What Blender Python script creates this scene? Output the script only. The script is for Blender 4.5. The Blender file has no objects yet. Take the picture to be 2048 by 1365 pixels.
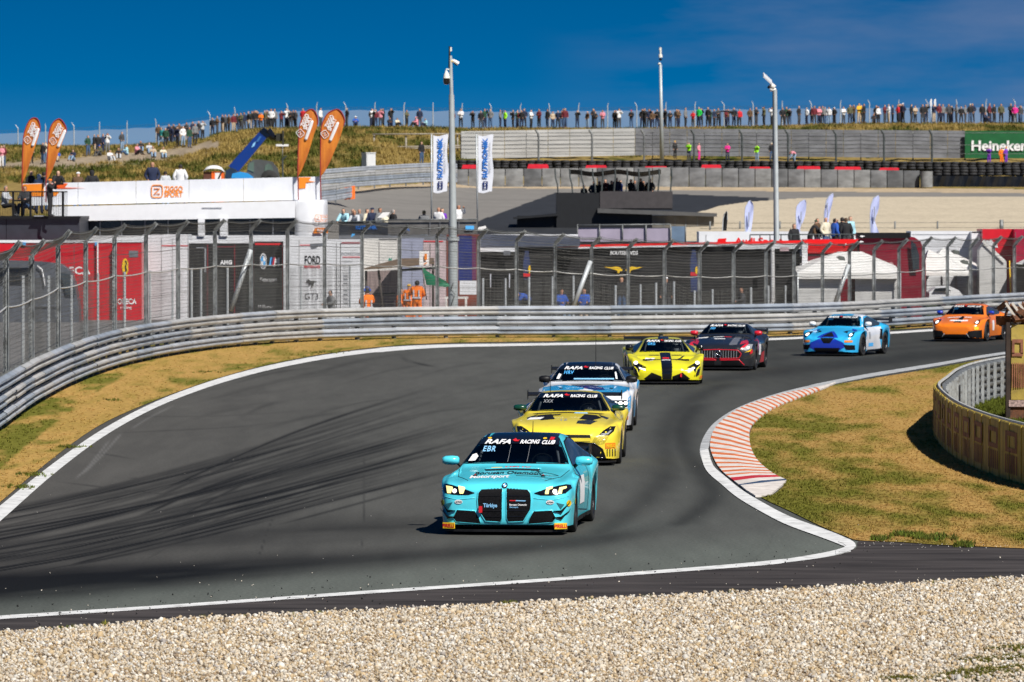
import bpy, bmesh, math, random
import numpy as np
from mathutils import Vector, Matrix
from mathutils.bvhtree import BVHTree
from mathutils.geometry import delaunay_2d_cdt, tessellate_polygon

R = math.radians
random.seed(7)
rng = np.random.default_rng(7)
sc = bpy.context.scene
COL = sc.collection

# ------------------------------------------------------------------ camera
F = 11378.0            # focal length in photo pixels (200 mm lens, 36 mm sensor, 2048 px)
CAMH = 4.74            # the photographer stands on a bank
PITCH = math.atan((682.5 - 405.0) / F)
cam_d = bpy.data.cameras.new('camera')
cam_d.sensor_width = 36.0
cam_d.lens = F * 36.0 / 2048.0
cam_d.clip_start = 1.0
cam_d.clip_end = 6000.0
cam_d.dof.use_dof = True
cam_d.dof.focus_distance = 84.0
cam_d.dof.aperture_fstop = 7.5
cam = bpy.data.objects.new('camera', cam_d)
cam.location = (0, 0, CAMH)
cam.rotation_euler = (math.pi / 2 - PITCH, 0, 0)
COL.objects.link(cam)
sc.camera = cam

# ------------------------------------------------------------------ sky and sun
SUN = Vector((0.52, -0.78, 1.0)).normalized()     # direction towards the sun
world = bpy.data.worlds.new('World')
sc.world = world
world.use_nodes = True
wn, wl = world.node_tree.nodes, world.node_tree.links
wn.clear()
w_out = wn.new('ShaderNodeOutputWorld')
w_bg = wn.new('ShaderNodeBackground')
w_bg.inputs['Strength'].default_value = 0.050
sky = wn.new('ShaderNodeTexSky')
sky.sky_type = 'NISHITA'
sky.sun_disc = False
sky.sun_elevation = math.asin(SUN.z)
sky.sun_rotation = math.atan2(SUN.x, SUN.y)
sky.altitude = 1500
sky.air_density = 1.0
sky.dust_density = 0.0
sky.ozone_density = 4.0
tc = wn.new('ShaderNodeTexCoord')
# the deep clear blue reaches almost down to the horizon: the gradient is spread over the whole dome
mp = wn.new('ShaderNodeVectorMath'); mp.operation = 'MULTIPLY_ADD'
mp.inputs[1].default_value = (1, 1, 4.2)
mp.inputs[2].default_value = (0, 0, 0.115)
nm = wn.new('ShaderNodeVectorMath'); nm.operation = 'NORMALIZE'
hs = wn.new('ShaderNodeHueSaturation')
hs.inputs['Saturation'].default_value = 1.5
hs.inputs['Value'].default_value = 1.0
wl.new(tc.outputs['Generated'], mp.inputs[0])
wl.new(mp.outputs[0], nm.inputs[0])
wl.new(nm.outputs[0], sky.inputs['Vector'])
wl.new(sky.outputs[0], hs.inputs['Color'])
# thin high cloud veils
cm = wn.new('ShaderNodeMapping'); cm.inputs['Scale'].default_value = (9, 9, 42); cm.inputs['Location'].default_value = (5.1, 0, 1.7)
cn = wn.new('ShaderNodeTexNoise'); cn.inputs['Scale'].default_value = 1.6; cn.inputs['Detail'].default_value = 6; cn.inputs['Roughness'].default_value = 0.55
cr_ = wn.new('ShaderNodeValToRGB')
cr_.color_ramp.elements[0].position = 0.44; cr_.color_ramp.elements[0].color = (0, 0, 0, 1)
cr_.color_ramp.elements[1].position = 0.80; cr_.color_ramp.elements[1].color = (0.6, 0.6, 0.6, 1)
# the veils drift in from one side of the sky
sx = wn.new('ShaderNodeSeparateXYZ'); gx_ = wn.new('ShaderNodeMapRange'); gx_.interpolation_type = 'SMOOTHSTEP'
gx_.inputs['From Min'].default_value = 0.0; gx_.inputs['From Max'].default_value = 0.045
gm = wn.new('ShaderNodeMath'); gm.operation = 'MULTIPLY'
cmix = wn.new('ShaderNodeMixRGB'); cmix.inputs['Color2'].default_value = (3.4, 4.0, 6.2, 1)
wl.new(tc.outputs['Generated'], cm.inputs[0]); wl.new(cm.outputs[0], cn.inputs['Vector'])
wl.new(cn.outputs[0], cr_.inputs[0]); wl.new(tc.outputs['Generated'], sx.inputs[0]); wl.new(sx.outputs['X'], gx_.inputs[0])
wl.new(cr_.outputs[0], gm.inputs[0]); wl.new(gx_.outputs[0], gm.inputs[1]); wl.new(gm.outputs[0], cmix.inputs['Fac'])
wl.new(hs.outputs[0], cmix.inputs['Color1'])
wl.new(cmix.outputs[0], w_bg.inputs['Color'])
wl.new(w_bg.outputs[0], w_out.inputs['Surface'])

sun_d = bpy.data.lights.new('sun', 'SUN')
sun_d.energy = 5.0
sun_d.angle = R(0.53)
sun_d.color = (1.0, 0.955, 0.89)
sun = bpy.data.objects.new('sun', sun_d)
sun.rotation_euler = (-SUN).to_track_quat('-Z', 'Y').to_euler()
sun.location = SUN * 50
COL.objects.link(sun)

sc.view_settings.view_transform = 'Standard'
sc.view_settings.look = 'None'
sc.view_settings.gamma = 1.0
sc.view_settings.use_curve_mapping = False
sc.view_settings.exposure = 0.32
sc.cycles.max_bounces = 8
sc.cycles.transparent_max_bounces = 16

# ------------------------------------------------------------------ pixel <-> place
CP, SP = math.cos(PITCH), math.sin(PITCH)

def P(px, py, Y):
    """the point seen at a photo pixel, Y metres out"""
    u, v = (px - 1024.0) / F, (682.5 - py) / F
    dy, dz = CP + v * SP, -SP + v * CP
    t = Y / dy
    return Vector((u * t, Y, CAMH + dz * t))

def G(px, py, z=0.0):
    """the point of the level z seen at a photo pixel"""
    u, v = (px - 1024.0) / F, (682.5 - py) / F
    dy, dz = CP + v * SP, -SP + v * CP
    t = (z - CAMH) / dz
    return Vector((u * t, dy * t, z))

# ------------------------------------------------------------------ materials
MATS = {}
def mat(name, col, rough=0.6, metal=0.0, var=0.12, scale=3.0, spec=0.5, coat=0.0, bump=0.0, dirt=0.0, stretch=None, emit=None, two=None):
    if name in MATS:
        return MATS[name]
    m = bpy.data.materials.new(name)
    m.use_nodes = True
    nt = m.node_tree; n, l = nt.nodes, nt.links
    b = n['Principled BSDF']
    b.inputs['Roughness'].default_value = rough
    b.inputs['Metallic'].default_value = metal
    b.inputs['Specular IOR Level'].default_value = spec
    b.inputs['Coat Weight'].default_value = coat
    b.inputs['Coat Roughness'].default_value = 0.04
    t = n.new('ShaderNodeTexCoord')
    mpn = n.new('ShaderNodeMapping')
    if stretch: mpn.inputs['Scale'].default_value = stretch
    nz = n.new('ShaderNodeTexNoise'); nz.inputs['Scale'].default_value = scale; nz.inputs['Detail'].default_value = 5
    rp = n.new('ShaderNodeValToRGB')
    c = list(col) + [1]
    lo = [max(0, x * (1 - var)) for x in col] + [1]
    hi = [min(1, x * (1 + var)) for x in col] + [1]
    if two: lo, hi = list(two) + [1], c
    rp.color_ramp.elements[0].position = 0.32; rp.color_ramp.elements[0].color = lo
    rp.color_ramp.elements[1].position = 0.68; rp.color_ramp.elements[1].color = hi
    l.new(t.outputs['Object'], mpn.inputs[0]); l.new(mpn.outputs[0], nz.inputs['Vector'])
    l.new(nz.outputs[0], rp.inputs[0])
    out = rp.outputs[0]
    if dirt > 0:
        n2 = n.new('ShaderNodeTexNoise'); n2.inputs['Scale'].default_value = scale * 3.1; n2.inputs['Detail'].default_value = 8
        l.new(mpn.outputs[0], n2.inputs['Vector'])
        r2 = n.new('ShaderNodeValToRGB')
        r2.color_ramp.elements[0].position = 0.5; r2.color_ramp.elements[0].color = (0, 0, 0, 1)
        r2.color_ramp.elements[1].position = 0.75; r2.color_ramp.elements[1].color = (dirt, dirt, dirt, 1)
        mx = n.new('ShaderNodeMixRGB'); mx.inputs['Color2'].default_value = (0.07, 0.055, 0.04, 1)
        l.new(n2.outputs[0], r2.inputs[0]); l.new(r2.outputs[0], mx.inputs['Fac']); l.new(out, mx.inputs['Color1'])
        out = mx.outputs[0]
    l.new(out, b.inputs['Base Color'])
    if bump > 0:
        n3 = n.new('ShaderNodeTexNoise'); n3.inputs['Scale'].default_value = scale * 8; n3.inputs['Detail'].default_value = 6
        l.new(mpn.outputs[0], n3.inputs['Vector'])
        bp = n.new('ShaderNodeBump'); bp.inputs['Strength'].default_value = bump; bp.inputs['Distance'].default_value = 0.03
        l.new(n3.outputs[0], bp.inputs['Height']); l.new(bp.outputs[0], b.inputs['Normal'])
    if emit:
        b.inputs['Emission Color'].default_value = list(emit[:3]) + [1]
        b.inputs['Emission Strength'].default_value = emit[3]
    MATS[name] = m
    return m

def attr_mat(name, rough=0.9, noise=0.15, scale=4.0, stretch=(1, 1, 1), bump=0.0, spec=0.3, trans=0.0):
    """colour comes from the vertex attribute 'Col', broken up by fine noise"""
    m = bpy.data.materials.new(name); m.use_nodes = True
    n, l = m.node_tree.nodes, m.node_tree.links
    b = n['Principled BSDF']; b.inputs['Roughness'].default_value = rough; b.inputs['Specular IOR Level'].default_value = spec
    a = n.new('ShaderNodeAttribute'); a.attribute_name = 'Col'
    t = n.new('ShaderNodeTexCoord'); mpn = n.new('ShaderNodeMapping'); mpn.inputs['Scale'].default_value = stretch
    nz = n.new('ShaderNodeTexNoise'); nz.inputs['Scale'].default_value = scale; nz.inputs['Detail'].default_value = 8; nz.inputs['Roughness'].default_value = 0.65
    mr = n.new('ShaderNodeMapRange')
    mr.inputs['From Min'].default_value = 0.3; mr.inputs['From Max'].default_value = 0.7
    mr.inputs['To Min'].default_value = 1 - noise; mr.inputs['To Max'].default_value = 1 + noise
    mx = n.new('ShaderNodeVectorMath'); mx.operation = 'SCALE'
    l.new(t.outputs['Object'], mpn.inputs[0]); l.new(mpn.outputs[0], nz.inputs['Vector']); l.new(nz.outputs[0], mr.inputs[0])
    l.new(a.outputs['Color'], mx.inputs[0]); l.new(mr.outputs[0], mx.inputs['Scale']); l.new(mx.outputs[0], b.inputs['Base Color'])
    if bump:
        bp = n.new('ShaderNodeBump'); bp.inputs['Strength'].default_value = bump; bp.inputs['Distance'].default_value = 0.02
        l.new(nz.outputs[0], bp.inputs['Height']); l.new(bp.outputs[0], b.inputs['Normal'])
    MATS[name] = m
    return m

# ------------------------------------------------------------------ mesh builder
ORG = {}
def tag(o, label=None, cat=None, group=None, kind=None):
    if label: o['label'] = label
    if cat: o['category'] = cat
    if group: o['group'] = group
    if kind: o['kind'] = kind
    return o

def empty(name, loc, label=None, cat=None, group=None, rz=0.0, local=False, parent=None):
    o = bpy.data.objects.new(name, None); COL.objects.link(o)
    o.empty_display_size = 0.2
    o.location = loc; o.rotation_euler = (0, 0, rz)
    ORG[o] = Vector((0, 0, 0)) if local else Vector(loc)
    if parent:
        o.parent = parent
        ORG[o] = ORG[parent]; o.location = (0, 0, 0)
    return tag(o, label, cat, group)

class MB:
    def __init__(s):
        s.v, s.f, s.m = [], [], []
    def add(s, vs, fs, mi=0):
        b = len(s.v)
        s.v += [tuple(v) for v in vs]
        s.f += [tuple(i + b for i in f) for f in fs]
        s.m += [mi] * len(fs)
        return s
    def box(s, c, size, rz=0.0, mi=0, M=None):
        x, y, z = size[0] / 2, size[1] / 2, size[2] / 2
        vs = [Vector((i * x, j * y, k * z)) for k in (-1, 1) for j in (-1, 1) for i in (-1, 1)]
        mt = Matrix.Translation(Vector(c)) @ (M if M else Matrix.Rotation(rz, 4, 'Z'))
        return s.add([mt @ v for v in vs], [(0, 2, 3, 1), (4, 5, 7, 6), (0, 1, 5, 4), (2, 6, 7, 3), (0, 4, 6, 2), (1, 3, 7, 5)], mi)
    def tube(s, pts, r, n=8, mi=0, cap=True):
        pts = [Vector(p) for p in pts]
        if not isinstance(r, (list, tuple)): r = [r] * len(pts)
        rings = []; up = None
        for i, p in enumerate(pts):
            d = (pts[min(i + 1, len(pts) - 1)] - pts[max(i - 1, 0)])
            d = d.normalized() if d.length > 1e-9 else Vector((0, 0, 1))
            if up is None:
                up = Vector((0, 0, 1)) if abs(d.z) < 0.9 else Vector((1, 0, 0))
            a = d.cross(up)
            if a.length < 1e-6: a = d.cross(Vector((0, 1, 0)))
            a.normalize(); b = a.cross(d).normalized(); up = b
            rings.append([p + (a * math.cos(2 * math.pi * k / n) + b * math.sin(2 * math.pi * k / n)) * r[i] for k in range(n)])
        vs = [v for q in rings for v in q]; fs = []
        for i in range(len(pts) - 1):
            for k in range(n):
                k2 = (k + 1) % n
                fs.append((i * n + k, i * n + k2, (i + 1) * n + k2, (i + 1) * n + k))
        if cap:
            fs.append(tuple(range(n))[::-1]); fs.append(tuple((len(pts) - 1) * n + k for k in range(n)))
        return s.add(vs, fs, mi)
    def loft(s, secs, mi=0, close=False, cap=False):
        n = len(secs[0]); vs = [v for q in secs for v in q]; fs = []
        for i in range(len(secs) - 1):
            for k in range(n if close else n - 1):
                k2 = (k + 1) % n
                fs.append((i * n + k, i * n + k2, (i + 1) * n + k2, (i + 1) * n + k))
        if cap:
            fs.append(tuple(range(n))[::-1]); fs.append(tuple((len(secs) - 1) * n + k for k in range(n)))
        return s.add(vs, fs, mi)
    def prism(s, pts, d, mi=0):
        """planar polygon extruded by vector d"""
        pts = [Vector(p) for p in pts]; d = Vector(d); n = len(pts)
        vs = pts + [p + d for p in pts]
        tri = tessellate_polygon([pts])
        fs = [tuple(t) for t in tri] + [tuple(i + n for i in t)[::-1] for t in tri]
        fs += [(i, (i + 1) % n, (i + 1) % n + n, i + n) for i in range(n)]
        return s.add(vs, fs, mi)
    def lathe(s, prof, c, axis='Z', n=24, mi=0):
        """prof: (radius, height) pairs"""
        c = Vector(c); secs = []
        for r, h in prof:
            q = []
            for k in range(n):
                a = 2 * math.pi * k / n
                x, y = r * math.cos(a), r * math.sin(a)
                q.append(c + (Vector((x, y, h)) if axis == 'Z' else Vector((h, x, y)) if axis == 'X' else Vector((x, h, y))))
            secs.append(q)
        return s.loft(secs, mi, close=True)
    def build(s, name, mats, parent=None, smooth=False, recalc=True, angle=None, link=True):
        o0 = ORG.get(parent, Vector((0, 0, 0))) if parent else Vector((0, 0, 0))
        me = bpy.data.meshes.new(name)
        me.from_pydata([(v[0] - o0.x, v[1] - o0.y, v[2] - o0.z) for v in s.v], [], s.f)
        if not isinstance(mats, (list, tuple)): mats = [mats]
        for m in mats: me.materials.append(m)
        if len(mats) > 1: me.polygons.foreach_set('material_index', s.m)
        if recalc:
            bm = bmesh.new(); bm.from_mesh(me); bmesh.ops.recalc_face_normals(bm, faces=bm.faces); bm.to_mesh(me); bm.free()
        if smooth:
            me.polygons.foreach_set('use_smooth', [True] * len(me.polygons))
            if angle: me.set_sharp_from_angle(angle=R(angle))
        me.update()
        o = bpy.data.objects.new(name, me)
        if link: COL.objects.link(o)
        if parent:
            o.parent = parent; ORG[o] = o0
        return o

def np_mesh(name, V, Fc, mats, cols=None, smooth=False, parent=None):
    """V (n,3), Fc (m,k) arrays -> object, with colour attribute"""
    V = np.ascontiguousarray(V, dtype=np.float32)
    if parent: V = V - np.array(ORG[parent], dtype=np.float32)
    Fc = np.ascontiguousarray(Fc, dtype=np.int32)
    me = bpy.data.meshes.new(name)
    me.vertices.add(len(V)); me.vertices.foreach_set('co', V.ravel())
    k = Fc.shape[1]
    me.loops.add(Fc.size); me.loops.foreach_set('vertex_index', Fc.ravel())
    me.polygons.add(len(Fc)); me.polygons.foreach_set('loop_start', np.arange(0, Fc.size, k, dtype=np.int32))
    me.update(calc_edges=True)
    if smooth: me.polygons.foreach_set('use_smooth', np.ones(len(Fc), dtype=bool))
    if cols is not None:
        a = me.color_attributes.new('Col', 'FLOAT_COLOR', 'POINT')
        c4 = np.ones((len(V), 4), dtype=np.float32); c4[:, :3] = cols
        a.data.foreach_set('color', c4.ravel())
    for m in (mats if isinstance(mats, (list, tuple)) else [mats]): me.materials.append(m)
    me.validate()
    o = bpy.data.objects.new(name, me); COL.objects.link(o)
    if parent: o.parent = parent; ORG[o] = ORG[parent]
    return o

def catmull(pts, n=8):
    """smooth a polyline of tuples"""
    pts = [np.array(p, dtype=float) for p in pts]
    if len(pts) < 3: return pts
    q = [2 * pts[0] - pts[1]] + pts + [2 * pts[-1] - pts[-2]]
    out = []
    for i in range(1, len(q) - 2):
        p0, p1, p2, p3 = q[i - 1:i + 3]
        for k in range(n):
            t = k / n
            out.append(0.5 * (2 * p1 + (p2 - p0) * t + (2 * p0 - 5 * p1 + 4 * p2 - p3) * t * t + (3 * p1 - p0 - 3 * p2 + p3) * t ** 3))
    out.append(pts[-1])
    return out

def resample(pts, step):
    pts = [Vector(p) for p in pts]; out = [pts[0].copy()]; acc = 0.0
    for a, b in zip(pts, pts[1:]):
        L = (b - a).length
        if L < 1e-9: continue
        d = step - acc
        while d <= L:
            out.append(a.lerp(b, d / L)); d += step
        acc = L - (d - step)
    return out

_txt = {}
def text2d(s, bold=0.0, shear=0.0, space=1.0):
    """letters as a flat mesh: list of (x, y), faces, width; cap height 1"""
    key = (s, bold, shear, space)
    if key in _txt: return _txt[key]
    cu = bpy.data.curves.new('t', 'FONT'); cu.body = s; cu.size = 1.0; cu.offset = bold; cu.shear = shear
    cu.space_character = space; cu.resolution_u = 3; cu.align_x = 'CENTER'
    ob = bpy.data.objects.new('t', cu); COL.objects.link(ob)
    dg = bpy.context.evaluated_depsgraph_get()
    me = bpy.data.meshes.new_from_object(ob.evaluated_get(dg))
    v = [(p.co.x, p.co.y) for p in me.vertices]; f = [tuple(p.vertices) for p in me.polygons]
    bpy.data.objects.remove(ob); bpy.data.curves.remove(cu); bpy.data.meshes.remove(me)
    ys = [p[1] for p in v] or [0, 1]; xs = [p[0] for p in v] or [0, 1]
    h = 0.73
    cx = (min(xs) + max(xs)) / 2
    v = [((x - cx) / h, y / h - 0.5) for x, y in v]
    _txt[key] = (v, f, (max(xs) - min(xs)) / h)
    return _txt[key]

def put_text(name, s, c, h, mt, parent, ux=(1, 0, 0), uy=(0, 0, 1), off=0.0, bold=0.0, shear=0.0, width=None, space=1.0):
    """flat lettering centred at c; ux, uy reading and upward directions; height h, optional total width"""
    v, f, w = text2d(s, bold, shear, space)
    ux, uy = Vector(ux).normalized(), Vector(uy).normalized()
    n = ux.cross(uy); sx = h if width is None else width / w
    mb = MB(); mb.add([Vector(c) + ux * (a * sx) + uy * (b * h) + n * off for a, b in v], f)
    return mb.build(name, mt, parent, recalc=False)

def pchip(xs, ys, x):
    xs, ys, x = np.array(xs, float), np.array(ys, float), np.asarray(x, float)
    h = np.diff(xs); d = np.diff(ys) / h; m = np.zeros(len(xs))
    for i in range(1, len(xs) - 1):
        if d[i - 1] * d[i] > 0:
            w1, w2 = 2 * h[i] + h[i - 1], h[i] + 2 * h[i - 1]
            m[i] = (w1 + w2) / (w1 / d[i - 1] + w2 / d[i])
    m[0], m[-1] = d[0], d[-1]
    i = np.clip(np.searchsorted(xs, x) - 1, 0, len(xs) - 2)
    t = np.clip((x - xs[i]) / h[i], 0, 1)
    return ((1 + 2 * t) * (1 - t) ** 2 * ys[i] + t * (1 - t) ** 2 * h[i] * m[i] + t * t * (3 - 2 * t) * ys[i + 1] + t * t * (t - 1) * h[i] * m[i + 1])

def inside(poly, X, Y):
    """vectorised point in polygon"""
    c = np.zeros(X.shape, bool); n = len(poly); j = n - 1
    for i in range(n):
        xi, yi = poly[i][0], poly[i][1]; xj, yj = poly[j][0], poly[j][1]
        k = ((yi > Y) != (yj > Y)) & (X < (xj - xi) * (Y - yi) / (yj - yi + 1e-12) + xi)
        c ^= k; j = i
    return c
# ================================================================== GROUND
def vnoise(x, y, seed=0, oct=4):
    r = np.random.default_rng(seed); T = r.random((64, 64)); out = 0; amp = 1; tot = 0
    x, y = np.asarray(x, float), np.asarray(y, float)
    for o in range(oct):
        xi, yi = np.floor(x).astype(int), np.floor(y).astype(int)
        fx, fy = x - xi, y - yi; fx = fx * fx * (3 - 2 * fx); fy = fy * fy * (3 - 2 * fy)
        a, b = T[xi % 64, yi % 64], T[(xi + 1) % 64, yi % 64]
        c, d = T[xi % 64, (yi + 1) % 64], T[(xi + 1) % 64, (yi + 1) % 64]
        out = out + amp * ((a * (1 - fx) + b * fx) * (1 - fy) + (c * (1 - fx) + d * fx) * fy)
        tot += amp; amp *= 0.5; x = x * 2.03 + 17.1; y = y * 2.03 + 5.3
    return out / tot

def Garr(px, py, z=0.0):
    u, v = (px - 1024.0) / F, (682.5 - py) / F
    dy, dz = CP + v * SP, -SP + v * CP
    t = (z - CAMH) / dz
    return np.stack([u * t, dy * t, np.full_like(t, z)], -1)

# boundaries, as photo pixels on the level ground
LINE_OUT = [(-160, 1160), (-60, 1075), (0, 1027), (100, 943), (200, 870), (300, 815), (400, 775), (500, 745), (600, 723), (700, 707), (800, 697), (900, 692), (1024, 690), (1250, 686), (1536, 679), (1780, 666), (1860, 661), (2048, 651), (2300, 638)]
OUT_W = [46, 36, 30, 22, 17, 14, 13, 12, 11, 10, 8, 6, 5, 4.5, 4, 4, 4, 4, 4]
LINE_IN = [(2300, 672), (2014, 706), (1869, 730), (1739, 751), (1657, 767), (1576, 786), (1510, 808), (1461, 832), (1425, 862), (1408, 900), (1419, 935), (1448, 962), (1480, 988), (1527, 1016), (1576, 1041), (1641, 1065), (1673, 1077), (1700, 1089), (1700, 1097), (1673, 1105), (1625, 1114), (1524, 1127), (1324, 1143), (1024, 1165), (700, 1187), (350, 1212), (0, 1235), (-300, 1256)]
IN_W = [4, 5, 6, 7, 8, 11, 15, 19, 21, 21, 21, 21, 22, 22, 22, 22, 22, 20, 17, 13, 11, 8, 6.5, 6, 6, 6, 7, 7]
GRAVEL_TOP = [(-300, 1290), (0, 1271), (200, 1258), (400, 1241), (700, 1228), (1024, 1213), (1224, 1202), (1424, 1192), (1724, 1177), (2048, 1160), (2350, 1146)]
SERVICE_TOP = [(x, y + 3) for x, y in [(-300, 1256), (0, 1235), (350, 1212), (700, 1187), (1024, 1165), (1324, 1143), (1524, 1127), (1625, 1115), (1680, 1105), (1712, 1094)]] + [(1730, 1078), (1869, 1083), (2048, 1088), (2350, 1100)]
INFIELD = [(2350, 684), (2014, 713), (1869, 737), (1739, 758), (1670, 770), (1651, 778), (1589, 801), (1543, 821), (1510, 847), (1499, 873), (1502, 899), (1517, 925), (1543, 948), (1573, 964), (1543, 992), (1523, 995), (1582, 1023), (1641, 1052), (1690, 1072), (1719, 1081), (1800, 1084), (1869, 1089), (1960, 1093), (2048, 1097), (2350, 1110)]
BARRIER = [(-160, 1000), (-60, 903), (0, 858), (60, 815), (150, 767), (250, 732), (375, 707), (512, 691), (640, 683), (768, 679), (1024, 676), (1280, 675), (1536, 671), (1700, 664), (1850, 654), (2048, 640), (2300, 624)]

# ---- far ground sheet up to the foot of the dunes, and to the horizon
base_m = mat('dry_soil', (0.17, 0.13, 0.065), 0.95, var=0.3, scale=0.6, bump=0.3)
mb = MB(); mb.add([(-1500, -200, -0.06), (1500, -200, -0.06), (1500, 3000, -0.06), (-1500, 3000, -0.06)], [(0, 1, 2, 3)])
tag(mb.build('ground', base_m), 'level dry ground under and around the track', kind='structure')

# ---- racing asphalt: fine sheet, rubber lines and skid marks as wear in its colour
pxs = np.concatenate([np.arange(-200, 2260, 4.0)])
pys = np.concatenate([np.arange(628, 760, 1.5), np.arange(760, 1310, 1.7)])
PX, PY = np.meshgrid(pxs, pys)
AV = Garr(PX.ravel(), PY.ravel(), 0.0)
X, Y = AV[:, 0], AV[:, 1]
fx, fy = PX.ravel(), PY.ravel()
base = np.array([0.072, 0.074, 0.067])[None, :] * np.ones((len(fx), 1))
left = np.clip(1 - fx / 1300, 0, 1)[:, None]
base = base * (1 - left) + np.array([0.075, 0.071, 0.064])[None, :] * left
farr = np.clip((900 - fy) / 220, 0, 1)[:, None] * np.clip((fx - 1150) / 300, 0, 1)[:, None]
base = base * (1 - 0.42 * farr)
# paler greenish strip next to the nearer white line
near = np.clip((fy - (1235 - 0.0685 * fx) + 75) / 45, 0, 1)[:, None]
base = base * (1 - near) + np.array([0.104, 0.114, 0.100])[None, :] * near
dk = np.zeros(len(fx))
def band(curve, w, a, tex=0.35, seed=1):
    """dark rubber band along py=f(px); w half width px (number or list along the curve)"""
    global dk
    c = np.array(catmull(curve, 10)); o = np.argsort(c[:, 0]); c = c[o]
    f = np.interp(fx, c[:, 0], c[:, 1]); xs = [p[0] for p in curve]
    ww = np.interp(fx, xs, w) if isinstance(w, (list, tuple)) else w
    aa = np.interp(fx, xs, a) if isinstance(a, (list, tuple)) else a
    d = (fy - f) / ww
    fl = min(220.0, (xs[-1] - xs[0]) * .42)
    ends = np.clip((fx - xs[0]) / min(fl, 80) + (1 if xs[0] < -150 else 0), 0, 1) * np.clip((xs[-1] - fx) / fl + (1 if xs[-1] > 2200 else 0), 0, 1) ** 1.3
    t = 1 - tex + tex * vnoise(fx * 0.006 + seed, (fy - f) * 0.12, seed, 3) * 1.6
    dk = np.maximum(dk, aa * np.exp(-d * d) * ends * t)
def vband(curve, w, a):
    """same for a mark running up the picture: px = f(py)"""
    global dk
    c = np.array(catmull(curve, 10)); o = np.argsort(c[:, 1]); c = c[o]
    f = np.interp(fy, c[:, 1], c[:, 0])
    ends = np.clip((fy - c[0, 1]) / 12, 0, 1) * np.clip((c[-1, 1] - fy) / 12, 0, 1)
    dk = np.maximum(dk, a * np.exp(-((fx - f) / w) ** 2) * ends)
# the main racing line
band([(-250, 1205), (0, 1172), (300, 1152), (600, 1130), (850, 1112), (1024, 1098), (1200, 1078), (1350, 1052), (1440, 1010)], [42, 40, 32, 22, 17, 15, 14, 16, 20], [0.93, 0.93, 0.88, 0.70, 0.5, 0.5, 0.45, 0.4, 0.2], 0.2, 3)
band([(-250, 1145), (0, 1110), (300, 1085), (600, 1062), (900, 1050), (1150, 1040), (1350, 1020)], [38, 34, 26, 24, 22, 20, 20], [0.7, 0.62, 0.5, 0.4, 0.36, 0.3, 0.1], 0.5, 5)
vband([(1340, 1060), (1400, 1020), (1425, 985), (1400, 940), (1370, 900), (1365, 850), (1400, 800)], 30, 0.45)
vband([(1180, 1080), (1280, 1010), (1330, 950), (1330, 890), (1345, 840), (1400, 790), (1480, 760)], 34, 0.36)
band([(1300, 790), (1400, 765), (1560, 742), (1750, 722), (1900, 707), (2250, 676)], 11, [0.1, 0.3, 0.35, 0.35, 0.35, 0.3], 0.3, 8)
band([(1500, 722), (1700, 705), (1900, 690), (2250, 662)], 4, 0.22, 0.2, 9)
band([(1200, 745), (1400, 716), (1600, 700), (1900, 681), (2250, 655)], 3.5, 0.16, 0.2, 10)
# fans of single tyre lines
rr = random.Random(5)
for k in range(60):
    y0 = 1060 + k * 2.3 + rr.uniform(-4, 4); xe = rr.uniform(620, 1000)
    ye = 1085 - (xe - 300) * rr.uniform(0.18, 0.30) - (60 - k) * 2.6
    x0 = rr.choice([-250, -250, rr.uniform(0, 300)]); sl = (ye - y0) / (xe + 250)
    pts = [(x0, y0 + sl * (x0 + 250) * 0.45)]
    pts += [((x0 + xe) / 2, y0 + (ye - y0) * ((x0 + xe) / 2 + 250) / (xe + 250) + rr.uniform(12, 26)), (xe, ye)]
    band(pts, rr.uniform(1.6, 3.8), rr.uniform(0.30, 0.88), 0.35, 20 + k)
for k in range(34):
    x0 = rr.uniform(250, 1050); y0 = rr.uniform(750, 1000); L = rr.uniform(140, 480)
    band([(x0, y0), (x0 + L * 0.5, y0 - L * 0.12 - 4), (x0 + L, y0 - L * 0.19)], rr.uniform(1.6, 4), rr.uniform(0.10, 0.34), 0.5, 80 + k)
for c, w, a in [([(240, 1150), (480, 1018), (640, 985), (780, 905)], 2.6, 0.5), ([(60, 1168), (300, 1092), (560, 1015), (740, 905), (830, 880)], 2.4, 0.42),
                ([(520, 1060), (700, 1012), (880, 962)], 2.4, 0.55), ([(640, 1075), (800, 1040), (900, 1012)], 2.6, 0.4),
                ([(640, 930), (760, 898), (850, 850)], 3, 0.35), ([(700, 960), (800, 925), (880, 880)], 3.5, 0.3),
                ([(470, 841), (530, 812), (590, 800)], 4, 0.35), ([(600, 845), (650, 822), (720, 806)], 3, 0.22), ([(100, 962), (280, 984), (420, 1000), (490, 1035)], 1.6, 0.4),
                ([(170, 903), (230, 912), (280, 921)], 1.8, 0.35), ([(255, 959), (270, 958), (290, 960)], 3, 0.5), ([(808, 712), (830, 726), (884, 736)], 2.4, 0.5),
                ([(200, 868), (500, 852), (640, 828)], 1.4, 0.25), ([(200, 833), (450, 832), (700, 815)], 1.4, 0.2),
                ([(900, 760), (1100, 728), (1240, 712)], 3, 0.12), ([(860, 800), (1000, 770), (1240, 735)], 3.5, 0.12)]:
    band(c, w, a, 0.35, int(c[0][0]))
vband([(727, 905), (729, 1000), (724, 1100)], 1.6, 0.4)
vband([(560, 1005), (536, 1060), (516, 1120)], 2.0, 0.45)
vband([(812, 708), (806, 716), (826, 730)], 6, 0.35)
vband([(1550, 1060), (1530, 1100), (1480, 1135)], 2, 0.12)
n1 = vnoise(X * 0.9, Y * 0.12, 11, 5); n2 = vnoise(X * 5, Y * 0.5, 12, 3)
dk = np.clip(dk * 1.18, 0, .93)
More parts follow.
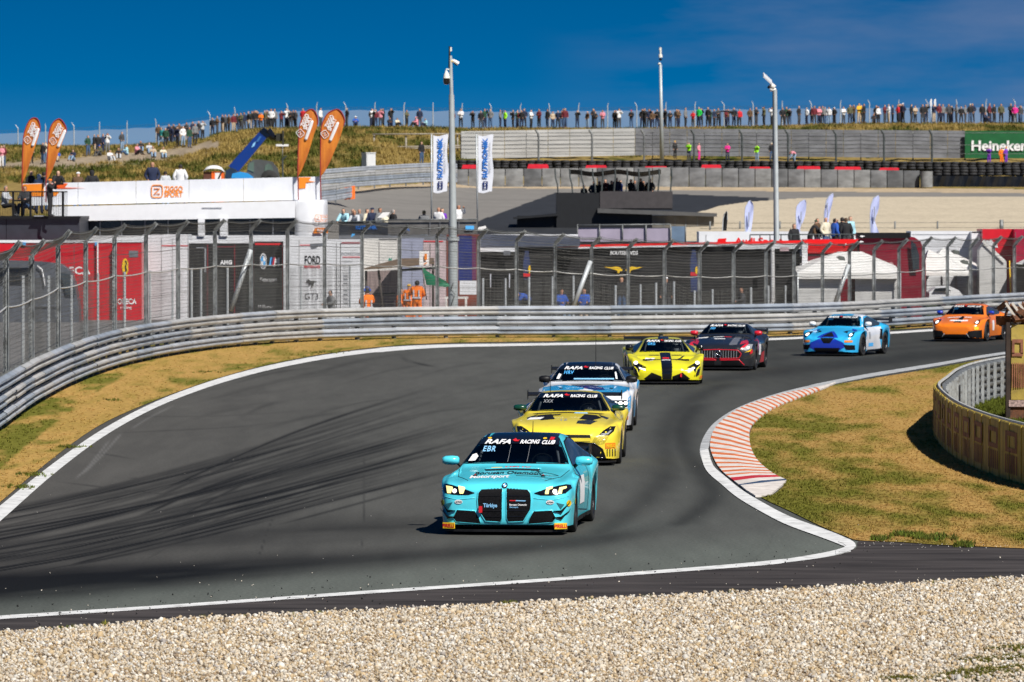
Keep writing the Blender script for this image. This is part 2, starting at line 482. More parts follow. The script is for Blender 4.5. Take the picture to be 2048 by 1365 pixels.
colr = base * (1 - dk)[:, None] * (0.70 + 0.38 * n1 + 0.22 * n2)[:, None]
# pale scuffs by the outer line
for c in ([(220, 880), (180, 930), (150, 960)], [(245, 865), (200, 915), (165, 950)], [(350, 810), (300, 835), (260, 860)]):
    q = np.array(catmull(c, 8)); q = q[np.argsort(q[:, 1])]
    f = np.interp(fy, q[:, 1], q[:, 0]); e = np.clip((fy - q[0, 1]) / 8, 0, 1) * np.clip((q[-1, 1] - fy) / 8, 0, 1)
    colr += (0.05 * np.exp(-((fx - f) / 2.5) ** 2) * e)[:, None]
nx, ny = len(pxs), len(pys)
ii = np.arange(nx - 1)[None, :] + nx * np.arange(ny - 1)[:, None]; ii = ii.ravel()
FC = np.stack([ii, ii + nx, ii + nx + 1, ii + 1], -1)
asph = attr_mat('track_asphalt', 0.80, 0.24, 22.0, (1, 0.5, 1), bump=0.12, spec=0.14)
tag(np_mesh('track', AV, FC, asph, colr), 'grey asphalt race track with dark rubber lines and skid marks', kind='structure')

def strip(name, c, w, z, m, n=8, label=None, kind='structure', parent=None, k=.80):
    """painted line: smooth centre curve in pixels with a width in pixels, laid on the ground"""
    q = np.array(catmull([(a[0], a[1], b) for a, b in zip(c, w)], n))
    vs = []
    for i in range(len(q)):
        d = q[min(i + 1, len(q) - 1)][:2] - q[max(i - 1, 0)][:2]; d /= np.linalg.norm(d) + 1e-9
        nn = np.array([-d[1], d[0]]) * q[i][2] / 2 * (k if q[i][2] > 9 else 1)
        vs.append(G(q[i][0] + nn[0], q[i][1] + nn[1], z)); vs.append(G(q[i][0] - nn[0], q[i][1] - nn[1], z))
    mb = MB(); mb.add(vs, [(2 * i, 2 * i + 1, 2 * i + 3, 2 * i + 2) for i in range(len(q) - 1)])
    return tag(mb.build(name, m, parent), label, kind=kind)

def poly_sheet(name, pts, z, m, label=None, kind='structure', cols=None):
    g = [G(x, y, z) for x, y in pts]
    mb = MB(); mb.add(g, [tuple(t) for t in tessellate_polygon([g])])
    return tag(mb.build(name, m), label, kind=kind)

line_m = mat('line_paint', (0.70, 0.70, 0.68), 0.6, var=0.12, scale=1.6, dirt=0.6)
line_g = mat('worn_line_paint', (0.40, 0.41, 0.41), 0.7, var=0.25, scale=2.0, dirt=0.5)
strip('white_line', LINE_OUT, OUT_W, 0.009, line_m, label='white line along the outer edge of the track by the guardrail')
strip('white_line', LINE_IN[:11], IN_W[:11], 0.009, line_g, label='worn grey and white line along the kerb of the inside bend')
ln = strip('white_line', LINE_IN[9:18], IN_W[9:18], 0.0125, line_m, label='white line running from the kerb to the corner of the service road')
strip('white_line', LINE_IN[18:], IN_W[18:], 0.009, line_m, label='thin white line along the service road')
nose = [(1684, 1073), (1700, 1079), (1710, 1086), (1712, 1093), (1706, 1099), (1692, 1105), (1672, 1109), (1671, 1101), (1684, 1097), (1692, 1092), (1686, 1087), (1676, 1083)]
poly_sheet('line_corner', nose, 0.0165, line_m, 'rounded corner of the white line')

# ---- service road in the foreground
serv_m = mat('service_asphalt', (0.046, 0.040, 0.038), 0.85, var=0.45, scale=2.2, stretch=(0.25, 1, 1), bump=0.15, spec=.15)
serv = [(x, y) for x, y in catmull(SERVICE_TOP, 4)] + [(x, y + 14) for x, y in GRAVEL_TOP[::-1]]
poly_sheet('service_road', serv, 0.004, serv_m, 'darker brown-black asphalt strip between the white line and the gravel')

# ---- grass and gravel sheets (they lie a little proud of the asphalt)
grass_att = attr_mat('grass_ground', 1.0, 0.35, 9.0, (1, 0.35, 1), bump=0.6, spec=0.05)
def grid_sheet(name, poly, z, m, colf, sx, sy, label, lump=0.0):
    xs0, xs1 = min(p[0] for p in poly), max(p[0] for p in poly); ys0, ys1 = min(p[1] for p in poly), max(p[1] for p in poly)
    ed = [Vector((a[0], a[1])) for a in poly]
    # constrained triangulation: crisp outline, regular inside
    ex = []
    for a, b in zip(ed, ed[1:] + ed[:1]):
        k = max(1, int((b - a).length / (sx * 2))); ex += [a.lerp(b, i / k) for i in range(k)]
    gx, gy = np.meshgrid(np.arange(xs0, xs1, sx), np.arange(ys0, ys1, sy)); gx, gy = gx.ravel(), gy.ravel()
    ok = inside([tuple(p) for p in ex], gx, gy)
    pts = ex + [Vector((a, b)) for a, b in zip(gx[ok], gy[ok])]
    res = delaunay_2d_cdt(pts, [(i, (i + 1) % len(ex)) for i in range(len(ex))], [], 1, 1e-4)
    q = np.array([tuple(p) for p in res[0]]); V = Garr(q[:, 0], q[:, 1], z)
    if lump: V[:, 2] += lump * vnoise(V[:, 0] * 0.7, V[:, 1] * 0.25, 77, 3)
    F3 = np.array([f for f in res[2] if len(f) == 3])
    n_ = np.cross(V[F3[:, 1]] - V[F3[:, 0]], V[F3[:, 2]] - V[F3[:, 0]])[:, 2]
    F3[n_ < 0] = F3[n_ < 0][:, ::-1]
    return tag(np_mesh(name, V, F3, m, colf(V, q)), label, kind='structure')

TAN = np.array([0.35, 0.215, 0.068]); OCH = np.array([0.29, 0.20, 0.05]); GRN = np.array([0.06, 0.09, 0.010]); OLV = np.array([0.14, 0.135, 0.02])
def mixc(a, b, t): return a * (1 - t)[:, None] + b * t[:, None]
def grass_mask(V, q):
    n = vnoise(V[:, 0] * 0.75 + 3, V[:, 1] * 0.16, 31, 5); n2 = vnoise(V[:, 0] * 2.2, V[:, 1] * 0.5, 32, 4)
    t = n * 0.65 + n2 * 0.35
    # greener by the kerb and by the far line, bare and tan in the middle
    px, py = q[:, 0], q[:, 1]
    e = np.exp(-(np.maximum(0, px - 1500) / 150) ** 2) * (py > 830) + 0.7 * np.exp(-((py - (735 + (1869 - px) * 0.16)) / 22) ** 2) + 0.5 * np.exp(-((py - 930) / 70) ** 2) * (px < 1750) + 0.45 * np.exp(-((py - 1040) / 40) ** 2) * (px < 1900)
    g = np.clip((t - 0.505 + 0.15 * e) * 5, 0, 1)
    return g, np.clip((n2 - 0.45) * 3, 0, 1)
def col_infield(V, q):
    g, s = grass_mask(V, q)
    c = mixc(mixc(np.tile(TAN, (len(V), 1)), OCH, s), GRN * 0.35 + OLV * 0.65, g * 0.9)
    return c
infield_poly = [tuple(p) for p in catmull(INFIELD, 3)]
grid_sheet('infield_grass', infield_poly, 0.014, grass_att, col_infield, 9, 5, 'dry tan and green grass inside the bend')

left_in = [(x - 10 + (0 if x < 400 else 8), y - 6 - (8 if x < 300 else 0)) for x, y in LINE_OUT]
def col_verge(V, q):
    n = vnoise(V[:, 0] * 1.1 + 9, V[:, 1] * 0.2, 41, 5); n2 = vnoise(V[:, 0] * 3, V[:, 1] * 0.5, 42, 3)
    bx = [p[0] for p in LINE_OUT]; by = [p[1] for p in LINE_OUT]
    dl = np.interp(q[:, 0], bx, by) - q[:, 1]
    g = np.clip((n * 0.7 + n2 * 0.3 - 0.60 + 0.20 * np.exp(-(dl / 16) ** 2) + 0.22 * (dl > 90) * (q[:, 0] < 800)) * 7, 0, 1)
    return mixc(mixc(np.tile(TAN * 1.12, (len(V), 1)), OCH, np.clip(n2 * 1.6 - 0.4, 0, 1)), GRN * 0.45 + OLV * 0.55, g * 0.9)
vp = [tuple(p) for p in catmull(left_in, 4)]
verge_poly = vp + [(2400, 618), (2048, 631), (1500, 655), (1024, 662), (600, 664), (300, 690), (120, 730), (0, 770), (-200, 860)]
grid_sheet('verge_grass', verge_poly, 0.014, grass_att, col_verge, 9, 4, 'straw-coloured grass verge between white line and guardrail')

paddock_m = mat('paddock_asphalt', (0.16, 0.155, 0.15), 0.9, var=0.2, scale=0.5)
poly_sheet('paddock_ground', [(-500, 860), (-60, 760), (120, 722), (300, 683), (600, 658), (1024, 656), (1500, 649), (2048, 626), (2500, 606), (2700, 586), (-1000, 586)], 0.004, paddock_m, 'grey paddock surface behind the debris fence')

# ---- gravel bed
gravel_att = attr_mat('gravel_ground', 0.95, 0.4, 26.0, (1, 1, 1), bump=0.8, spec=0.2)
gpoly = GRAVEL_TOP + [(2350, 1480), (-300, 1480)]
def col_gravel(V, q):
    n = vnoise(V[:, 0] * 14, V[:, 1] * 14, 51, 2)
    c = np.array([0.46, 0.36, 0.24])[None, :] * (0.6 + 0.6 * n)[:, None]; m = np.clip(1 - ((2100 - q[:, 0]) / 330) ** 2 - ((1400 - q[:, 1]) / 110) ** 2, 0, 1); return mixc(c, np.array([.07, .065, .02]), np.clip(m * 2, 0, 1))
grid_sheet('gravel_bed', gpoly, 0.012, gravel_att, col_gravel, 24, 16, 'gravel trap base in the foreground')

ico_v = []
bm = bmesh.new(); bmesh.ops.create_icosphere(bm, subdivisions=1, radius=1.0)
ICO_V = np.array([tuple(v.co) for v in bm.verts]); ICO_F = np.array([[v.index for v in f.verts] for f in bm.faces]); bm.free()
OCT_V = np.array([(1, 0, 0), (-1, 0, 0), (0, 1, 0), (0, -1, 0), (0, 0, 1), (0, 0, -1)], float)
OCT_F = np.array([(0, 2, 4), (2, 1, 4), (1, 3, 4), (3, 0, 4), (2, 0, 5), (1, 2, 5), (3, 1, 5), (0, 3, 5)])
def rot_mats(n):
    q = rng.normal(size=(n, 4)); q /= np.linalg.norm(q, axis=1)[:, None]
    w, x, y, z = q.T
    return np.stack([np.stack([1 - 2 * (y * y + z * z), 2 * (x * y - z * w), 2 * (x * z + y * w)], -1), np.stack([2 * (x * y + z * w), 1 - 2 * (x * x + z * z), 2 * (y * z - x * w)], -1), np.stack([2 * (x * z - y * w), 2 * (y * z + x * w), 1 - 2 * (x * x + y * y)], -1)], 1)
def scatter(name, pts, size, tv, tf, m, cols, label, flat=0.65, smooth=True, upright=False, kind='stuff'):
    n = len(pts)
    T = tv[None] * (1 + rng.uniform(-0.22, 0.22, (n, len(tv), 1)))
    T = T * (np.stack([rng.uniform(0.8, 1.3, n), rng.uniform(0.7, 1.1, n), np.full(n, flat)], -1) * size[:, None])[:, None, :]
    if upright:
        a = rng.uniform(0, 2 * np.pi, n); c, s = np.cos(a), np.sin(a); Z = np.zeros(n); O = np.ones(n)
        M = np.stack([np.stack([c, -s, Z], -1), np.stack([s, c, Z], -1), np.stack([Z, Z, O], -1)], 1)
    else: M = rot_mats(n)
    V = np.einsum('nij,nkj->nki', M, T) + pts[:, None, :]
    k = len(tv)
    Fc = (tf[None] + (np.arange(n) * k)[:, None, None]).reshape(-1, tf.shape[1])
    o = np_mesh(name, V.reshape(-1, 3), Fc, m, np.repeat(cols, k, axis=0), smooth)
    return tag(o, label, kind=kind)

stone_m = attr_mat('pebbles', 0.75, 0.12, 30.0, (1, 1, 1), spec=0.35)
pal = np.array([(0.60, 0.50, 0.36), (0.68, 0.60, 0.48), (0.50, 0.37, 0.21), (0.74, 0.70, 0.62), (0.36, 0.26, 0.16), (0.58, 0.44, 0.26), (0.42, 0.38, 0.34), (0.16, 0.12, 0.09), (0.62, 0.55, 0.44)])
prob = np.array([.21, .22, .11, .17, .05, .11, .04, .01, .08])
def gravel_pts(n, y0, y1):
    xx = rng.uniform(-8.2, 8.2, n); yy = rng.uniform(y0, y1, n)
    gt = np.interp(1024 + xx * F / yy, [p[0] for p in GRAVEL_TOP], [p[1] for p in GRAVEL_TOP])
    pyy = 405 + CAMH * F / yy
    keep = (pyy > gt + rng.normal(0, 1.6, n)) & (np.abs(xx) < yy * 0.094 + 0.6)
    return np.stack([xx, yy, np.full(n, 0.016)], -1)[keep]
gp = gravel_pts(150000, 53.5, 73.5)
gp[:, 2] += rng.uniform(0, 0.028, len(gp))
gs = np.clip(rng.lognormal(math.log(0.0172), 0.34, len(gp)), 0.010, 0.055)
near = gp[:, 1] < 0
scatter('gravel', gp, gs, ICO_V, ICO_F, stone_m, pal[rng.choice(len(pal), len(gp), p=prob)] * rng.uniform(0.58, 0.95, (len(gp), 1)), 'loose cream and brown gravel stones in the foreground', 0.6)

# ---- grass blades
def tuft(nb, h, spread, w):
    v, f = [], []
    for i in range(nb):
        a = rng.uniform(0, 2 * math.pi); r = rng.uniform(0, spread); bx, by = r * math.cos(a), r * math.sin(a)
        l = rng.uniform(0.5, 1.0) * h; b = rng.uniform(0, 2 * math.pi); ln = rng.uniform(0.1, 0.7) * h
        c, s = math.cos(b), math.sin(b)
        n = len(v)
        v += [(bx - s * w, by + c * w, 0), (bx + s * w, by - c * w, 0), (bx + c * ln, by + s * ln, l)]
        f.append((n, n + 1, n + 2))
    return np.array(v), np.array(f)
blade_m = attr_mat('grass_blades', 0.9, 0.15, 6.0, spec=0.1)
tv, tf = tuft(9, 1.0, 0.9, 0.13)
def grass_on(name, n, poly, colf, smin, smax, label, ylim=(60, 320), zb=0.012, dens=None):
    gy = rng.uniform(min(p[1] for p in poly), max(p[1] for p in poly), n * 3)
    gx = rng.uniform(max(-60, min(p[0] for p in poly)), min(2110, max(p[0] for p in poly)), n * 3)
    ok = inside(poly, gx, gy)
    gx, gy = gx[ok][:n], gy[ok][:n]
    q = np.stack([gx, gy], -1); V = Garr(gx, gy, zb)
    c = colf(V, q) * rng.uniform(0.82, 1.2, (len(V), 1))
    g = np.clip((c[:, 1] / (c[:, 0] + 1e-6) - 0.6) * 3, 0, 1)
    s = rng.uniform(smin, smax, len(V)) * (1 + 0.5 * g)
    return scatter(name, V, s, tv, tf, blade_m, c, label, flat=0.8, smooth=False, upright=True)
grass_on('grass', 26000, infield_poly, col_infield, 0.015, 0.042, 'dry grass blades covering the infield')
grass_on('grass', 15000, verge_poly, col_verge, 0.018, 0.05, 'straw grass blades on the verge beside the guardrail')

# taller green weeds at edges
def weeds(name, centres, label, hh=(0.05, 0.14), per=26, col=(0.10, 0.12, 0.02), zb=0.012):
    pts = []; 
    for (px, py, w) in centres:
        k = int(per * max(1, w / 20))
        gx = px + rng.normal(0, w * 0.5, k); gy = py + rng.normal(0, max(1.2, w * 0.05), k)
        pts.append(Garr(gx, gy, zb))
    V = np.concatenate(pts); c = np.array(col)[None, :] * rng.uniform(0.5, 1.5, (len(V), 1)) * (1 + rng.uniform(-0.2, 0.2, (len(V), 3)))
    return scatter(name, V, rng.uniform(hh[0], hh[1], len(V)), tv, tf, blade_m, c, label, flat=1.0, smooth=False, upright=True)
weeds('weeds', [(1812, 1072, 30), (1865, 1078, 40), (1760, 1080, 18), (1930, 1092, 20)], 'clump of green weeds where the infield meets the service road', (0.03, 0.10), 70)
weeds('weeds', [(150, 1257, 34), (212, 1250, 10), (80, 1262, 8), (405, 1237, 14), (490, 1236, 14), (585, 1232, 9), (640, 1230, 8), (1018, 1207, 22), (1295, 1196, 6), (1462, 1188, 6), (1180, 1202, 5), (1720, 1175, 24), (1860, 1168, 16), (1990, 1160, 22)], 'small green weeds growing at the edge of the gravel', (0.02, 0.055), 16, (0.16, 0.16, 0.03))
weeds('weeds', [(228, 801, 22), (410, 745, 26), (60, 950, 40), (140, 895, 30), (35, 975, 34), (650, 705, 30)], 'dark green grass patches on the verge beside the outer line', (0.03, 0.07), 24, (0.10, 0.11, 0.018))
weeds('weeds', [(1990, 1345, 60), (2030, 1300, 50), (1900, 1358, 50), (1800, 1362, 40), (2060, 1340, 60), (1960, 1325, 40), (1940, 1350, 50), (2040, 1320, 50)], 'mossy green weeds creeping over the gravel corner', (0.02, 0.06), 200, (0.12, 0.11, 0.02))

# rubber crumbs and stray stones on the asphalt
def bits(n, f_, col, s0, s1, label, name):
    q = np.array([f_() for _ in range(n)]); V = Garr(q[:, 0], q[:, 1], 0.014)
    return scatter(name, V, rng.uniform(s0, s1, n), OCT_V, OCT_F, stone_m, np.array(col)[None, :] * rng.uniform(0.7, 1.2, (n, 1)), label, 0.35)
rb = random.Random(3)
def f_line():
    x = rb.uniform(0, 1750); return (x, 1235 - 0.0685 * x + rb.gauss(-6, 14))
bits(240, f_line, (0.012, 0.012, 0.012), 0.005, 0.017, 'black rubber crumbs strewn along the inner white line', 'rubber_debris')
bits(60, lambda: (rb.uniform(0, 2000), rb.uniform(900, 1150)), (0.55, 0.52, 0.48), 0.005, 0.010, 'small pale stones scattered over the track', 'stray_stones')
bits(150, lambda: (rb.uniform(0, 2048), (1262 - 0.05 * rb.uniform(0, 2048)) - rb.random() ** 2 * 60), (0.6, 0.54, 0.45), 0.006, 0.016, 'pale stones thrown onto the service road', 'stray_stones')
bits(70, lambda: (rb.uniform(1720, 2048), rb.gauss(1088, 5)), (0.6, 0.56, 0.5), 0.006, 0.014, 'pale stones at the edge of the infield grass', 'stray_stones')

# ---- kerb
KL = [(1670, 767), (1626, 777), (1589, 784), (1543, 795), (1488, 814), (1455, 834), (1429, 860), (1420, 892), (1429, 922), (1445, 945), (1468, 964), (1481, 974)]
KR = [(1671, 768), (1650, 778), (1589, 801), (1543, 821), (1510, 847), (1500, 862), (1499, 880), (1502, 899), (1512, 920), (1528, 937), (1550, 953), (1573, 964)]
def densify(c, n=400):
    q = np.array(catmull(c, 12)); d = np.r_[0, np.cumsum(np.hypot(*(q[1:] - q[:-1]).T))]
    t = np.linspace(0, d[-1], n); return np.stack([np.interp(t, d, q[:, 0]), np.interp(t, d, q[:, 1])], -1)
kl, kr = densify(KL), densify(KR)
kerb = empty('kerb', G(1460, 880), 'orange and white striped kerb on the inside of the bend'); kerb['kind'] = 'structure'
k_or = mat('kerb_orange', (0.64, 0.16, 0.04), 0.6, var=0.2, scale=2, dirt=0.35); k_wh = mat('kerb_white', (0.70, 0.64, 0.58), 0.6, var=0.14, scale=2, dirt=0.45)
k_rd = mat('kerb_red', (0.50, 0.02, 0.03), 0.6); k_bl = mat('kerb_blue', (0.03, 0.06, 0.12), 0.6)
def kblock(a, b, m, nm='kerb_block'):
    ia, ib = int(a * 399), max(int(a * 399) + 1, int(b * 399)); ks = sorted({ia, (ia + ib) // 2, ib})
    vs = []
    for i in ks:
        p0, p1 = G(*kl[i], 0.006), G(*kr[i], 0.006)
        mid = p0.lerp(p1, 0.5)
        vs += [p0, Vector((p0.x, p0.y, 0.028)), Vector((mid.x, mid.y, 0.055)), Vector((p1.x, p1.y, 0.045)), p1]
    fs = []
    for i in range(len(ks) - 1):
        fs += [(i * 5 + j, i * 5 + j + 1, i * 5 + j + 6, i * 5 + j + 5) for j in range(4)]
    fs += [(0, 1, 2, 3, 4), tuple((len(ks) - 1) * 5 + j for j in (4, 3, 2, 1, 0))]
    mb = MB(); mb.add(vs, fs); return mb.build(nm, m, kerb)
t = 0.0; seq = [(0.105, k_wh)]
NS = 31; rem = 1 - 0.105 - 0.035 - 0.03
for i in range(NS):
    seq += [(rem / NS * 0.41, k_or), (rem / NS * 0.59, k_wh)]
seq += [(0.025, k_rd), (0.030, k_wh), (0.010, k_bl)]
# perspective: pieces get nearer, so equal picture steps are only approximate
for w_, m_ in seq:
    kblock(t, min(1, t + w_), m_); t += w_
mb = MB(); pl = [(1481, 974), (1573, 964), (1566, 972), (1543, 991), (1522, 995), (1511, 995), (1492, 983)]
mb.prism([G(x, y, 0.006) for x, y in pl], (0, 0, 0.03)); mb.build('kerb_end', k_wh, kerb)
# ================================================================== CARS
def paint(name, col, rough=0.26, var=0.03):
    return mat(name, col, rough, var=var, scale=2.0, coat=0.7, spec=0.5, dirt=0.10)
glass_m = mat('dark_car_glass', (0.006, 0.007, 0.010), 0.07, var=0.5, scale=3.5, spec=0.35)
glass_s = mat('side_car_glass', (0.03, 0.045, 0.06), 0.06, var=0.3, scale=1.5, spec=0.8)
blk = mat('black_trim', (0.006, 0.006, 0.007), 0.5, var=0.2, spec=.3)
blk_g = mat('gloss_black', (0.006, 0.006, 0.008), 0.15, var=0.2, coat=0.5)
carb = mat('carbon_black', (0.009, 0.009, 0.010), 0.42, var=0.4, scale=30, spec=.35)
tyre_m = mat('tyre_rubber', (0.018, 0.018, 0.018), 0.8, var=0.3, scale=8)
rim_m = mat('dark_rim', (0.035, 0.035, 0.038), 0.35, 0.7, var=0.2)
rim_b = mat('bright_rim_edge', (0.35, 0.33, 0.31), 0.4, 0.6)
wht = mat('white_print', (0.78, 0.78, 0.78), 0.5, var=0.02)
red_p = mat('red_print', (0.60, 0.012, 0.02), 0.5, var=0.03)
yel_p = mat('yellow_print', (0.80, 0.50, 0.01), 0.5, var=0.03)
org_p = mat('orange_print', (0.80, 0.22, 0.01), 0.5, var=0.03)
blu_p = mat('sky_blue_print', (0.08, 0.42, 0.85), 0.5, var=0.03)
ltb_p = mat('pale_blue_print', (0.25, 0.55, 0.85), 0.5, var=0.03)
gry_p = mat('grey_print', (0.25, 0.26, 0.28), 0.5, var=0.03)
lamp_m = mat('lit_headlamp', (0.9, 0.9, 0.85), 0.2, emit=(1.0, 0.98, 0.9, 1.6))
lampy_m = mat('lit_yellow_headlamp', (0.9, 0.8, 0.3), 0.2, emit=(1.0, 0.80, 0.28, 0.6))
chrome_m = mat('chrome', (0.7, 0.7, 0.72), 0.12, 1.0)
mesh_g = mat('grille_mesh', (0.005, 0.005, 0.006), 0.6, var=0.8, scale=60, spec=.15)  # flat patches on the body: near-black also stands in for shade inside the recess

cage_m = mat('roll_cage_grey', (.20, .21, .23), .5)
glass_t = bpy.data.materials.new('tinted_windscreen'); glass_t.use_nodes = True
_n, _l = glass_t.node_tree.nodes, glass_t.node_tree.links; _n.clear()
_o = _n.new('ShaderNodeOutputMaterial'); _t = _n.new('ShaderNodeBsdfTransparent'); _t.inputs[0].default_value = (.42, .46, .48, 1); _g = _n.new('ShaderNodeBsdfGlossy'); _g.inputs['Roughness'].default_value = .03
_f = _n.new('ShaderNodeFresnel'); _f.inputs['IOR'].default_value = 1.38; _m = _n.new('ShaderNodeMixShader'); _l.new(_f.outputs[0], _m.inputs[0]); _l.new(_t.outputs[0], _m.inputs[1]); _l.new(_g.outputs[0], _m.inputs[2]); _l.new(_m.outputs[0], _o.inputs[0])
class Car:
    def __init__(s, name, loc, yaw, spec, body_m, label, category='race car', helmet=None):
        s.driver = 'driver with helmet at the wheel of the ' + ' '.join(label.replace(',', '').split()[:5]); s.helmet = helmet or wht
        s.root = empty(name, loc, label, category, 'race cars following one another through the bend', rz=R(-yaw), local=True)
        s.spec = spec; K = spec; L = K['L']
        g = lambda k, y: pchip(*zip(*sorted(K[k].items())), y)
        ys = sorted(set([0, .012, .03, .06, .1, .15, .2, .25] + [round(.3 + .05 * i, 3) for i in range(int((L - .4) / .05))] + [L - .08, L - .04, L - .015, L]))
        ys = np.array(ys)
        hw, zb, zt, wt, cr = g('hw', ys), g('zb', ys), g('zt', ys), g('wt', ys), g('cr', ys)
        zl = g('zl', ys) if 'zl' in K else np.full(len(ys), 0.13)
        s.yf, s.yr, s.rw = K['yf'], K['yr'], K.get('rw', 0.335)
        ra = s.rw + 0.065
        for yw in (s.yf, s.yr):
            d = np.abs(ys - yw); a = s.rw + np.sqrt(np.maximum(0, ra * ra - d * d)); zl = np.where(d < ra, np.maximum(zl, a), zl)
            hw = hw + K.get('flare', 0.025) * np.exp(-((ys - yw) / 0.42) ** 4)
        secs = []
        for i, y in enumerate(ys):
            ze = zt[i] - cr[i]; ws = hw[i] - .07; z0 = zl[i]; zB = max(zb[i], z0 + 0.05)
            c = [(hw[i] - .025, z0), (hw[i] - .008, z0 + .28 * (zB - z0)), (hw[i], z0 + .55 * (zB - z0)), (hw[i] - .012, z0 + .84 * (zB - z0)), (ws, zB),
                 (wt[i] + (ws - wt[i]) * .72, zB + (ze - zB) * .28 + .012), (wt[i] + (ws - wt[i]) * .25, zB + (ze - zB) * .78), (wt[i] * .93, ze + .010), (wt[i] * .55, zt[i] - cr[i] * .28), (0, zt[i])]
            q = np.array(catmull(c, 3)); bx = c[0][0]; secs.append([(x, y, z) for x, z in q] + [(-x, y, z) for x, z in q[-2::-1]] + [(bx * t, y, z0) for t in (-.66, -.33, 0, .33, .66)])
        # front and rear caps: shrinking rings, slightly bulged
        def cap(sec, dy):
            a = np.array(sec); cx = np.array([0, a[0][1], (a[:, 2].min() + a[:, 2].max()) / 2]); out = []
            for k, (t, b) in enumerate([(.97, .25), (.8, .6), (.5, .9), (.2, 1.0)]):
                r = cx + (a - cx) * t; r[:, 1] += dy * b; out.append([tuple(p) for p in r])
            return out
        allsec = cap(secs[0], -0.03)[::-1] + secs + cap(secs[-1], 0.02)
        mb = MB(); mb.loft(allsec, 0, close=True)
        n = len(allsec[0])
        mb.f.append(tuple(range(n))); mb.m.append(0); mb.f.append(tuple((len(allsec) - 1) * n + k for k in range(n))); mb.m.append(0)
        s.body = mb.build('body', body_m, s.root, smooth=True, angle=38)
        s.bvh = BVHTree.FromPolygons(mb.v, mb.f)
        s.hw = lambda y: float(np.interp(y, ys, hw)); s.zt = lambda y: float(np.interp(y, ys, zt))
        # black floor and wheel-well liners
        mb = MB(); mb.box((0, L / 2, .17), (min(hw) * 0 + 1.25, L - .5, .14)); mb.box((0, s.yf, .40), (1.2, .9, .5)); mb.box((0, s.yr, .42), (1.2, .9, .55))
        mb.box((0, L / 2, .14), (1.66, L - 2.0 - 0.4, .08))
        mb.build('underbody', blk, s.root)
        s.wheels()
    def hit(s, view, a, b, off=0.005):
        o, d = {'F': ((a, -3, b), (0, 1, 0)), 'T': ((a, b, 3), (0, 0, -1)), 'R': ((3, a, b), (-1, 0, 0)), 'L': ((-3, a, b), (1, 0, 0))}[view]
        o, d = Vector(o), Vector(d)
        p, n, i, _ = s.bvh.ray_cast(o, d)
        if p is None:
            q = {'F': (a, .15, b), 'T': (a, b, s.zt(b)), 'R': (s.hw(a), a, b), 'L': (-s.hw(a), a, b)}[view]
            p, n, i, _ = s.bvh.find_nearest(Vector(q))
        if n.dot(d) > 0: n = -n
        if view == 'T': off = .0012 + off * .22
        return p + n * off
    def patch(s, name, m, pts, view='F', off=0.006, st=0.05, parent=None, mirror=False, label=None):
        out = []
        for sg in ((1, -1) if mirror else (1,)):
            vw = {'R': 'L'}.get(view, view) if sg < 0 else view
            q = [Vector((p[0] * (sg if view in 'FT' else 1), p[1])) for p in pts]
            ed = []
            for a, b in zip(q, q[1:] + q[:1]):
                k = max(1, math.ceil((b - a).length / st)); ed += [a.lerp(b, i / k) for i in range(k)]
            xs, zs = [p.x for p in q], [p.y for p in q]
            gx, gy = np.meshgrid(np.arange(min(xs), max(xs), st * .9) + st * .37, np.arange(min(zs), max(zs), st * .9) + st * .31); gx, gy = gx.ravel(), gy.ravel()
            ok = inside([tuple(p) for p in q], gx, gy)
            pt = ed + [Vector((x, y)) for x, y in zip(gx[ok], gy[ok])]
            r = delaunay_2d_cdt(pt, [(i, (i + 1) % len(ed)) for i in range(len(ed))], [], 1, 1e-5)
            mb = MB(); mb.add([s.hit(vw, p.x, p.y, off) for p in r[0]], [tuple(f) for f in r[2]])
            o = mb.build(name, m, parent or s.root, smooth=True, recalc=False)
            if label: o['label'] = label
            out.append(o)
        return out
    def text(s, t, a, b, h, m, view='F', bold=0.02, shear=0.0, width=None, rot=0.0, space=1.0, name='lettering', off=0.009, parent=None):
        v, f, w = text2d(t, bold, shear, space); sx = h if width is None else width / w
        c, sn = math.cos(R(rot)), math.sin(R(rot)); mb = MB()
        mb.add([s.hit(view, a + (x * sx * c - y * h * sn) * (-1 if view == 'L' else 1), b + x * sx * sn + y * h * c, off) for x, y in v], f)
        return mb.build(name, m, parent or s.root, recalc=False)
    def rimline(s, name, m, pts, view='F', r=0.012, closed=True, mirror=False, parent=None, off=0.0):
        for sg in ((1, -1) if mirror else (1,)):
            vw = {'R': 'L'}.get(view, view) if sg < 0 else view
            q = [Vector((p[0] * (sg if view in 'FT' else 1), p[1])) for p in pts]; ed = []
            for a, b in zip(q, q[1:] + (q[:1] if closed else [])):
                k = max(1, math.ceil((b - a).length / .06)); ed += [a.lerp(b, i / k) for i in range(k)]
            ed.append(q[0] if closed else q[-1])
            mb = MB(); mb.tube([s.hit(vw, p.x, p.y, off) for p in ed], r, 6)
            mb.build(name, m, parent or s.root, smooth=True)
    def wheels(s):
        r = s.rw; tr = MB()
        prof = [(r * .68, -.13), (r * .80, -.145), (r * .93, -.14), (r * .985, -.125), (r, -.09), (r, .09), (r * .985, .125), (r * .93, .14), (r * .80, .145), (r * .68, .13)]
        tr.lathe(prof, (0, 0, 0), 'X', 32); tm = tr.build('tyre', tyre_m, None, smooth=True, angle=50, link=False)
        rb_ = MB(); rb_.lathe([(r * .70, .12), (r * .68, .135), (r * .64, .12), (r * .62, .06), (r * .60, -.11), (r * .2, -.1), (0.001, -.1)], (0, 0, 0), 'X', 32)
        rb_.lathe([(0.001, .10), (.05, .10), (.055, .06), (.055, 0)], (0, 0, 0), 'X', 12)
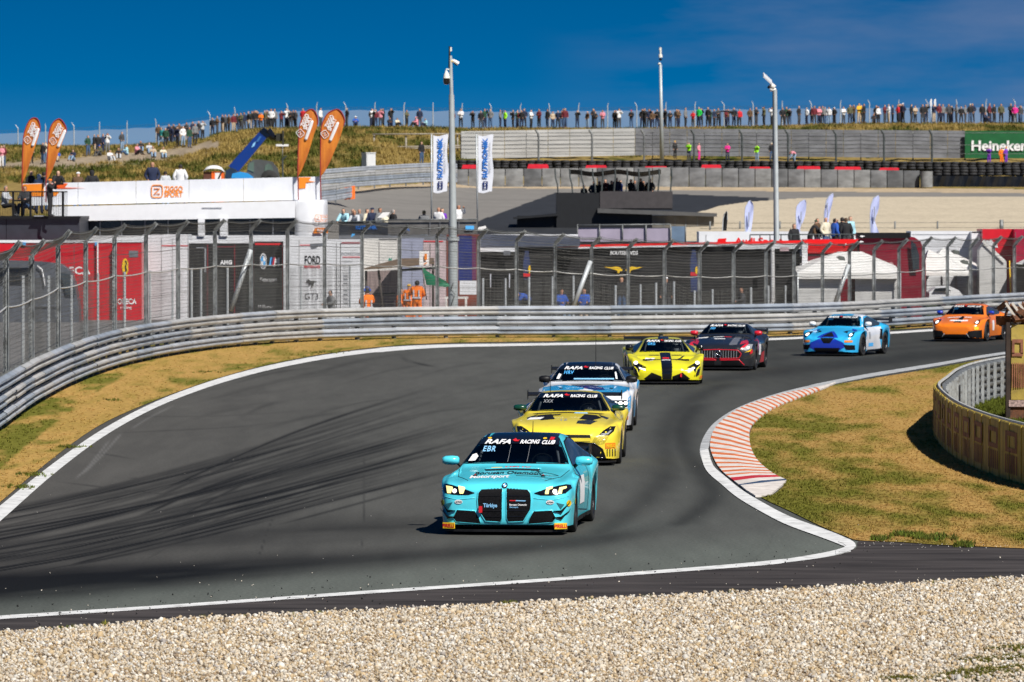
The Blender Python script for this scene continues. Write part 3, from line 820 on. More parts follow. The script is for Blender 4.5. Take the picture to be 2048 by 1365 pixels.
        rm = rb_.build('rim', rim_m, None, smooth=True, angle=40, link=False)
        sp = MB()
        for k in range(10):
            a = 2 * math.pi * k / 10 + (0.09 if k % 2 else -0.09)
            c, sn = math.cos(a), math.sin(a)
            p0, p1 = Vector((.095, c * .05, sn * .05)), Vector((.105, c * r * .66, sn * r * .66))
            sp.tube([p0, p1], [.020, .013], 5)
        spm = sp.build('spokes', s.spec.get('spoke', rim_m), None, link=False)
        rg = MB(); rg.lathe([(r * .70, .13), (r * .715, .137), (r * .685, .142), (r * .67, .13)], (0, 0, 0), 'X', 32)
        rgm = rg.build('rim_edge', s.spec.get('rimc', rim_m), None, smooth=True, link=False)
        ds = MB(); ds.lathe([(0.001, .02), (r * .5, .02), (r * .5, -.02), (0.001, -.02)], (0, 0, 0), 'X', 20)
        dsm = ds.build('brake_disc', rim_b, None, link=False)
        for yw in (s.yf, s.yr):
            for sg in (1, -1):
                w = bpy.data.objects.new('wheel', None); COL.objects.link(w); w.empty_display_size = .1
                w.parent = s.root; ORG[w] = Vector((0, 0, 0))
                w.location = (sg * (s.hw(yw) - .178 - (0.0 if yw == s.yf else .02)), yw, r); w.rotation_euler = (0, 0, (0 if sg > 0 else math.pi) + (R(s.spec.get('steer', 0)) if yw == s.yf else 0))
                for src in (tm, rm, spm, rgm, dsm):
                    o = bpy.data.objects.new(src.name.split('.')[0], src.data); COL.objects.link(o); o.parent = w
    # --- shared equipment
    def screen(s, pts, tops=None):
        me = s.body.data; bm = bmesh.new(); bm.from_mesh(me); cx = sum(p[0] for p in pts) / len(pts); cz = sum(p[1] for p in pts) / len(pts)
        sm = [(cx + (p[0] - cx) * .97, cz + (p[1] - cz) * .93) for p in pts]; kill = []
        for f in bm.faces:
            q = f.calc_center_median()
            if .9 < q.y < 2.6 and f.normal.y < -.15 and f.normal.z > .2 and inside(sm, np.array([q.x]), np.array([q.z]))[0]: kill.append(f)
        bmesh.ops.delete(bm, geom=kill, context='FACES'); bm.to_mesh(me); bm.free()
        x0 = max(p[0] for p in pts); z0 = min(p[1] for p in pts); z1 = max(p[1] for p in pts)
        yb = float(s.hit('F', 0, z0 + .03, 0).y); yt = float(s.hit('F', 0, z1 - .03, 0).y)
        mb = MB(); mb.box((0, (yb + yt) / 2 + .1, z0 - .10), (x0 * 1.9, (yt - yb) + .3, .1)); mb.box((0, yt + 1.0, .7), (x0 * 1.7, .06, .9)); mb.build('dashboard', blk, s.root)
        cg = MB()
        for sx in (-1, 1):
            cg.tube([(sx * x0 * .80, yb + .35, z0 - .05), (sx * x0 * .68, yt - .02, z1 - .07), (sx * x0 * .66, yt + .75, z1 - .05), (sx * x0 * .70, yt + .8, z0 - .2)], .022, 6)
        cg.tube([(-x0 * .68, yt, z1 - .08), (x0 * .68, yt, z1 - .08)], .022, 6); cg.tube([(-x0 * .66, yt + .75, z1 - .06), (x0 * .66, yt + .75, z1 - .06)], .022, 6); cg.tube([(-x0 * .66, yt + .75, z1 - .06), (x0 * .5, yt + .75, z0 - .15)], .022, 6); cg.tube([(x0 * .66, yt + .75, z1 - .06), (-x0 * .5, yt + .75, z0 - .15)], .022, 6)
        cg.build('roll_cage', cage_m, s.root, smooth=True)
        st = MB(); st.box((.34, yt + .35, z0 - .1), (.5, .16, .62)); st.build('seat', carb, s.root)
        sw = MB(); c0 = Vector((.34, yt - .22, z0 + .01)); sw.tube([c0 + Vector((.15 * math.cos(a), .03 * math.sin(a), .12 * math.sin(a))) for a in np.linspace(0, 2 * math.pi, 15)], .014, 5); sw.build('steering_wheel', carb, s.root)
        # the driver sits in the car: a thing of its own
        T = Matrix.Translation(s.root.location) @ Matrix.Rotation(s.root.rotation_euler.z, 4, 'Z'); hx = .34
        dr = empty('person', T @ Vector((hx, yt + .12, z0 - .45)), s.driver, 'person', 'drivers in the race cars', rz=s.root.rotation_euler.z, local=True)
        b_ = MB(); b_.tube([(0, .05, .0), (0, .02, .30), (0, 0, .42), (0, 0, .47)], [.17, .20, .12, .06], 12)
        for sx in (-1, 1): b_.tube([(sx * .17, 0, .34), (sx * .24, -.14, .18), (sx * .13, -.32, .40)], [.065, .05, .035], 8)
        b_.build('body', carb, dr, smooth=True)
        h_ = MB(); h_.lathe([(.001, .27), (.06, .26), (.105, .21), (.125, .14), (.12, .06), (.10, .0), (.06, -.02)], (0, -.01, .44), 'Z', 16); hm_ = h_.build('helmet', s.helmet, dr, smooth=True)
        v_ = MB(); v_.loft([[(.128 * math.sin(a), -.01 - .128 * math.cos(a), .44 + z) for a in np.linspace(-1.1, 1.1, 9)] for z in (.10, .185)]); v_.build('visor', blk_g, hm_, recalc=False)
        ws = s.patch('windscreen', glass_t, pts, 'F', 0.014, .05)[0]
        s.rimline('windscreen_seal', blk, pts, 'F', .010, parent=None)
        # dark sun strip along the top
        return ws
    def banner(s, z, w, h, code, cm=None, codepos=(-.46, None), curve=0.02, code_h=None, strip=None):
        if strip: s.patch('sun_strip', blk_g, strip, 'F', .020, .05)
        zz = z
        s.text('RAFA', -w * .30, zz, h, wht, 'F', .035, .35, width=w * .36, name='banner_lettering', off=.028)
        s.patch('banner_mark', red_p, [(-w * .10, zz + h * .35), (-w * .06, zz + h * .75), (-w * .03, zz + h * .3), (w * .0, zz + h * .5), (-w * .02, zz + h * .05), (-w * .07, zz + h * .1)], 'F', .028, .05)
        s.text('RACING', w * .145, zz, h * .86, wht, 'F', .035, .3, width=w * .27, name='banner_lettering', off=.028)
        s.text('CLUB', w * .40, zz - h * .12, h * .86, wht, 'F', .035, .3, width=w * .18, name='banner_lettering', off=.028)
        if code: s.text(code, codepos[0] * w, codepos[1] if codepos[1] else zz - h * 1.5, code_h or h * 1.15, cm or blu_p, 'F', .02, .18, name='driver_code', off=.022, space=1.15)
    def mirror(s, m, z, y, x, sz=(.23, .13, .12), stalk=True, mirror=True):
        for sg in (1, -1):
            c = Vector((sg * x, y, z)); pr = []
            for k, (t, sy, szz) in enumerate([(-.5, .35, .5), (-.42, .8, .85), (-.1, 1, 1), (.3, .95, .92), (.47, .6, .65), (.5, .2, .3)]):
                ring = []
                for j in range(12):
                    a = 2 * math.pi * j / 12; ring.append(c + Vector((sg * t * sz[0], sy * sz[1] * .5 * math.cos(a), szz * sz[2] * .5 * math.sin(a))))
                pr.append(ring)
            mb = MB(); mb.loft(pr, close=True, cap=True); o = mb.build('mirror', m, s.root, smooth=True)
            mb = MB(); p2 = Vector((sg * (s.hw(y) - .12), y + .03, z - .12)); mb.tube([c + Vector((-sg * sz[0] * .3, 0, -.02)), p2], [.022, .028], 6); mb.build('mirror_stalk', blk, o)
    def splitter(s, w, z=.075, y=-.07, t=.022, m=None, depth=.5):
        mb = MB(); pts = [(-w, depth), (-w, .12), (-w * .86, y + .06), (-w * .5, y), (w * .5, y), (w * .86, y + .06), (w, .12), (w, depth)]
        mb.prism([(x, yy, z) for x, yy in pts], (0, 0, t)); mb.build('splitter', m or carb, s.root)
    def wing(s, z=1.22, w=.92, y=None, m=None, endc=None):
        y = s.spec['L'] - .12 if y is None else y
        mb = MB(); pr = [(0, 0), (.06, .03), (.18, .035), (.28, .055), (.30, .05), (.18, .01), (.05, -.012)]
        mb.prism([(-w, y + a, z + b) for a, b in pr], (2 * w, 0, 0)); wi = mb.build('rear_wing', m or carb, s.root)
        for sg in (1, -1):
            mb = MB(); mb.box((sg * w, y + .13, z + .01), (.014, .36, .17)); mb.build('end_plate', endc or m or carb, wi)
            mb = MB(); mb.tube([(sg * .42, y - .12, s.zt(min(y, s.spec['L'] - .05)) - .06), (sg * .42, y + .12, z + .02)], .022, 6); mb.build('wing_support', blk, wi)
    def antenna(s, x, y, z, h=.4):
        mb = MB(); mb.tube([(x, y, z), (x, y + .05, z + h)], [.008, .004], 5); mb.build('antenna', blk, s.root)
    def tow(s, x, z):
        p = s.hit('F', x, z, .02); mb = MB(); mb.box(p + Vector((0, -.02, 0)), (.045, .05, .09)); mb.build('tow_strap', red_p, s.root)
    def tag_patch(s, x, z, w, h, txt='PIRELLI', m=None, tm=None, rot=0, mirror=False):
        for sg in ((1, -1) if mirror else (1,)):
            c_, s_ = math.cos(R(rot)), math.sin(R(rot)) * sg
            pts = [(sg * x + a * c_ - b * s_, z + a * s_ + b * c_) for a, b in ((-w / 2, -h / 2), (w / 2, -h / 2), (w / 2, h / 2), (-w / 2, h / 2))]
            o = s.patch('sponsor_decal', m or yel_p, pts, 'F', .010, .1)[0]
            if txt: s.text(txt, sg * x, z, h * .55, tm or red_p, 'F', .04, .1, width=w * .85, off=.014, parent=o, rot=rot * sg)
    def disc(s, name, m, x, z, r, r2=None, view='F', parent=None, off=.010):
        r2 = r2 or r
        return s.patch(name, m, [(x + r * math.cos(2 * math.pi * k / 14), z + r2 * math.sin(2 * math.pi * k / 14)) for k in range(14)], view, off, .06, parent)[0]

# ------------------------------------------------------------ turquoise coupe in the lead
cy = paint('turquoise_paint', (0.09, 0.66, 0.78)); cy_d = mat('dark_turquoise_plastic', (0.02, 0.13, 0.16), 0.4)
K = dict(L=4.8, yf=.92, yr=3.72, rw=.335, steer=2, flare=.03, spoke=rim_m,
         hw={0: .77, .05: .85, .15: .905, .35: .94, .6: .95, .92: .95, 1.6: .915, 2.4: .915, 3.2: .93, 3.72: .965, 4.2: .94, 4.6: .87, 4.8: .78},
         zb={0: .58, .1: .66, .3: .73, .92: .80, 1.5: .845, 2.5: .875, 3.5: .93, 4.3: .95, 4.8: .92},
         zt={0: .665, .06: .72, .2: .765, .5: .81, 1.0: .875, 1.42: .925, 1.5: .945, 2.28: 1.29, 2.8: 1.355, 3.3: 1.335, 4.0: 1.15, 4.4: 1.04, 4.8: .99},
         wt={0: .50, .2: .62, .9: .72, 1.4: .80, 1.5: .79, 2.28: .585, 3.0: .57, 3.6: .57, 4.3: .66, 4.8: .62},
         cr={0: .02, 1.42: .045, 2.28: .03, 3.3: .035, 4.8: .03}, zl={0: .15, .2: .13, 4.6: .15, 4.8: .25})
c = Car('race_car', G(1009, 1071), 6.0, K, cy, 'turquoise race coupe with tall twin grille leading the line of cars nearest the camera')
kid = [(.030, .665), (.33, .655), (.375, .60), (.385, .50), (.375, .37), (.27, .20), (.06, .19), (.035, .24)]
for sg in (1, -1):
    q = [(sg * x, z) for x, z in kid]
    gr = c.patch('grille', mesh_g, q, 'F', .012, .05)[0]
    c.rimline('grille_frame', cy, q, 'F', .014, parent=gr)
    for zz in (.27, .35, .56):
        xi = .05; xo = .36 if zz > .36 else .31 if zz > .3 else .28
        mb = MB(); mb.tube([c.hit('F', sg * xi, zz, .012), c.hit('F', sg * (xi + xo) / 2, zz, .012), c.hit('F', sg * xo, zz, .012)], .008, 5); mb.build('slat', blk_g, gr)
    hl = [(sg * x, z) for x, z in [(.43, .60), (.52, .575), (.72, .575), (.86, .60), (.925, .66), (.91, .70), (.86, .715), (.76, .70), (.60, .66)]]
    h = c.patch('headlight', blk_g, hl, 'F', .006, .07)[0]
    c.rimline('headlight_edge', blk, hl, 'F', .007, parent=h)
    for bx in (.61, .79):
        c.patch('light_bar', lampy_m, [(sg * (bx - .03), .590), (sg * (bx + .02), .590), (sg * (bx + .025), .645), (sg * (bx + .075), .665), (sg * (bx + .07), .69), (sg * (bx - .015), .675)] if sg > 0 else [(sg * (bx - .02), .590), (sg * (bx + .03), .590), (sg * (bx + .05), .66), (sg * (bx + .06), .69), (sg * (bx - .04), .675), (sg * (bx - .045), .65)], 'F', .011, .05, parent=h)
    d = c.disc('projector', lamp_m, sg * .715, .622, .030, .028, parent=h, off=.013)
    # lower side intake, canards and corner vent
    it = [(sg * x, z) for x, z in [(.42, .345), (.68, .36), (.735, .25), (.69, .19), (.34, .165), (.36, .24)]]
    i_ = c.patch('side_intake', mesh_g, it, 'F', .012, .05)[0]; c.rimline('intake_edge', cy, it, 'F', .013, parent=i_)
    mb = MB(); a, b_ = c.hit('F', sg * .70, .345, .01), c.hit('F', sg * .90, .42, .02)
    for zz, dz in ((.345, .11), (.255, .09)):
        pts = [c.hit('F', sg * .70, zz, .0), c.hit('F', sg * .80, zz + .01, .02), c.hit('F', sg * .885, zz + dz, .035), c.hit('F', sg * .90, zz + dz + .035, .035), c.hit('F', sg * .91, zz + dz - .02, .0), c.hit('F', sg * .82, zz - .03, .0)]
        mb = MB(); mb.prism(pts, (0, -.035, .008)); mb.build('canard', carb, c.root)
    c.patch('bumper_vent', cy_d, [(sg * .74, .47), (sg * .85, .44), (sg * .80, .37)], 'F', .005, .06)
    o = c.disc('oval_decal', wht, sg * .655, .475, .058, .030); c.text('ALPSAN', sg * .655, .475, .026, blk, width=.09, off=.014, parent=o)
    c.disc('shell_decal', yel_p, sg * .90, .455, .026, .045); 
    p = c.hit('F', sg * .80, .20, .0); mb = MB(); mb.box((p.x, p.y - .012, .135), (.19, .02, .085), rz=sg * .42); pl_ = mb.build('corner_plate', yel_p, c.root)
    v_, f_, w_ = text2d('PIRELLI', .04, .1); mb = MB(); ux_ = Vector((math.cos(.42 * sg), math.sin(.42 * sg), 0)); nn_ = Vector((ux_.y, -ux_.x, 0)); mb.add([Vector((p.x, p.y - .012, .135)) + ux_ * (a * .19 / w_) + Vector((0, 0, b * .05)) + nn_ * .013 for a, b in v_], f_); mb.build('lettering', red_p, pl_, recalc=False)
    for xx, yy in ((.49, .62),):
        p = c.hit('T', sg * xx, yy, .0); mb = MB(); mb.lathe([(.035, 0), (.033, .012), (.012, .02), (.001, .02)], p, 'Z', 12); hp = mb.build('bonnet_pin', blk, c.root)
        mb = MB(); mb.lathe([(.012, .02), (.010, .028), (.001, .028)], p, 'Z', 8); mb.build('pin_ring', red_p, hp)
c.text('T\u00fcrkiye', -.20, .43, .055, ltb_p, width=.20, bold=.03, off=.018)
c.text('Borusan Otomotiv', .20, .44, .028, wht, width=.25, bold=.03, off=.018); c.text('Motorsport', .14, .405, .022, ltb_p, width=.12, off=.018)
c.patch('tricolour_bar', red_p, [(.07, .49), (.16, .49), (.17, .503), (.08, .503)], off=.018); c.patch('tricolour_bar', ltb_p, [(.16, .49), (.30, .487), (.31, .50), (.17, .503)], off=.018)
# roundel
o = c.disc('roundel', blk, 0, .700, .042, .036, off=.012); o2 = c.disc('roundel_field', wht, 0, .700, .026, .022, off=.016, parent=o)
for sx, sz in ((1, 1), (-1, -1)):
    c.patch('roundel_quarter', blu_p, [(0, .700), (sx * .026, .700), (sx * .018, .700 + sz * .016), (0, .700 + sz * .022)], 'F', .019, .03, parent=o)
c.tow(-.335, .37)
c.splitter(.86, .05, -.05, .03)
# bonnet: vent, lettering, logo lines
c.patch('bonnet_vent', carb, [(-.38, 1.02), (.38, 1.06), (.40, 1.24), (-.42, 1.20)], 'T', .004)
c.rimline('vent_lip', cy, [(-.42, 1.22), (.40, 1.26)], 'T', .012, closed=False)
c.text('Borusan Otomotiv', -.02, .84, .24, blk, 'T', .02, width=.98, off=.016)
c.text('Motorsport', -.27, .55, .24, wht, 'T', .03, width=.56, off=.016)
lg = [(.28, 1.0), (.42, 1.04), (.36, .98), (.60, .86), (.70, .76), (.62, .68), (.40, .70), (.10, .72)]
c.rimline('logo_line', blk, lg, 'T', .005, closed=False); c.rimline('logo_line', blk, [(.10, .60), (.40, .58), (.55, .50), (.66, .46)], 'T', .005, closed=False)
c.text('HELIX', .06, 1.34, .10, red_p, 'T', .02, width=.38); c.disc('shell_decal', yel_p, -.25, 1.30, .085, .045, 'T')
c.rimline('bumper_crease', cy, [(.42, .53), (.68, .505), (.90, .55)], 'F', .007, closed=False, mirror=True)
c.rimline('bonnet_gap', blk, [(.80, 1.35), (.74, .7), (.55, .25)], 'T', .005, closed=False, mirror=True)
ws = [(-.76, .945), (-.4, .952), (0, .955), (.4, .952), (.76, .945), (.70, 1.06), (.60, 1.22), (.55, 1.285), (.2, 1.312), (-.2, 1.312), (-.55, 1.285), (-.60, 1.22), (-.70, 1.06)]
c.screen(ws)
c.patch('roof_panel', blk_g, [(-.54, 2.34), (0, 2.36), (.54, 2.34), (.52, 3.2), (-.52, 3.2)], 'T', .006, .12)
c.banner(1.225, 1.06, .058, 'EBR', ltb_p, codepos=(-.40, 1.135), code_h=.075, strip=[(-.545, 1.285), (-.2, 1.308), (.2, 1.308), (.545, 1.285), (.585, 1.19), (.2, 1.205), (-.2, 1.205), (-.585, 1.19)])
for x in (-.12, .16):
    c.rimline('wiper_line', gry_p, [(x, .96), (x + .005, 1.19)], 'F', .0025, closed=False, off=.018)
c.patch('windscreen_sticker', wht, [(-.70, .965), (-.60, .97), (-.565, 1.03), (-.60, 1.07), (-.655, 1.05)], 'F', .022, .04)
c.patch('windscreen_sticker', red_p, [(.43, 1.25), (.49, 1.247), (.50, 1.28), (.44, 1.285)], 'F', .028, .04)
for x in (-.45, .36): c.disc('sticker_ring', yel_p, x, 1.268, .03, .010, off=.028)
side = [(1.72, .915), (2.0, 1.05), (2.42, 1.235), (2.9, 1.275), (3.35, 1.25), (3.75, 1.12), (3.9, 1.01), (3.7, .965), (2.7, .925)]
c.patch('side_window', glass_s, side, 'R', .006, .09, mirror=True); c.rimline('window_seal', blk, side, 'R', .012, mirror=True)
c.rimline('door_gap', blk, [(1.62, .88), (1.56, .30), (2.95, .22), (3.05, .60), (2.98, .93)], 'R', .006, closed=False, mirror=True)
c.patch('race_number_panel', wht, [(1.75, .36), (2.45, .36), (2.45, .76), (1.75, .76)], 'R', .006, .1, mirror=True)
c.patch('side_skirt', carb, [(1.34, .12), (3.28, .12), (3.28, .20), (1.34, .20)], 'R', .02, .1, mirror=True)
c.patch('fender_vent', blk, [(1.35, .52), (1.50, .54), (1.47, .62), (1.34, .66)], 'R', .006, .06, mirror=True)
c.text('UCRA', 1.15, .78, .07, blk, 'R', width=.20, rot=25); c.disc('shell_decal', yel_p, .52, .46, .05, .05, 'R')
c.mirror(cy, .985, 1.78, .975, (.25, .18, .14)); c.wing(1.02, .80, 4.5, carb)
c.antenna(.1, 3.0, 1.35, .16)
bmw = c

# ------------------------------------------------------------ yellow coupe second in line
ye = paint('lemon_paint', (0.80, 0.64, 0.045)); ye_d = paint('dark_hatching', (0.03, 0.028, 0.01)); gd = paint('dark_green_paint', (0.005, 0.05, 0.028))
K = dict(L=4.5, yf=.93, yr=3.6, rw=.34, flare=.035, spoke=rim_m,
         hw={0: .66, .05: .78, .15: .87, .4: .95, .93: .98, 1.6: .93, 2.4: .93, 3.2: .96, 3.6: 1.0, 4.1: .96, 4.5: .80},
         zb={0: .50, .1: .60, .35: .73, .93: .80, 1.5: .82, 2.5: .86, 3.5: .92, 4.1: .92, 4.5: .86},
         zt={0: .58, .06: .64, .2: .71, .5: .785, 1.0: .86, 1.42: .915, 1.5: .93, 2.2: 1.235, 2.7: 1.275, 3.2: 1.23, 3.9: 1.04, 4.2: .98, 4.5: .93},
         wt={0: .45, .2: .60, .9: .72, 1.4: .78, 1.5: .77, 2.2: .56, 3.0: .54, 3.5: .54, 4.1: .66, 4.5: .6},
         cr={0: .02, 1.42: .05, 2.2: .035, 3.3: .035, 4.5: .03}, zl={0: .14, .2: .12, 4.5: .2})
c = Car('race_car', G(1131, 932), 2.8, K, ye, 'yellow race coupe with dark green mirrors right behind the turquoise leader')
big = [(-.52, .40), (-.30, .415), (0, .42), (.30, .415), (.52, .40), (.66, .30), (.72, .14), (-.72, .14), (-.66, .30)]
g_ = c.patch('front_grille', mesh_g, big, 'F', .004, .09)[0]; c.rimline('grille_frame', blk_g, big, 'F', .016, parent=g_)
c.patch('nose_badge_slot', blk, [(-.20, .485), (.46, .485), (.44, .555), (-.18, .56)], 'F', .006)
c.patch('nose_intake_plate', ye, [(-.10, .44), (.45, .44), (.45, .50), (-.10, .50)], 'F', .010)
for sg in (1, -1):
    hl = [(sg * x, z) for x, z in [(.60, .555), (.78, .545), (.86, .61), (.89, .70), (.80, .70), (.68, .63)]]
    h = c.patch('headlight', blk_g, hl, 'F', .006, .07)[0]
    c.patch('light_bar', gry_p, [(sg * .63, .56), (sg * .76, .56), (sg * .83, .63), (sg * .80, .63), (sg * .74, .58), (sg * .65, .575)], 'F', .010, .05, parent=h)
    for k in range(11):
        a0, a1 = (.44 + k * .010, .36 + k * .018), (.70 + k * .012, .40 + k * .020)
        c.rimline('hatch_line', ye_d, [(sg * a0[0], a0[1]), (sg * a1[0], a1[1])], 'F', .0035, closed=False)
    c.tag_patch(sg * .80, .36, .17, .10, m=org_p, tm=yel_p)
    for k in range(4): c.patch('corner_bar', ye_d, [(sg * (.74 + k * .045), .17), (sg * (.755 + k * .045), .17), (sg * (.755 + k * .045), .30), (sg * (.74 + k * .045), .30)], 'F', .008, .06)
    c.patch('bonnet_vent', blk, [(sg * .22, .70), (sg * .46, .62), (sg * .62, .95), (sg * .52, 1.20), (sg * .30, 1.25)], 'T', .006)
    c.patch('bonnet_stripe', ye_d, [(sg * .55, 1.30), (sg * .75, 1.05), (sg * .72, .85), (sg * .60, 1.05)], 'T', .006)
c.patch('bonnet_panel', blk, [(-.60, 1.02), (-.15, 1.08), (-.12, 1.22), (-.55, 1.20)], 'T', .007)
c.patch('hood_hatching', ye_d, [(.18, .34), (.44, .30), (.56, .60), (.40, .66), (.20, .56)], 'T', .006); c.patch('cowl_band', blk, [(-.60, 1.33), (.60, 1.33), (.66, 1.42), (-.66, 1.42)], 'T', .006)
c.patch('race_number_panel', wht, [(-.74, .80), (-.48, .74), (-.42, .95), (-.68, 1.0)], 'T', .009); c.text('12', -.05, .62, .16, gry_p, 'T', width=.12)
c.patch('windscreen_sticker', ltb_p, [(.10, 1.30), (.36, 1.32), (.34, 1.42), (.12, 1.40)], 'T', .010)
c.tow(.0, .37); c.splitter(.90, .06, -.08, .03)
ws = [(-.74, .925), (0, .935), (.74, .925), (.67, 1.04), (.56, 1.20), (.53, 1.222), (.2, 1.245), (-.2, 1.245), (-.53, 1.222), (-.56, 1.20), (-.67, 1.04)]
c.screen(ws)
c.banner(1.17, 1.02, .052, 'XXX', gry_p, codepos=(-.38, 1.085), code_h=.055, strip=[(-.53, 1.22), (-.2, 1.243), (.2, 1.243), (.53, 1.22), (.575, 1.14), (.2, 1.15), (-.2, 1.15), (-.575, 1.14)])
side = [(1.72, .90), (2.0, 1.03), (2.35, 1.18), (2.8, 1.20), (3.2, 1.15), (3.5, 1.0), (3.3, .93), (2.6, .90)]
c.patch('side_window', glass_s, side, 'R', .006, .09, mirror=True); c.rimline('door_gap', blk, [(1.62, .86), (1.56, .30), (2.85, .22), (2.95, .6), (2.9, .9)], 'R', .006, closed=False, mirror=True)
c.patch('fender_vent', blk, [(1.36, .5), (1.55, .52), (1.5, .66), (1.36, .68)], 'R', .006, .06, mirror=True)
c.mirror(gd, .985, 1.72, .90, (.24, .16, .12)); c.wing(1.12, .88, 4.3); c.antenna(-.36, 2.0, 1.13, .42)

# ------------------------------------------------------------ white and blue muscle car third in line
wb = paint('pearl_white_paint', (0.72, 0.74, 0.78)); lb = paint('sky_blue_paint', (0.03, 0.36, 0.72)); nb = paint('navy_paint', (0.012, 0.02, 0.16))
K = dict(L=4.8, yf=.95, yr=3.68, rw=.345, flare=.03, spoke=rim_m,
         hw={0: .78, .05: .85, .15: .90, .4: .945, .95: .97, 1.6: .94, 2.4: .94, 3.2: .95, 3.7: .99, 4.3: .95, 4.8: .85},
         zb={0: .66, .1: .74, .35: .82, .95: .88, 1.5: .90, 2.5: .92, 3.5: .99, 4.3: 1.0, 4.8: .98},
         zt={0: .74, .06: .79, .2: .83, .5: .87, 1.0: .93, 1.5: .98, 1.58: 1.0, 2.28: 1.31, 2.8: 1.375, 3.4: 1.32, 4.1: 1.13, 4.4: 1.07, 4.8: 1.03},
         wt={0: .62, .2: .70, .9: .78, 1.5: .80, 1.58: .79, 2.28: .60, 3.0: .58, 3.6: .56, 4.3: .68, 4.8: .65},
         cr={0: .02, 1.5: .05, 2.28: .035, 3.3: .035, 4.8: .03}, zl={0: .16, .2: .14, 4.8: .25})
c = Car('race_car', G(1170, 865), 2.8, K, wb, 'white and sky blue muscle race car with black roof, third in the line of cars')
for sg in (1, -1):
    c.patch('livery_patch', lb, [(sg * .05, .04), (sg * .70, .06), (sg * .90, .5), (sg * .90, 1.0), (sg * .80, 1.26), (sg * .52, 1.32), (sg * .36, 1.08), (sg * .05, .9)], 'T', .005)
    hl = [(sg * x, z) for x, z in [(.50, .50), (.86, .52), (.90, .66), (.55, .66)]]
    h = c.patch('headlight', blk_g, hl, 'F', .006, .07)[0]
    for k in range(3): c.disc('lamp', lampy_m if sg < 0 else lamp_m, sg * (.63 + .10 * k), .60, .04, .035, parent=h, off=.011)
    c.tag_patch(sg * .78, .30, .20, .08, m=org_p, tm=yel_p)
    c.patch('livery_patch', lb, [(sg * .86, .30), (sg * .93, .50), (sg * .93, .75), (sg * .88, .70)], 'F', .005, .06)
    p = c.hit('T', sg * .52, .68); mb = MB(); mb.lathe([(.04, 0), (.035, .014), (.001, .016)], p, 'Z', 10); mb.build('bonnet_pin', blk, c.root)
c.patch('front_grille', mesh_g, [(-.50, .66), (.50, .66), (.52, .46), (.44, .36), (-.44, .36), (-.52, .46)], 'F', .005)
c.patch('lower_intake', blk, [(-.62, .28), (.62, .28), (.70, .15), (-.70, .15)], 'F', .005)
c.patch('bonnet_vent', blk, [(-.30, 1.06), (.28, 1.10), (.32, 1.25), (-.34, 1.22)], 'T', .007)
c.patch('livery_stripe', nb, [(-.26, 1.02), (.14, 1.04), (.34, .80), (.40, .45), (.16, .40), (-.10, .75)], 'T', .009)
c.disc('nose_emblem', wht, .0, .35, .16, .12, 'T', off=.012)
c.splitter(.90, .07, -.08, .03)
ws = [(-.78, .995), (0, 1.005), (.78, .995), (.70, 1.12), (.59, 1.28), (.56, 1.305), (.2, 1.33), (-.2, 1.33), (-.56, 1.305), (-.59, 1.28), (-.70, 1.12)]
c.screen(ws)
c.patch('roof_panel', blk_g, [(-.55, 2.34), (0, 2.36), (.55, 2.34), (.54, 3.3), (-.54, 3.3)], 'T', .006, .12)
c.banner(1.245, 1.06, .056, 'HRV', blu_p, codepos=(-.38, 1.165), code_h=.07, strip=[(-.55, 1.30), (-.2, 1.325), (.2, 1.325), (.55, 1.30), (.60, 1.215), (.2, 1.23), (-.2, 1.23), (-.60, 1.215)])
c.patch('windscreen_sticker', wht, [(-.66, 1.03), (-.60, 1.03), (-.56, 1.12), (-.61, 1.14)], 'F', .022, .05); c.patch('windscreen_sticker', wht, [(.58, 1.03), (.62, 1.03), (.58, 1.17), (.55, 1.17)], 'F', .022, .05)
c.patch('windscreen_sticker', ltb_p, [(-.30, 1.02), (.55, 1.02), (.54, 1.045), (-.29, 1.045)], 'F', .022, .05)
side = [(1.8, .97), (2.05, 1.1), (2.42, 1.25), (2.9, 1.29), (3.3, 1.25), (3.6, 1.08), (3.3, 1.0), (2.6, .96)]
c.patch('side_window', glass_s, side, 'R', .006, .09, mirror=True)
c.patch('livery_patch', lb, [(1.4, .22), (3.2, .22), (3.2, .55), (2.3, .75), (1.5, .45)], 'R', .006, .1, mirror=True); c.patch('livery_patch', lb, [(3.3, .8), (4.5, .7), (4.6, .95), (3.4, .96)], 'R', .006, .1, mirror=True)
c.mirror(blk, 1.04, 1.82, .91, (.24, .15, .15)); c.wing(1.16, .88, 4.45); c.antenna(.12, 3.0, 1.37, .65)

# ------------------------------------------------------------ bright yellow mid-engined car
yg = paint('acid_yellow_paint', (0.72, 0.66, 0.012))
K = dict(L=4.55, yf=.98, yr=3.65, rw=.335, flare=.03, spoke=rim_m,
         hw={0: .62, .05: .74, .15: .84, .4: .93, .98: .97, 1.7: .92, 2.4: .95, 3.2: 1.0, 3.7: 1.01, 4.2: .97, 4.55: .85},
         zb={0: .34, .1: .46, .4: .64, .8: .745, 1.1: .76, 1.6: .74, 2.4: .78, 3.2: .88, 3.8: .90, 4.55: .84},
         zt={0: .42, .08: .47, .3: .57, .7: .68, 1.1: .78, 1.22: .81, 2.05: 1.15, 2.5: 1.19, 3.1: 1.12, 3.9: .96, 4.55: .88},
         wt={0: .40, .3: .50, .9: .60, 1.15: .72, 1.22: .71, 2.05: .47, 2.8: .46, 3.4: .44, 4.1: .6, 4.55: .6},
         cr={0: .02, 1.15: .06, 2.05: .04, 3.0: .05, 4.55: .03}, zl={0: .13, .2: .12, 4.55: .25})
c = Car('race_car', G(1334, 770), -1.0, K, yg, 'acid yellow low supercar with a black centre stripe, fourth in the line of cars')
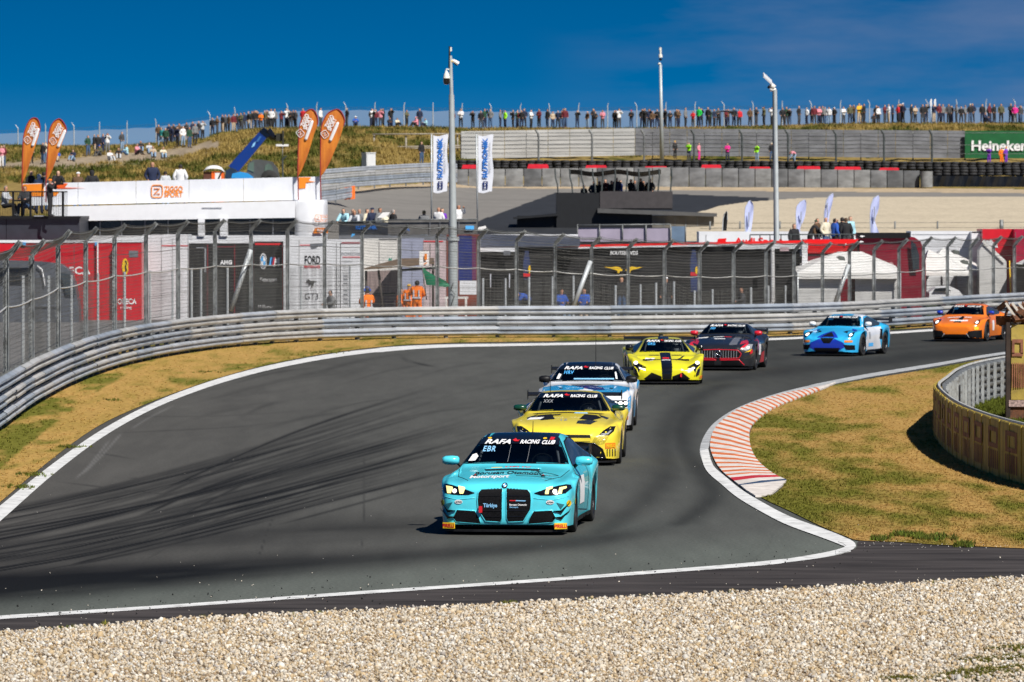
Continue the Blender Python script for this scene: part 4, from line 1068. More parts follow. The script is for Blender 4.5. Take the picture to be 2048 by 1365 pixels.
c.patch('centre_stripe', blk_g, [(-.14, .45), (.14, .45), (.13, .30), (.12, .14), (-.12, .14), (-.13, .30)], 'F', .006, .07); c.patch('centre_stripe', blk_g, [(-.14, .04), (.14, .04), (.14, 1.22), (-.14, 1.22)], 'T', .006, .09); c.patch('roof_stripe', blk_g, [(-.14, 2.05), (.14, 2.05), (.13, 3.1), (-.13, 3.1)], 'T', .006, .09)
for sg in (1, -1):
    it = [(sg * x, z) for x, z in [(.14, .22), (.40, .32), (.60, .16), (.56, .13), (.14, .13)]]
    c.patch('front_intake', mesh_g, it, 'F', .006, .07)
    hk = [(sg * x, z) for x, z in [(.52, .44), (.74, .56), (.80, .62), (.86, .56), (.88, .42), (.84, .26), (.76, .20), (.74, .30), (.68, .42)]]
    h = c.patch('headlight', blk_g, hk, 'F', .006, .06)[0]; c.disc('lamp', lamp_m, sg * .80, .56, .05, .04, parent=h, off=.012)
    c.patch('light_bar', lamp_m, [(sg * .56, .36), (sg * .72, .42), (sg * .72, .45), (sg * .56, .40)], 'F', .012, .05, parent=h)
    c.rimline('lamp_blade', yg, [(sg * .72, .22), (sg * .78, .40), (sg * .88, .50)], 'F', .018, closed=False)
    c.patch('bonnet_vent', blk, [(sg * .16, .92), (sg * .44, .98), (sg * .42, 1.05), (sg * .16, 1.0)], 'T', .007)
    c.patch('corner_decal', org_p, [(sg * .84, .16), (sg * .92, .16), (sg * .93, .24), (sg * .86, .22)], 'F', .010, .05)
c.patch('race_number_panel', wht, [(-.62, .55), (-.34, .50), (-.28, .74), (-.52, .78)], 'T', .009); c.text('78', -.44, .63, .17, blk, 'T', width=.14, off=.012)
c.patch('nose_decal', red_p, [(-.085, .62), (.085, .62), (.085, .74), (-.085, .74)], 'T', .011); c.patch('nose_decal', wht, [(-.11, .48), (.11, .48), (.11, .57), (-.11, .57)], 'T', .011)
c.patch('livery_stripe', ye_d, [(.24, .52), (.28, .50), (.52, .92), (.46, .92)], 'T', .008)
c.tow(.36, .25); c.splitter(.86, .05, -.06, .03)
ws = [(-.66, .815), (0, .83), (.66, .815), (.58, .95), (.48, 1.11), (.44, 1.125), (.15, 1.142), (-.15, 1.142), (-.44, 1.125), (-.48, 1.11), (-.58, .95)]
c.screen(ws)
c.banner(1.075, .92, .050, 'GRG', blu_p, codepos=(-.36, 1.01), code_h=.065)
side = [(1.45, .80), (1.75, .92), (2.1, 1.06), (2.6, 1.10), (2.9, 1.02), (2.8, .86), (2.2, .82)]
c.patch('side_window', glass_s, side, 'R', .006, .09, mirror=True); c.patch('side_pod_intake', blk, [(2.5, .35), (2.95, .40), (2.95, .72), (2.6, .62)], 'R', .008, .08, mirror=True)
c.patch('side_skirt', blk, [(1.4, .12), (3.2, .12), (3.2, .26), (1.4, .22)], 'R', .02, .1, mirror=True)
c.mirror(blk_g, .93, 1.45, .93, (.20, .14, .17)); c.wing(1.09, .95, 4.30)

# ------------------------------------------------------------ black and red long-nosed car
bk = paint('black_paint', (0.014, 0.015, 0.018)); rd = paint('signal_red_paint', (0.62, 0.015, 0.03)); sg_ = paint('silver_paint', (0.16, 0.16, 0.17))
K = dict(L=4.6, yf=.92, yr=3.55, rw=.345, flare=.03, spoke=rim_m,
         hw={0: .72, .05: .82, .15: .90, .4: .96, .92: .99, 1.7: .94, 2.4: .94, 3.2: .97, 3.6: 1.0, 4.1: .95, 4.6: .82},
         zb={0: .58, .1: .66, .35: .76, .92: .84, 1.7: .86, 2.5: .88, 3.5: .94, 4.1: .92, 4.6: .86},
         zt={0: .66, .06: .71, .2: .76, .5: .82, 1.0: .90, 1.72: .975, 1.82: 1.0, 2.42: 1.255, 2.8: 1.29, 3.3: 1.24, 3.9: 1.05, 4.3: .98, 4.6: .92},
         wt={0: .55, .2: .66, .9: .76, 1.7: .76, 1.82: .74, 2.42: .57, 3.0: .54, 3.5: .5, 4.1: .6, 4.6: .6},
         cr={0: .02, 1.7: .06, 2.42: .035, 3.3: .05, 4.6: .04}, zl={0: .14, .2: .12, 4.6: .22})
c = Car('race_car', G(1436, 742), 8.8, K, bk, 'black race coupe with red trim and a round star in its wide grille')
gr = [(-.56, .58), (0, .60), (.56, .58), (.66, .48), (.60, .36), (0, .34), (-.60, .36), (-.66, .48)]
g_ = c.patch('front_grille', mesh_g, gr, 'F', .005, .09)[0]; c.rimline('grille_frame', rd, gr, 'F', .014, parent=g_)
for k in range(-7, 8):
    if k: mb = MB(); x = k * .075; mb.tube([c.hit('F', x, .36, .008), c.hit('F', x, .57, .008)], .008, 5); mb.build('slat', gry_p, g_)
mb = MB(); p = c.hit('F', 0, .465, .02); mb.v = []; st = MB()
st.lathe([(.105, 0), (.115, -.012), (.10, -.02), (.093, 0)], p, 'Y', 28)
for a in (90, 210, 330): st.tube([p + Vector((0, -.01, 0)), p + Vector((.10 * math.cos(R(a)), -.01, .10 * math.sin(R(a))))], [.022, .005], 6)
st.build('star_emblem', chrome_m, g_, smooth=True)
for sg in (1, -1):
    c.patch('lower_intake', mesh_g, [(sg * .10, .29), (sg * .62, .29), (sg * .72, .15), (sg * .10, .15)], 'F', .005, .08)
    c.rimline('bumper_blade', rd, [(sg * .05, .30), (sg * .60, .31), (sg * .74, .16)], 'F', .016, closed=False)
    hl = [(sg * x, z) for x, z in [(.68, .60), (.80, .56), (.92, .62), (.93, .74), (.84, .74)]]
    h = c.patch('headlight', gry_p, hl, 'F', .007, .06)[0]; c.disc('lamp', lamp_m, sg * .83, .65, .035, .03, parent=h, off=.012)
    c.patch('livery_patch', rd, [(sg * .62, .62), (sg * .68, .60), (sg * .84, .74), (sg * .80, .80)], 'F', .009, .06); c.patch('livery_patch', rd, [(sg * .60, .16), (sg * .82, .5), (sg * .72, .9), (sg * .60, .6)], 'T', .006)
    c.patch('corner_decal', yel_p if sg > 0 else rd, [(sg * .74, .52), (sg * .88, .54), (sg * .93, .62), (sg * .84, .56)], 'F', .011, .05)
c.patch('corner_decal', red_p, [(.88, .46), (.94, .50), (.94, .60), (.89, .55)], 'F', .012, .05)
c.patch('livery_stripe', sg_, [(.30, .10), (.52, .14), (.52, 1.4), (.34, 1.4)], 'T', .006); c.patch('roof_stripe', sg_, [(.20, 2.45), (.40, 2.45), (.38, 3.2), (.18, 3.2)], 'T', .006)
c.patch('nose_decal', wht, [(-.28, 1.22), (.02, 1.22), (.02, 1.34), (-.28, 1.34)], 'T', .010); c.patch('nose_decal', red_p, [(.03, 1.22), (.24, 1.22), (.24, 1.34), (.03, 1.34)], 'T', .010)
c.patch('nose_decal', wht, [(-.20, .82), (.10, .82), (.10, .92), (-.20, .92)], 'T', .010); c.patch('race_number_panel', wht, [(-.76, 1.2), (-.44, 1.1), (-.42, 1.36), (-.70, 1.44)], 'T', .009)
c.splitter(.93, .06, -.08, .03)
ws = [(-.72, .995), (0, 1.01), (.72, .995), (.65, 1.09), (.56, 1.22), (.53, 1.24), (.2, 1.262), (-.2, 1.262), (-.53, 1.24), (-.56, 1.22), (-.65, 1.09)]
c.screen(ws)
c.banner(1.205, 1.02, .048, 'PRP', blu_p, codepos=(-.38, 1.13), code_h=.06)
side = [(2.0, .97), (2.2, 1.07), (2.5, 1.18), (2.9, 1.22), (3.2, 1.17), (3.5, 1.02), (3.2, .95), (2.6, .93)]
c.patch('side_window', glass_s, side, 'R', .006, .09, mirror=True)
c.patch('livery_patch', rd, [(1.4, .7), (1.9, .88), (2.1, .8), (1.6, .45)], 'R', .006, .09, mirror=True); c.patch('livery_patch', rd, [(2.3, .18), (3.15, .18), (3.15, .50), (2.6, .45)], 'R', .006, .09, mirror=True)
c.patch('door_panel', wht, [(1.95, .40), (2.4, .40), (2.45, .70), (2.0, .70)], 'R', .007, .09, mirror=True)
c.mirror(rd, 1.02, 1.98, .92, (.22, .15, .14)); c.wing(1.02, .90, 4.40)

# ------------------------------------------------------------ two rounded mid-engined coupes
def cayman(loc, yaw, bm_, label):
    K = dict(L=4.4, yf=.90, yr=3.38, rw=.34, flare=.03, spoke=rim_m, rimc=blk,
             hw={0: .55, .05: .68, .15: .78, .4: .88, .9: .925, 1.5: .895, 2.4: .90, 3.0: .94, 3.4: .965, 4.0: .92, 4.4: .74},
             zb={0: .48, .1: .58, .35: .70, .7: .78, 1.0: .80, 1.5: .80, 2.5: .84, 3.3: .92, 4.0: .88, 4.4: .76},
             zt={0: .54, .06: .59, .2: .65, .5: .73, .9: .81, 1.2: .87, 1.28: .895, 1.95: 1.21, 2.4: 1.265, 2.9: 1.23, 3.6: 1.04, 4.1: .93, 4.4: .82},
             wt={0: .42, .2: .50, .7: .60, 1.2: .68, 1.28: .67, 1.95: .54, 2.6: .53, 3.2: .50, 3.9: .56, 4.4: .5},
             cr={0: .02, .7: .05, 1.2: .06, 1.95: .035, 3.0: .05, 4.4: .04}, zl={0: .14, .2: .12, 4.4: .22})
    c = Car('race_car', loc, yaw, K, bm_, label)
    for sg in (1, -1):
        hl = [(sg * (.70 + .085 * math.cos(2 * math.pi * k / 14)), .665 + .085 * math.sin(2 * math.pi * k / 14)) for k in range(14)]
        h = c.patch('headlight', blk_g, hl, 'F', .008, .05)[0]; c.disc('lamp', lamp_m, sg * .695, .655, .042, .040, parent=h, off=.014)
        c.patch('side_window', glass_s, [(1.52, .88), (1.8, 1.02), (2.1, 1.14), (2.5, 1.18), (2.85, 1.12), (3.15, .98), (2.9, .90), (2.2, .87)], 'R' if sg > 0 else 'L', .006, .08)
        c.patch('side_intake', blk, [(2.72, .50), (2.95, .46), (2.98, .78), (2.84, .80)], 'R' if sg > 0 else 'L', .008, .06)
    ws = [(-.66, .895), (0, .91), (.66, .895), (.60, 1.01), (.53, 1.17), (.50, 1.185), (.2, 1.208), (-.2, 1.208), (-.50, 1.185), (-.53, 1.17), (-.60, 1.01)]
    c.screen(ws); c.banner(1.155, .96, .050, None)
    c.splitter(.86, .05, -.12, .02); c.wing(1.04, .86, 4.15)
    c.patch('side_skirt', carb, [(1.35, .12), (2.95, .12), (2.95, .18), (1.35, .18)], 'R', .02, .1, mirror=True)
    return c
cb = paint('cyan_livery_paint', (0.03, 0.42, 0.78)); db = paint('royal_blue_paint', (0.012, 0.04, 0.42))
c = cayman(G(1654, 713), 19.0, cb, 'light blue and white rounded coupe with a royal blue chin, sixth in the line')
c.patch('chin', db, [(-.52, .42), (-.20, .56), (.20, .56), (.52, .42), (.60, .30), (.30, .13), (-.30, .13), (-.60, .30)], 'F', .006)
c.patch('front_intake', mesh_g, [(-.22, .56), (.22, .56), (.10, .40), (-.10, .40)][::-1], 'F', .009); c.patch('bonnet_dart', db, [(-.34, .04), (.34, .04), (.05, .62), (-.05, .62)], 'T', .006); c.patch('bonnet_dart_centre', blk, [(-.20, .08), (.20, .08), (.0, .52)], 'T', .009)
c.patch('lower_intake', mesh_g, [(-.42, .26), (.42, .26), (.36, .14), (-.36, .14)], 'F', .010)
for sg in (1, -1):
    c.patch('side_intake_front', mesh_g, [(sg * .52, .36), (sg * .82, .34), (sg * .82, .20), (sg * .60, .20)], 'F', .009)
    c.tag_patch(sg * .66, .46, .22, .06, None, m=org_p); c.patch('livery_shard', blk, [(sg * .34, .60), (sg * .52, .50), (sg * .46, .72), (sg * .60, .92), (sg * .44, .85)], 'T', .007)
    c.patch('livery_shard', db, [(sg * .52, .95), (sg * .70, .8), (sg * .66, 1.1), (sg * .50, 1.15)], 'T', .007)
c.text('PRO', -.36, 1.11, .065, blu_p, bold=.03)
c.patch('white_side_panel', wb, [(1.30, .16), (2.95, .16), (2.75, .50), (2.95, .86), (2.2, .86), (1.5, .85), (1.22, .80)], 'R', .006, .06, mirror=True); c.patch('white_roof_edge', wb, [(.24, 1.98), (.53, 1.98), (.52, 3.0), (.30, 3.0)], 'T', .007)
c.patch('white_pillar', wb, [(1.22, .86), (1.50, .88), (1.98, 1.19), (2.5, 1.235), (2.95, 1.15), (2.6, 1.21), (2.1, 1.18), (1.75, 1.03), (1.45, .885)], 'R', .008, .05)
c.patch('side_decal', blu_p, [(1.55, .27), (2.1, .27), (2.1, .38), (1.55, .38)], 'R', .010, .08); c.patch('race_number_panel', gry_p, [(1.62, .50), (1.78, .50), (1.78, .72), (1.62, .72)], 'R', .010, .06)
c.mirror(wht, .97, 1.52, .90, (.20, .15, .14))
oc = paint('bright_orange_paint', (0.82, 0.19, 0.008))
c = cayman(G(1911, 684), 17.5, oc, 'bright orange rounded coupe with blue mirrors, last car of the line at the right')
c.patch('lower_bumper', blk, [(-.85, .40), (-.45, .36), (-.40, .25), (.40, .25), (.45, .36), (.85, .40), (.85, .13), (-.85, .13)], 'F', .006); c.patch('chin', oc, [(-.40, .34), (.40, .34), (.34, .26), (-.34, .26)], 'F', .010)
c.patch('front_intake', mesh_g, [(-.34, .22), (.34, .22), (.30, .14), (-.30, .14)], 'F', .010)
for sg in (1, -1):
    c.rimline('bumper_blade', gry_p, [(sg * .38, .28), (sg * .48, .14)], 'F', .014, closed=False); c.patch('bonnet_mark', blk, [(sg * .22, .72), (sg * .30, .74), (sg * .34, .80), (sg * .24, .78)], 'T', .007)
c.patch('bonnet_emblem', wht, [(-.32, .42), (.05, .30), (.34, .42), (.30, .56), (.05, .50), (-.28, .56)], 'T', .007); c.patch('bonnet_panel', blk, [(-.13, .20), (.15, .20), (.12, .36), (-.10, .36)], 'T', .009)
c.patch('bonnet_band', wht, [(-.50, .94), (.34, .94), (.34, 1.02), (-.50, 1.02)], 'T', .008); c.patch('bonnet_dart_centre', blk, [(-.08, .55), (.12, .55), (.07, 1.1), (-.02, 1.1)], 'T', .010)
c.tag_patch(.70, .46, .13, .10, None, m=yel_p); c.text('LUF', -.36, 1.10, .065, blu_p, bold=.03)
c.patch('race_number_panel', wht, [(1.72, .36), (1.98, .36), (1.98, .70), (1.72, .70)], 'R', .008, .08, mirror=True)
c.mirror(db, .97, 1.52, .90, (.20, .15, .13))
# ================================================================== BARRIERS AND FENCES
galv = mat('galvanised_steel', (0.42, 0.45, 0.49), 0.45, 0.2, var=0.16, scale=1.2, dirt=0.25)
galv_d = mat('weathered_steel', (0.17, 0.18, 0.18), 0.55, 0.4, var=0.35, scale=5, dirt=0.45)
galv_l = mat('pale_steel', (0.50, 0.53, 0.54), 0.5, 0.3, var=0.12, scale=3, dirt=0.15)
wire_m = mat('fence_wire', (0.13, 0.13, 0.12), 0.5, 0.4, var=0.2)
cable_m = mat('steel_cable', (0.55, 0.55, 0.53), 0.45, 0.3, var=0.1)
post_dk = mat('dark_post', (0.05, 0.06, 0.06), 0.6, var=0.3)

def ground_path(pix, step, n=6):
    q = catmull([tuple(G(x, y, 0)) for x, y in pix], n)
    return resample(q, step)

WPROF = [(0.0, 0.0), (0.012, 0.012), (0.075, 0.055), (0.078, 0.10), (0.010, 0.135), (0.008, 0.175), (0.078, 0.21), (0.075, 0.255), (0.012, 0.298), (0.0, 0.31)]
def w_rail(p0, p1, z, h=0.31, side=1, dep=1.0):
    """one W-beam length between two posts; the corrugation faces `side`"""
    d = (p1 - p0); L = d.length; d.normalize(); nn = Vector((d.y, -d.x, 0)) * side
    k = h / .31; secs = []
    a, b = p0 - d * .03, p1 + d * .03
    for p, o in ((a, .004), (b, 0)):
        secs.append([p + nn * (.07 + u * dep + o) + Vector((0, 0, z + w * k)) for u, w in WPROF])
    mb = MB(); mb.loft(secs)
    # folded lips top and bottom give the sheet its thickness
    for sec in (WPROF[0], WPROF[-1]):
        mb.tube([s_ + nn * (.07) + Vector((0, 0, z + sec[1] * k)) for s_ in (a, b)], .010, 4)
    return mb

bp = ground_path(BARRIER, 4.0, 10)
bp = [q for a, b in zip(bp, bp[1:]) for q in (a, a.lerp(b, .5))] + [bp[-1]]
gr_root = empty('guardrail', bp[len(bp) // 2], 'triple steel guardrail sweeping along the outside of the bend', 'guardrail')
rail_cols = [galv, mat('galvanised_steel_b', (0.31, 0.35, 0.40), 0.5, 0.2, var=0.2, scale=1.0, dirt=0.35), mat('galvanised_steel_c', (0.46, 0.46, 0.45), 0.5, 0.2, var=0.15, scale=1.0, dirt=0.3)]
rr = random.Random(11)
def facing(p0, p1):
    d = p1 - p0; nn = Vector((d.y, -d.x, 0)); mid = (p0 + p1) / 2
    return 1 if nn.dot(Vector((0, 0, 0)) - mid) > 0 else -1
for i in range(0, len(bp) - 2, 2):
    p0, p1 = bp[i], bp[i + 2]; sd = 1
    for z in (.11, .465, .82):
        off = Vector((rr.uniform(-.012, .012), rr.uniform(-.012, .012), rr.uniform(-.006, .006)))
        w_rail(p0 + off, p1 + off, z, .285, sd, 1.35).build('rail', rr.choice(rail_cols), gr_root)
for i in range(0, len(bp), 1):
    mb = MB(); d = bp[min(i + 1, len(bp) - 1)] - bp[max(i - 1, 0)]; a = math.atan2(d.y, d.x)
    mb.box(bp[i] + Vector((0, 0, .55)), (.10, .13, 1.12), a); mb.build('post', galv_d, gr_root)

# ---- tall debris fence behind the guardrail
def fence_base(px):
    """D of the fence at a column: just behind the guardrail"""
    xs = [p[0] for p in BARRIER]; ys = [p[1] for p in BARRIER]
    g = G(px, float(np.interp(px, xs, ys)), 0)
    return g.y * 1.012 + 0.55
FP = [(-40, 540), (12, 517), (63, 511), (116, 490), (171, 482), (229, 474), (292, 470), (356, 465), (430, 462), (502, 461), (575, 462), (649, 463), (724, 466), (799, 471), (874, 472), (957, 478), (1033, 482), (1110, 488), (1183, 494), (1256, 498), (1329, 500), (1399, 504), (1467, 504), (1532, 502), (1588, 503), (1645, 505), (1699, 503), (1748, 500), (1798, 497), (1847, 493), (1895, 493), (1941, 494), (1987, 491), (2029, 490), (2072, 489)]
galv_p = mat('fence_post_steel', (0.31, 0.33, 0.335), .5, .3, var=.4, scale=4, dirt=.5)
fr = empty('debris_fence', P(1033, 640, fence_base(1033)) * 1.0, 'tall wire debris fence with cranked steel posts behind the guardrail', 'fence')
tops, knees, feet = [], [], []
for px, ky in FP:
    D = fence_base(px); k = P(px, ky, D); f = Vector((k.x, k.y, 0))
    tip = k + Vector((.33, -.10, .36)); feet.append(f); knees.append(k); tops.append(tip)
    mb = MB()
    # I-section post: two flanges and a web, then the cranked head
    for c_, s_ in (((-.055, 0), (.014, .10)), ((.055, 0), (.014, .10)), ((0, 0), (.10, .016))):
        mb.box((f.x + c_[0], f.y + c_[1], k.z / 2), (s_[0], s_[1], k.z))
    d = (tip - k).normalized(); a = Vector((d.z, 0, -d.x)).normalized()
    for e in (-.055, .055, 0):
        w = (.055, .006) if e else (.008, .05)
        q = [k + a * e * 1.0 + Vector((0, sy * (.05 if e else .008), 0)) + a * sx * (.007 if e else .05) for sx, sy in ((-1, -1), (1, -1), (1, 1), (-1, 1))]
        mb.loft([q, [v + (tip - k) for v in q]], close=True, cap=True)
    mb.build('fence_post', galv_p, fr)
def sag(a, b, s, n=6): return [a.lerp(b, t / n) - Vector((0, 0, s * 4 * (t / n) * (1 - t / n))) for t in range(n + 1)]
for hfrac, r_, m_, sg_c, nm in ((.70, .020, cable_m, .05, 'thick_cable'), (.50, .007, wire_m, .02, 'cable'), (.33, .007, wire_m, .02, 'cable'), (.86, .007, wire_m, .02, 'cable'), (1.0, .008, wire_m, .03, 'cable')):
    for i in range(len(knees) - 1):
        a, b = feet[i].lerp(knees[i], hfrac), feet[i + 1].lerp(knees[i + 1], hfrac)
        mb = MB(); mb.tube(sag(a, b, sg_c), r_, 5, cap=False); mb.build(nm, m_, fr)
for i in range(len(tops) - 1):
    mb = MB(); mb.tube(sag(tops[i] - Vector((.05, 0, .05)), tops[i + 1] - Vector((.05, 0, .05)), .07), .016, 5, cap=False); mb.build('top_cable', galv_d, fr)
# welded wire netting: real wires, one stuff part
def netting(segs, parent, nx_, nz_, r, name='wire_netting', m=wire_m, wob=.012):
    V, Fq = [], []
    def wire(p, q):
        b = len(V); d = (q - p).normalized(); a = Vector((-d.z, 0, d.x)) if abs(d.y) < .9 else Vector((1, 0, 0)); a.normalize()
        for e in (p, q): V.extend([tuple(e + a * r), tuple(e - a * r), tuple(e + d.cross(a) * r * 1.4)])
        Fq.extend([(b, b + 1, b + 4, b + 3), (b + 1, b + 2, b + 5, b + 4), (b + 2, b, b + 3, b + 5)])
    for a0, a1, b0, b1, sg_n in segs:
        L = (b0 - a0).length; lat = abs(b0.x / b0.y - a0.x / a0.y) * F; kx = max(5, min(int(L / nx_), int(lat / 2.2))); H_ = (a1 - a0).length; kz = max(2, int(H_ / nz_))
        def pt(u, w):
            p = a0.lerp(b0, u).lerp(a1.lerp(b1, u), w); return p - Vector((0, 0, sg_n * 4 * u * (1 - u) * w)) + Vector((0, math.sin(u * 9 + w * 5) * wob, 0))
        for i in range(kx + 1):
            u = i / kx; zz = 4
            for j in range(zz): wire(pt(u, j / zz), pt(u, (j + 1) / zz))
        for j in range(kz + 1):
            for i in range(4): wire(pt(i / 4, j / kz), pt((i + 1) / 4, j / kz))
    o = np_mesh(name, np.array(V), np.array(Fq), m, parent=parent); return tag(o, kind='stuff')
fy_ = Vector((0, -.06, 0))
segs = [(feet[i] + fy_, knees[i] + fy_, feet[i + 1] + fy_, knees[i + 1] + fy_, .03) for i in range(len(feet) - 1)]
segs += [(knees[i] + fy_, tops[i] + fy_, knees[i + 1] + fy_, tops[i + 1] + fy_, .07) for i in range(len(feet) - 1)]
netting(segs, fr, .048, .10, .0048)
# diagonal struts (pale tubes leaning against some posts)
for px0, y0, px1, y1 in ((501, 500, 462, 622), (1181, 523, 1146, 616), (1697, 530, 1668, 614)):
    D = fence_base(px0); mb = MB(); mb.tube([P(px0, y0, D - .12), P(px1, y1, D - .5)], .085, 10); mb.build('strut', galv_l, fr, smooth=True)

# ---- lower mesh fence further back in the paddock
lf = empty('paddock_fence', P(1024, 600, 222), 'lower wire fence with thin pale posts standing behind the debris fence', 'fence')
LP_ = [(-30, 562, 150), (46, 556, 158), (97, 556, 164), (143, 554, 170), (196, 551, 176), (249, 548, 182), (300, 545, 190), (345, 543, 196), (383, 540, 200), (402, 540, 203), (455, 539, 206), (602, 536, 212), (700, 533, 214), (966, 560, 222), (1011, 560, 222), (1058, 558, 224), (1105, 556, 225), (1147, 555, 226), (1231, 574, 226), (1281, 572, 227), (1312, 569, 228), (1348, 566, 228), (1389, 584, 228), (1425, 582, 229), (1502, 578, 230), (1537, 575, 231), (1571, 574, 232), (1607, 572, 233), (1660, 568, 234), (1729, 564, 235), (1763, 562, 236), (1825, 558, 238), (1883, 556, 240), (1912, 555, 241), (1938, 554, 242), (1961, 553, 243), (2016, 552, 245), (2070, 550, 247)]
lt = [P(x, y, D) for x, y, D in LP_]
for p in lt:
    mb = MB(); mb.tube([(p.x, p.y, 0), p + Vector((0, 0, .06))], .045, 7); mb.build('fence_post', galv_l, lf)
segs = []
for a, b in zip(lt, lt[1:]):
    if (b - a).length < 7: segs.append((Vector((a.x, a.y, .05)), a, Vector((b.x, b.y, .05)), b, 0))
netting(segs, lf, .07, .14, .0055, m=mat('dull_wire', (0.12, 0.12, 0.11), .6))

# ---- curved plate barrier with yellow advertising on the right
WALL = [(90.0, 9.35), (94.8, 8.70), (99.0, 8.42), (103.0, 8.32), (107.0, 8.34), (111.0, 8.46), (114.6, 8.62), (117.2, 8.80), (119.3, 9.03), (121.4, 9.28), (124.2, 9.60), (127.5, 10.0), (131.7, 10.66), (135.5, 11.45), (139, 12.4), (142.5, 13.8)]
wp = resample([Vector((x, y, 0)) for y, x in catmull(WALL, 8)], .10)
old_y = mat('faded_yellow_board', (0.42, 0.30, 0.04), 0.6, var=0.3, scale=2.5, dirt=0.55, stretch=(2, 2, .6)); mar = mat('faded_maroon_print', (0.22, 0.085, 0.045), 0.7, var=0.4, scale=6)
pb = empty('plate_barrier', wp[len(wp) // 2], 'curved barrier of yellow boards with faded maroon letters on the inside of the bend', 'barrier')
stepn = 6; seam = []
i = 0
while i + stepn < len(wp):
    a, b = wp[i], wp[i + stepn]; d = (b - a).normalized(); n = Vector((d.y, -d.x, 0))
    if n.dot(Vector((6, 117, 0)) - a) < 0: n = -n
    outer = -1
    # outward = away from the enclosed side (which lies towards +x)
    cen = Vector((14, 112, 0)); n = (a - cen); n = Vector((d.y, -d.x, 0)) * (1 if Vector((d.y, -d.x, 0)).dot(n) > 0 else -1)
    ht = 1.0 + .008 * math.sin(i); off = n * (.012 * (i // stepn % 2))
    mb = MB(); q = [a + d * .006, b - d * .006]
    secs = []
    for k in range(5):
        p = q[0].lerp(q[1], k / 4); secs.append([p + n * .10 + off, p + n * .10 + off + Vector((0, 0, ht - .02)), p + n * .085 + off + Vector((0, 0, ht)), p + n * .06 + off + Vector((0, 0, ht)), p + n * .06 + off])
    mb.loft(secs, close=True, cap=True); o = mb.build('board', old_y, pb)
    seam.append((a, b, d, n, off)); i += stepn
# letters running round the wall, flat print on the boards
ux_sign = -1
msg = 'PIRELLI PIRELLI PIRELLI'
def on_wall(s_, z):
    """s_ metres along the outside of the wall"""
    k = s_ / .10; i0 = int(max(0, min(len(wp) - 2, k))); p = wp[i0].lerp(wp[i0 + 1], k - i0)
    d = (wp[min(i0 + 3, len(wp) - 1)] - wp[max(0, i0 - 3)]).normalized(); n = Vector((d.y, -d.x, 0)); n = n if n.dot(p - Vector((14, 112, 0))) > 0 else -n
    return p + n * .118 + Vector((0, 0, z))
s_ = 1.2
while s_ < 27:
    # a tall P with bars beneath, repeated
    def bar(x0, x1, z0, z1):
        kk = max(1, int((x1 - x0) / .12)); vs = []
        for j in range(kk + 1):
            x = x0 + (x1 - x0) * j / kk; vs += [on_wall(s_ + 1.5 - x, z0), on_wall(s_ + 1.5 - x, z1)]
        mb.add(vs, [(2 * j, 2 * j + 1, 2 * j + 3, 2 * j + 2) for j in range(kk)])
    mb = MB()
    bar(.0, .22, .50, .86); bar(.22, 1.25, .78, .86); bar(1.03, 1.25, .58, .78); bar(.22, 1.25, .50, .58)
    for j in range(6): bar(.0 + j * .23, .12 + j * .23, .14, .46)
    mb.build('faded_letter', mar, pb, recalc=False); s_ += 2.15
mb = MB(); mb.tube([p + Vector((0, 0, 1.0)) for p in wp[::3]], .035, 6); mb.build('top_edge', mat('scuffed_pale_edge', (0.42, 0.42, 0.40), 0.6, var=0.3, scale=8, dirt=0.5), pb)
ip = wp[int(len(wp) * .44):]
for j in range(0, len(ip) - 20, 20):
    a, b = ip[j], ip[j + 20]; c0 = Vector((14, 118, 0))
    for z in (.05, .37, .69):
        d = (b - a).normalized(); n = Vector((d.y, -d.x, 0)); n = n if n.dot(c0 - a) > 0 else -n
        w_rail(a, b, z, .30, 1 if Vector((d.y, -d.x, 0)).dot(n) > 0 else -1).build('rail', galv_d, pb)
rust = mat('stained_pale_post', (0.36, 0.38, 0.38), 0.6, 0.2, var=0.15, scale=3, dirt=0.7)
for j in range(0, len(ip), 12):
    d = (ip[min(j + 1, len(ip) - 1)] - ip[max(j - 1, 0)]).normalized(); n = Vector((d.y, -d.x, 0)); n = n if n.dot(Vector((14, 118, 0)) - ip[j]) > 0 else -n
    mb = MB(); mb.box(ip[j] + n * .17 + Vector((0, 0, .48)), (.13, .06, .96), math.atan2(d.y, d.x)); mb.build('post', rust, pb)
grass_on('grass', 1800, [(1935, 812), (1975, 795), (2020, 782), (2048, 775), (2048, 860), (1990, 838)], lambda V, q: np.tile(GRN * 0.55 + OLV * 0.3, (len(V), 1)), .05, .12, 'rough dark green grass enclosed by the curved barrier')

# ---- yellow wrapped stack standing inside the barrier at the right edge
st = empty('advertising_stack', G(2050, 846), 'tall rusty stack wrapped in a faded yellow banner at the right edge', 'stack')
b0 = G(2050, 846); X0 = P(2018, 700, b0.y).x; W_ = 1.5
rusty = mat('rusty_brown', (0.13, 0.05, 0.02), 0.85, var=0.5, scale=9, dirt=0.6, bump=0.4); yb = mat('yellow_banner_cloth', (0.36, 0.27, 0.05), 0.7, var=0.25, scale=2, dirt=0.35, bump=0.2)
zt_, zb1, zb0 = P(2030, 650, b0.y).z, P(2030, 800, b0.y).z, 0
mb = MB(); mb.box((X0 + W_ / 2, b0.y + .6, (zt_ - .1) / 2), (W_ - .04, 1.1, zt_ - .1)); mb.build('core', rusty, st)
mb = MB(); mb.loft([[Vector((X0 + .05 + (W_ - .05) * t, b0.y + .02 + .012 * math.sin(t * 14 + z * 3), z)) for t in np.linspace(0, 1, 14)] for z in np.linspace(zb1, zt_, 8)])
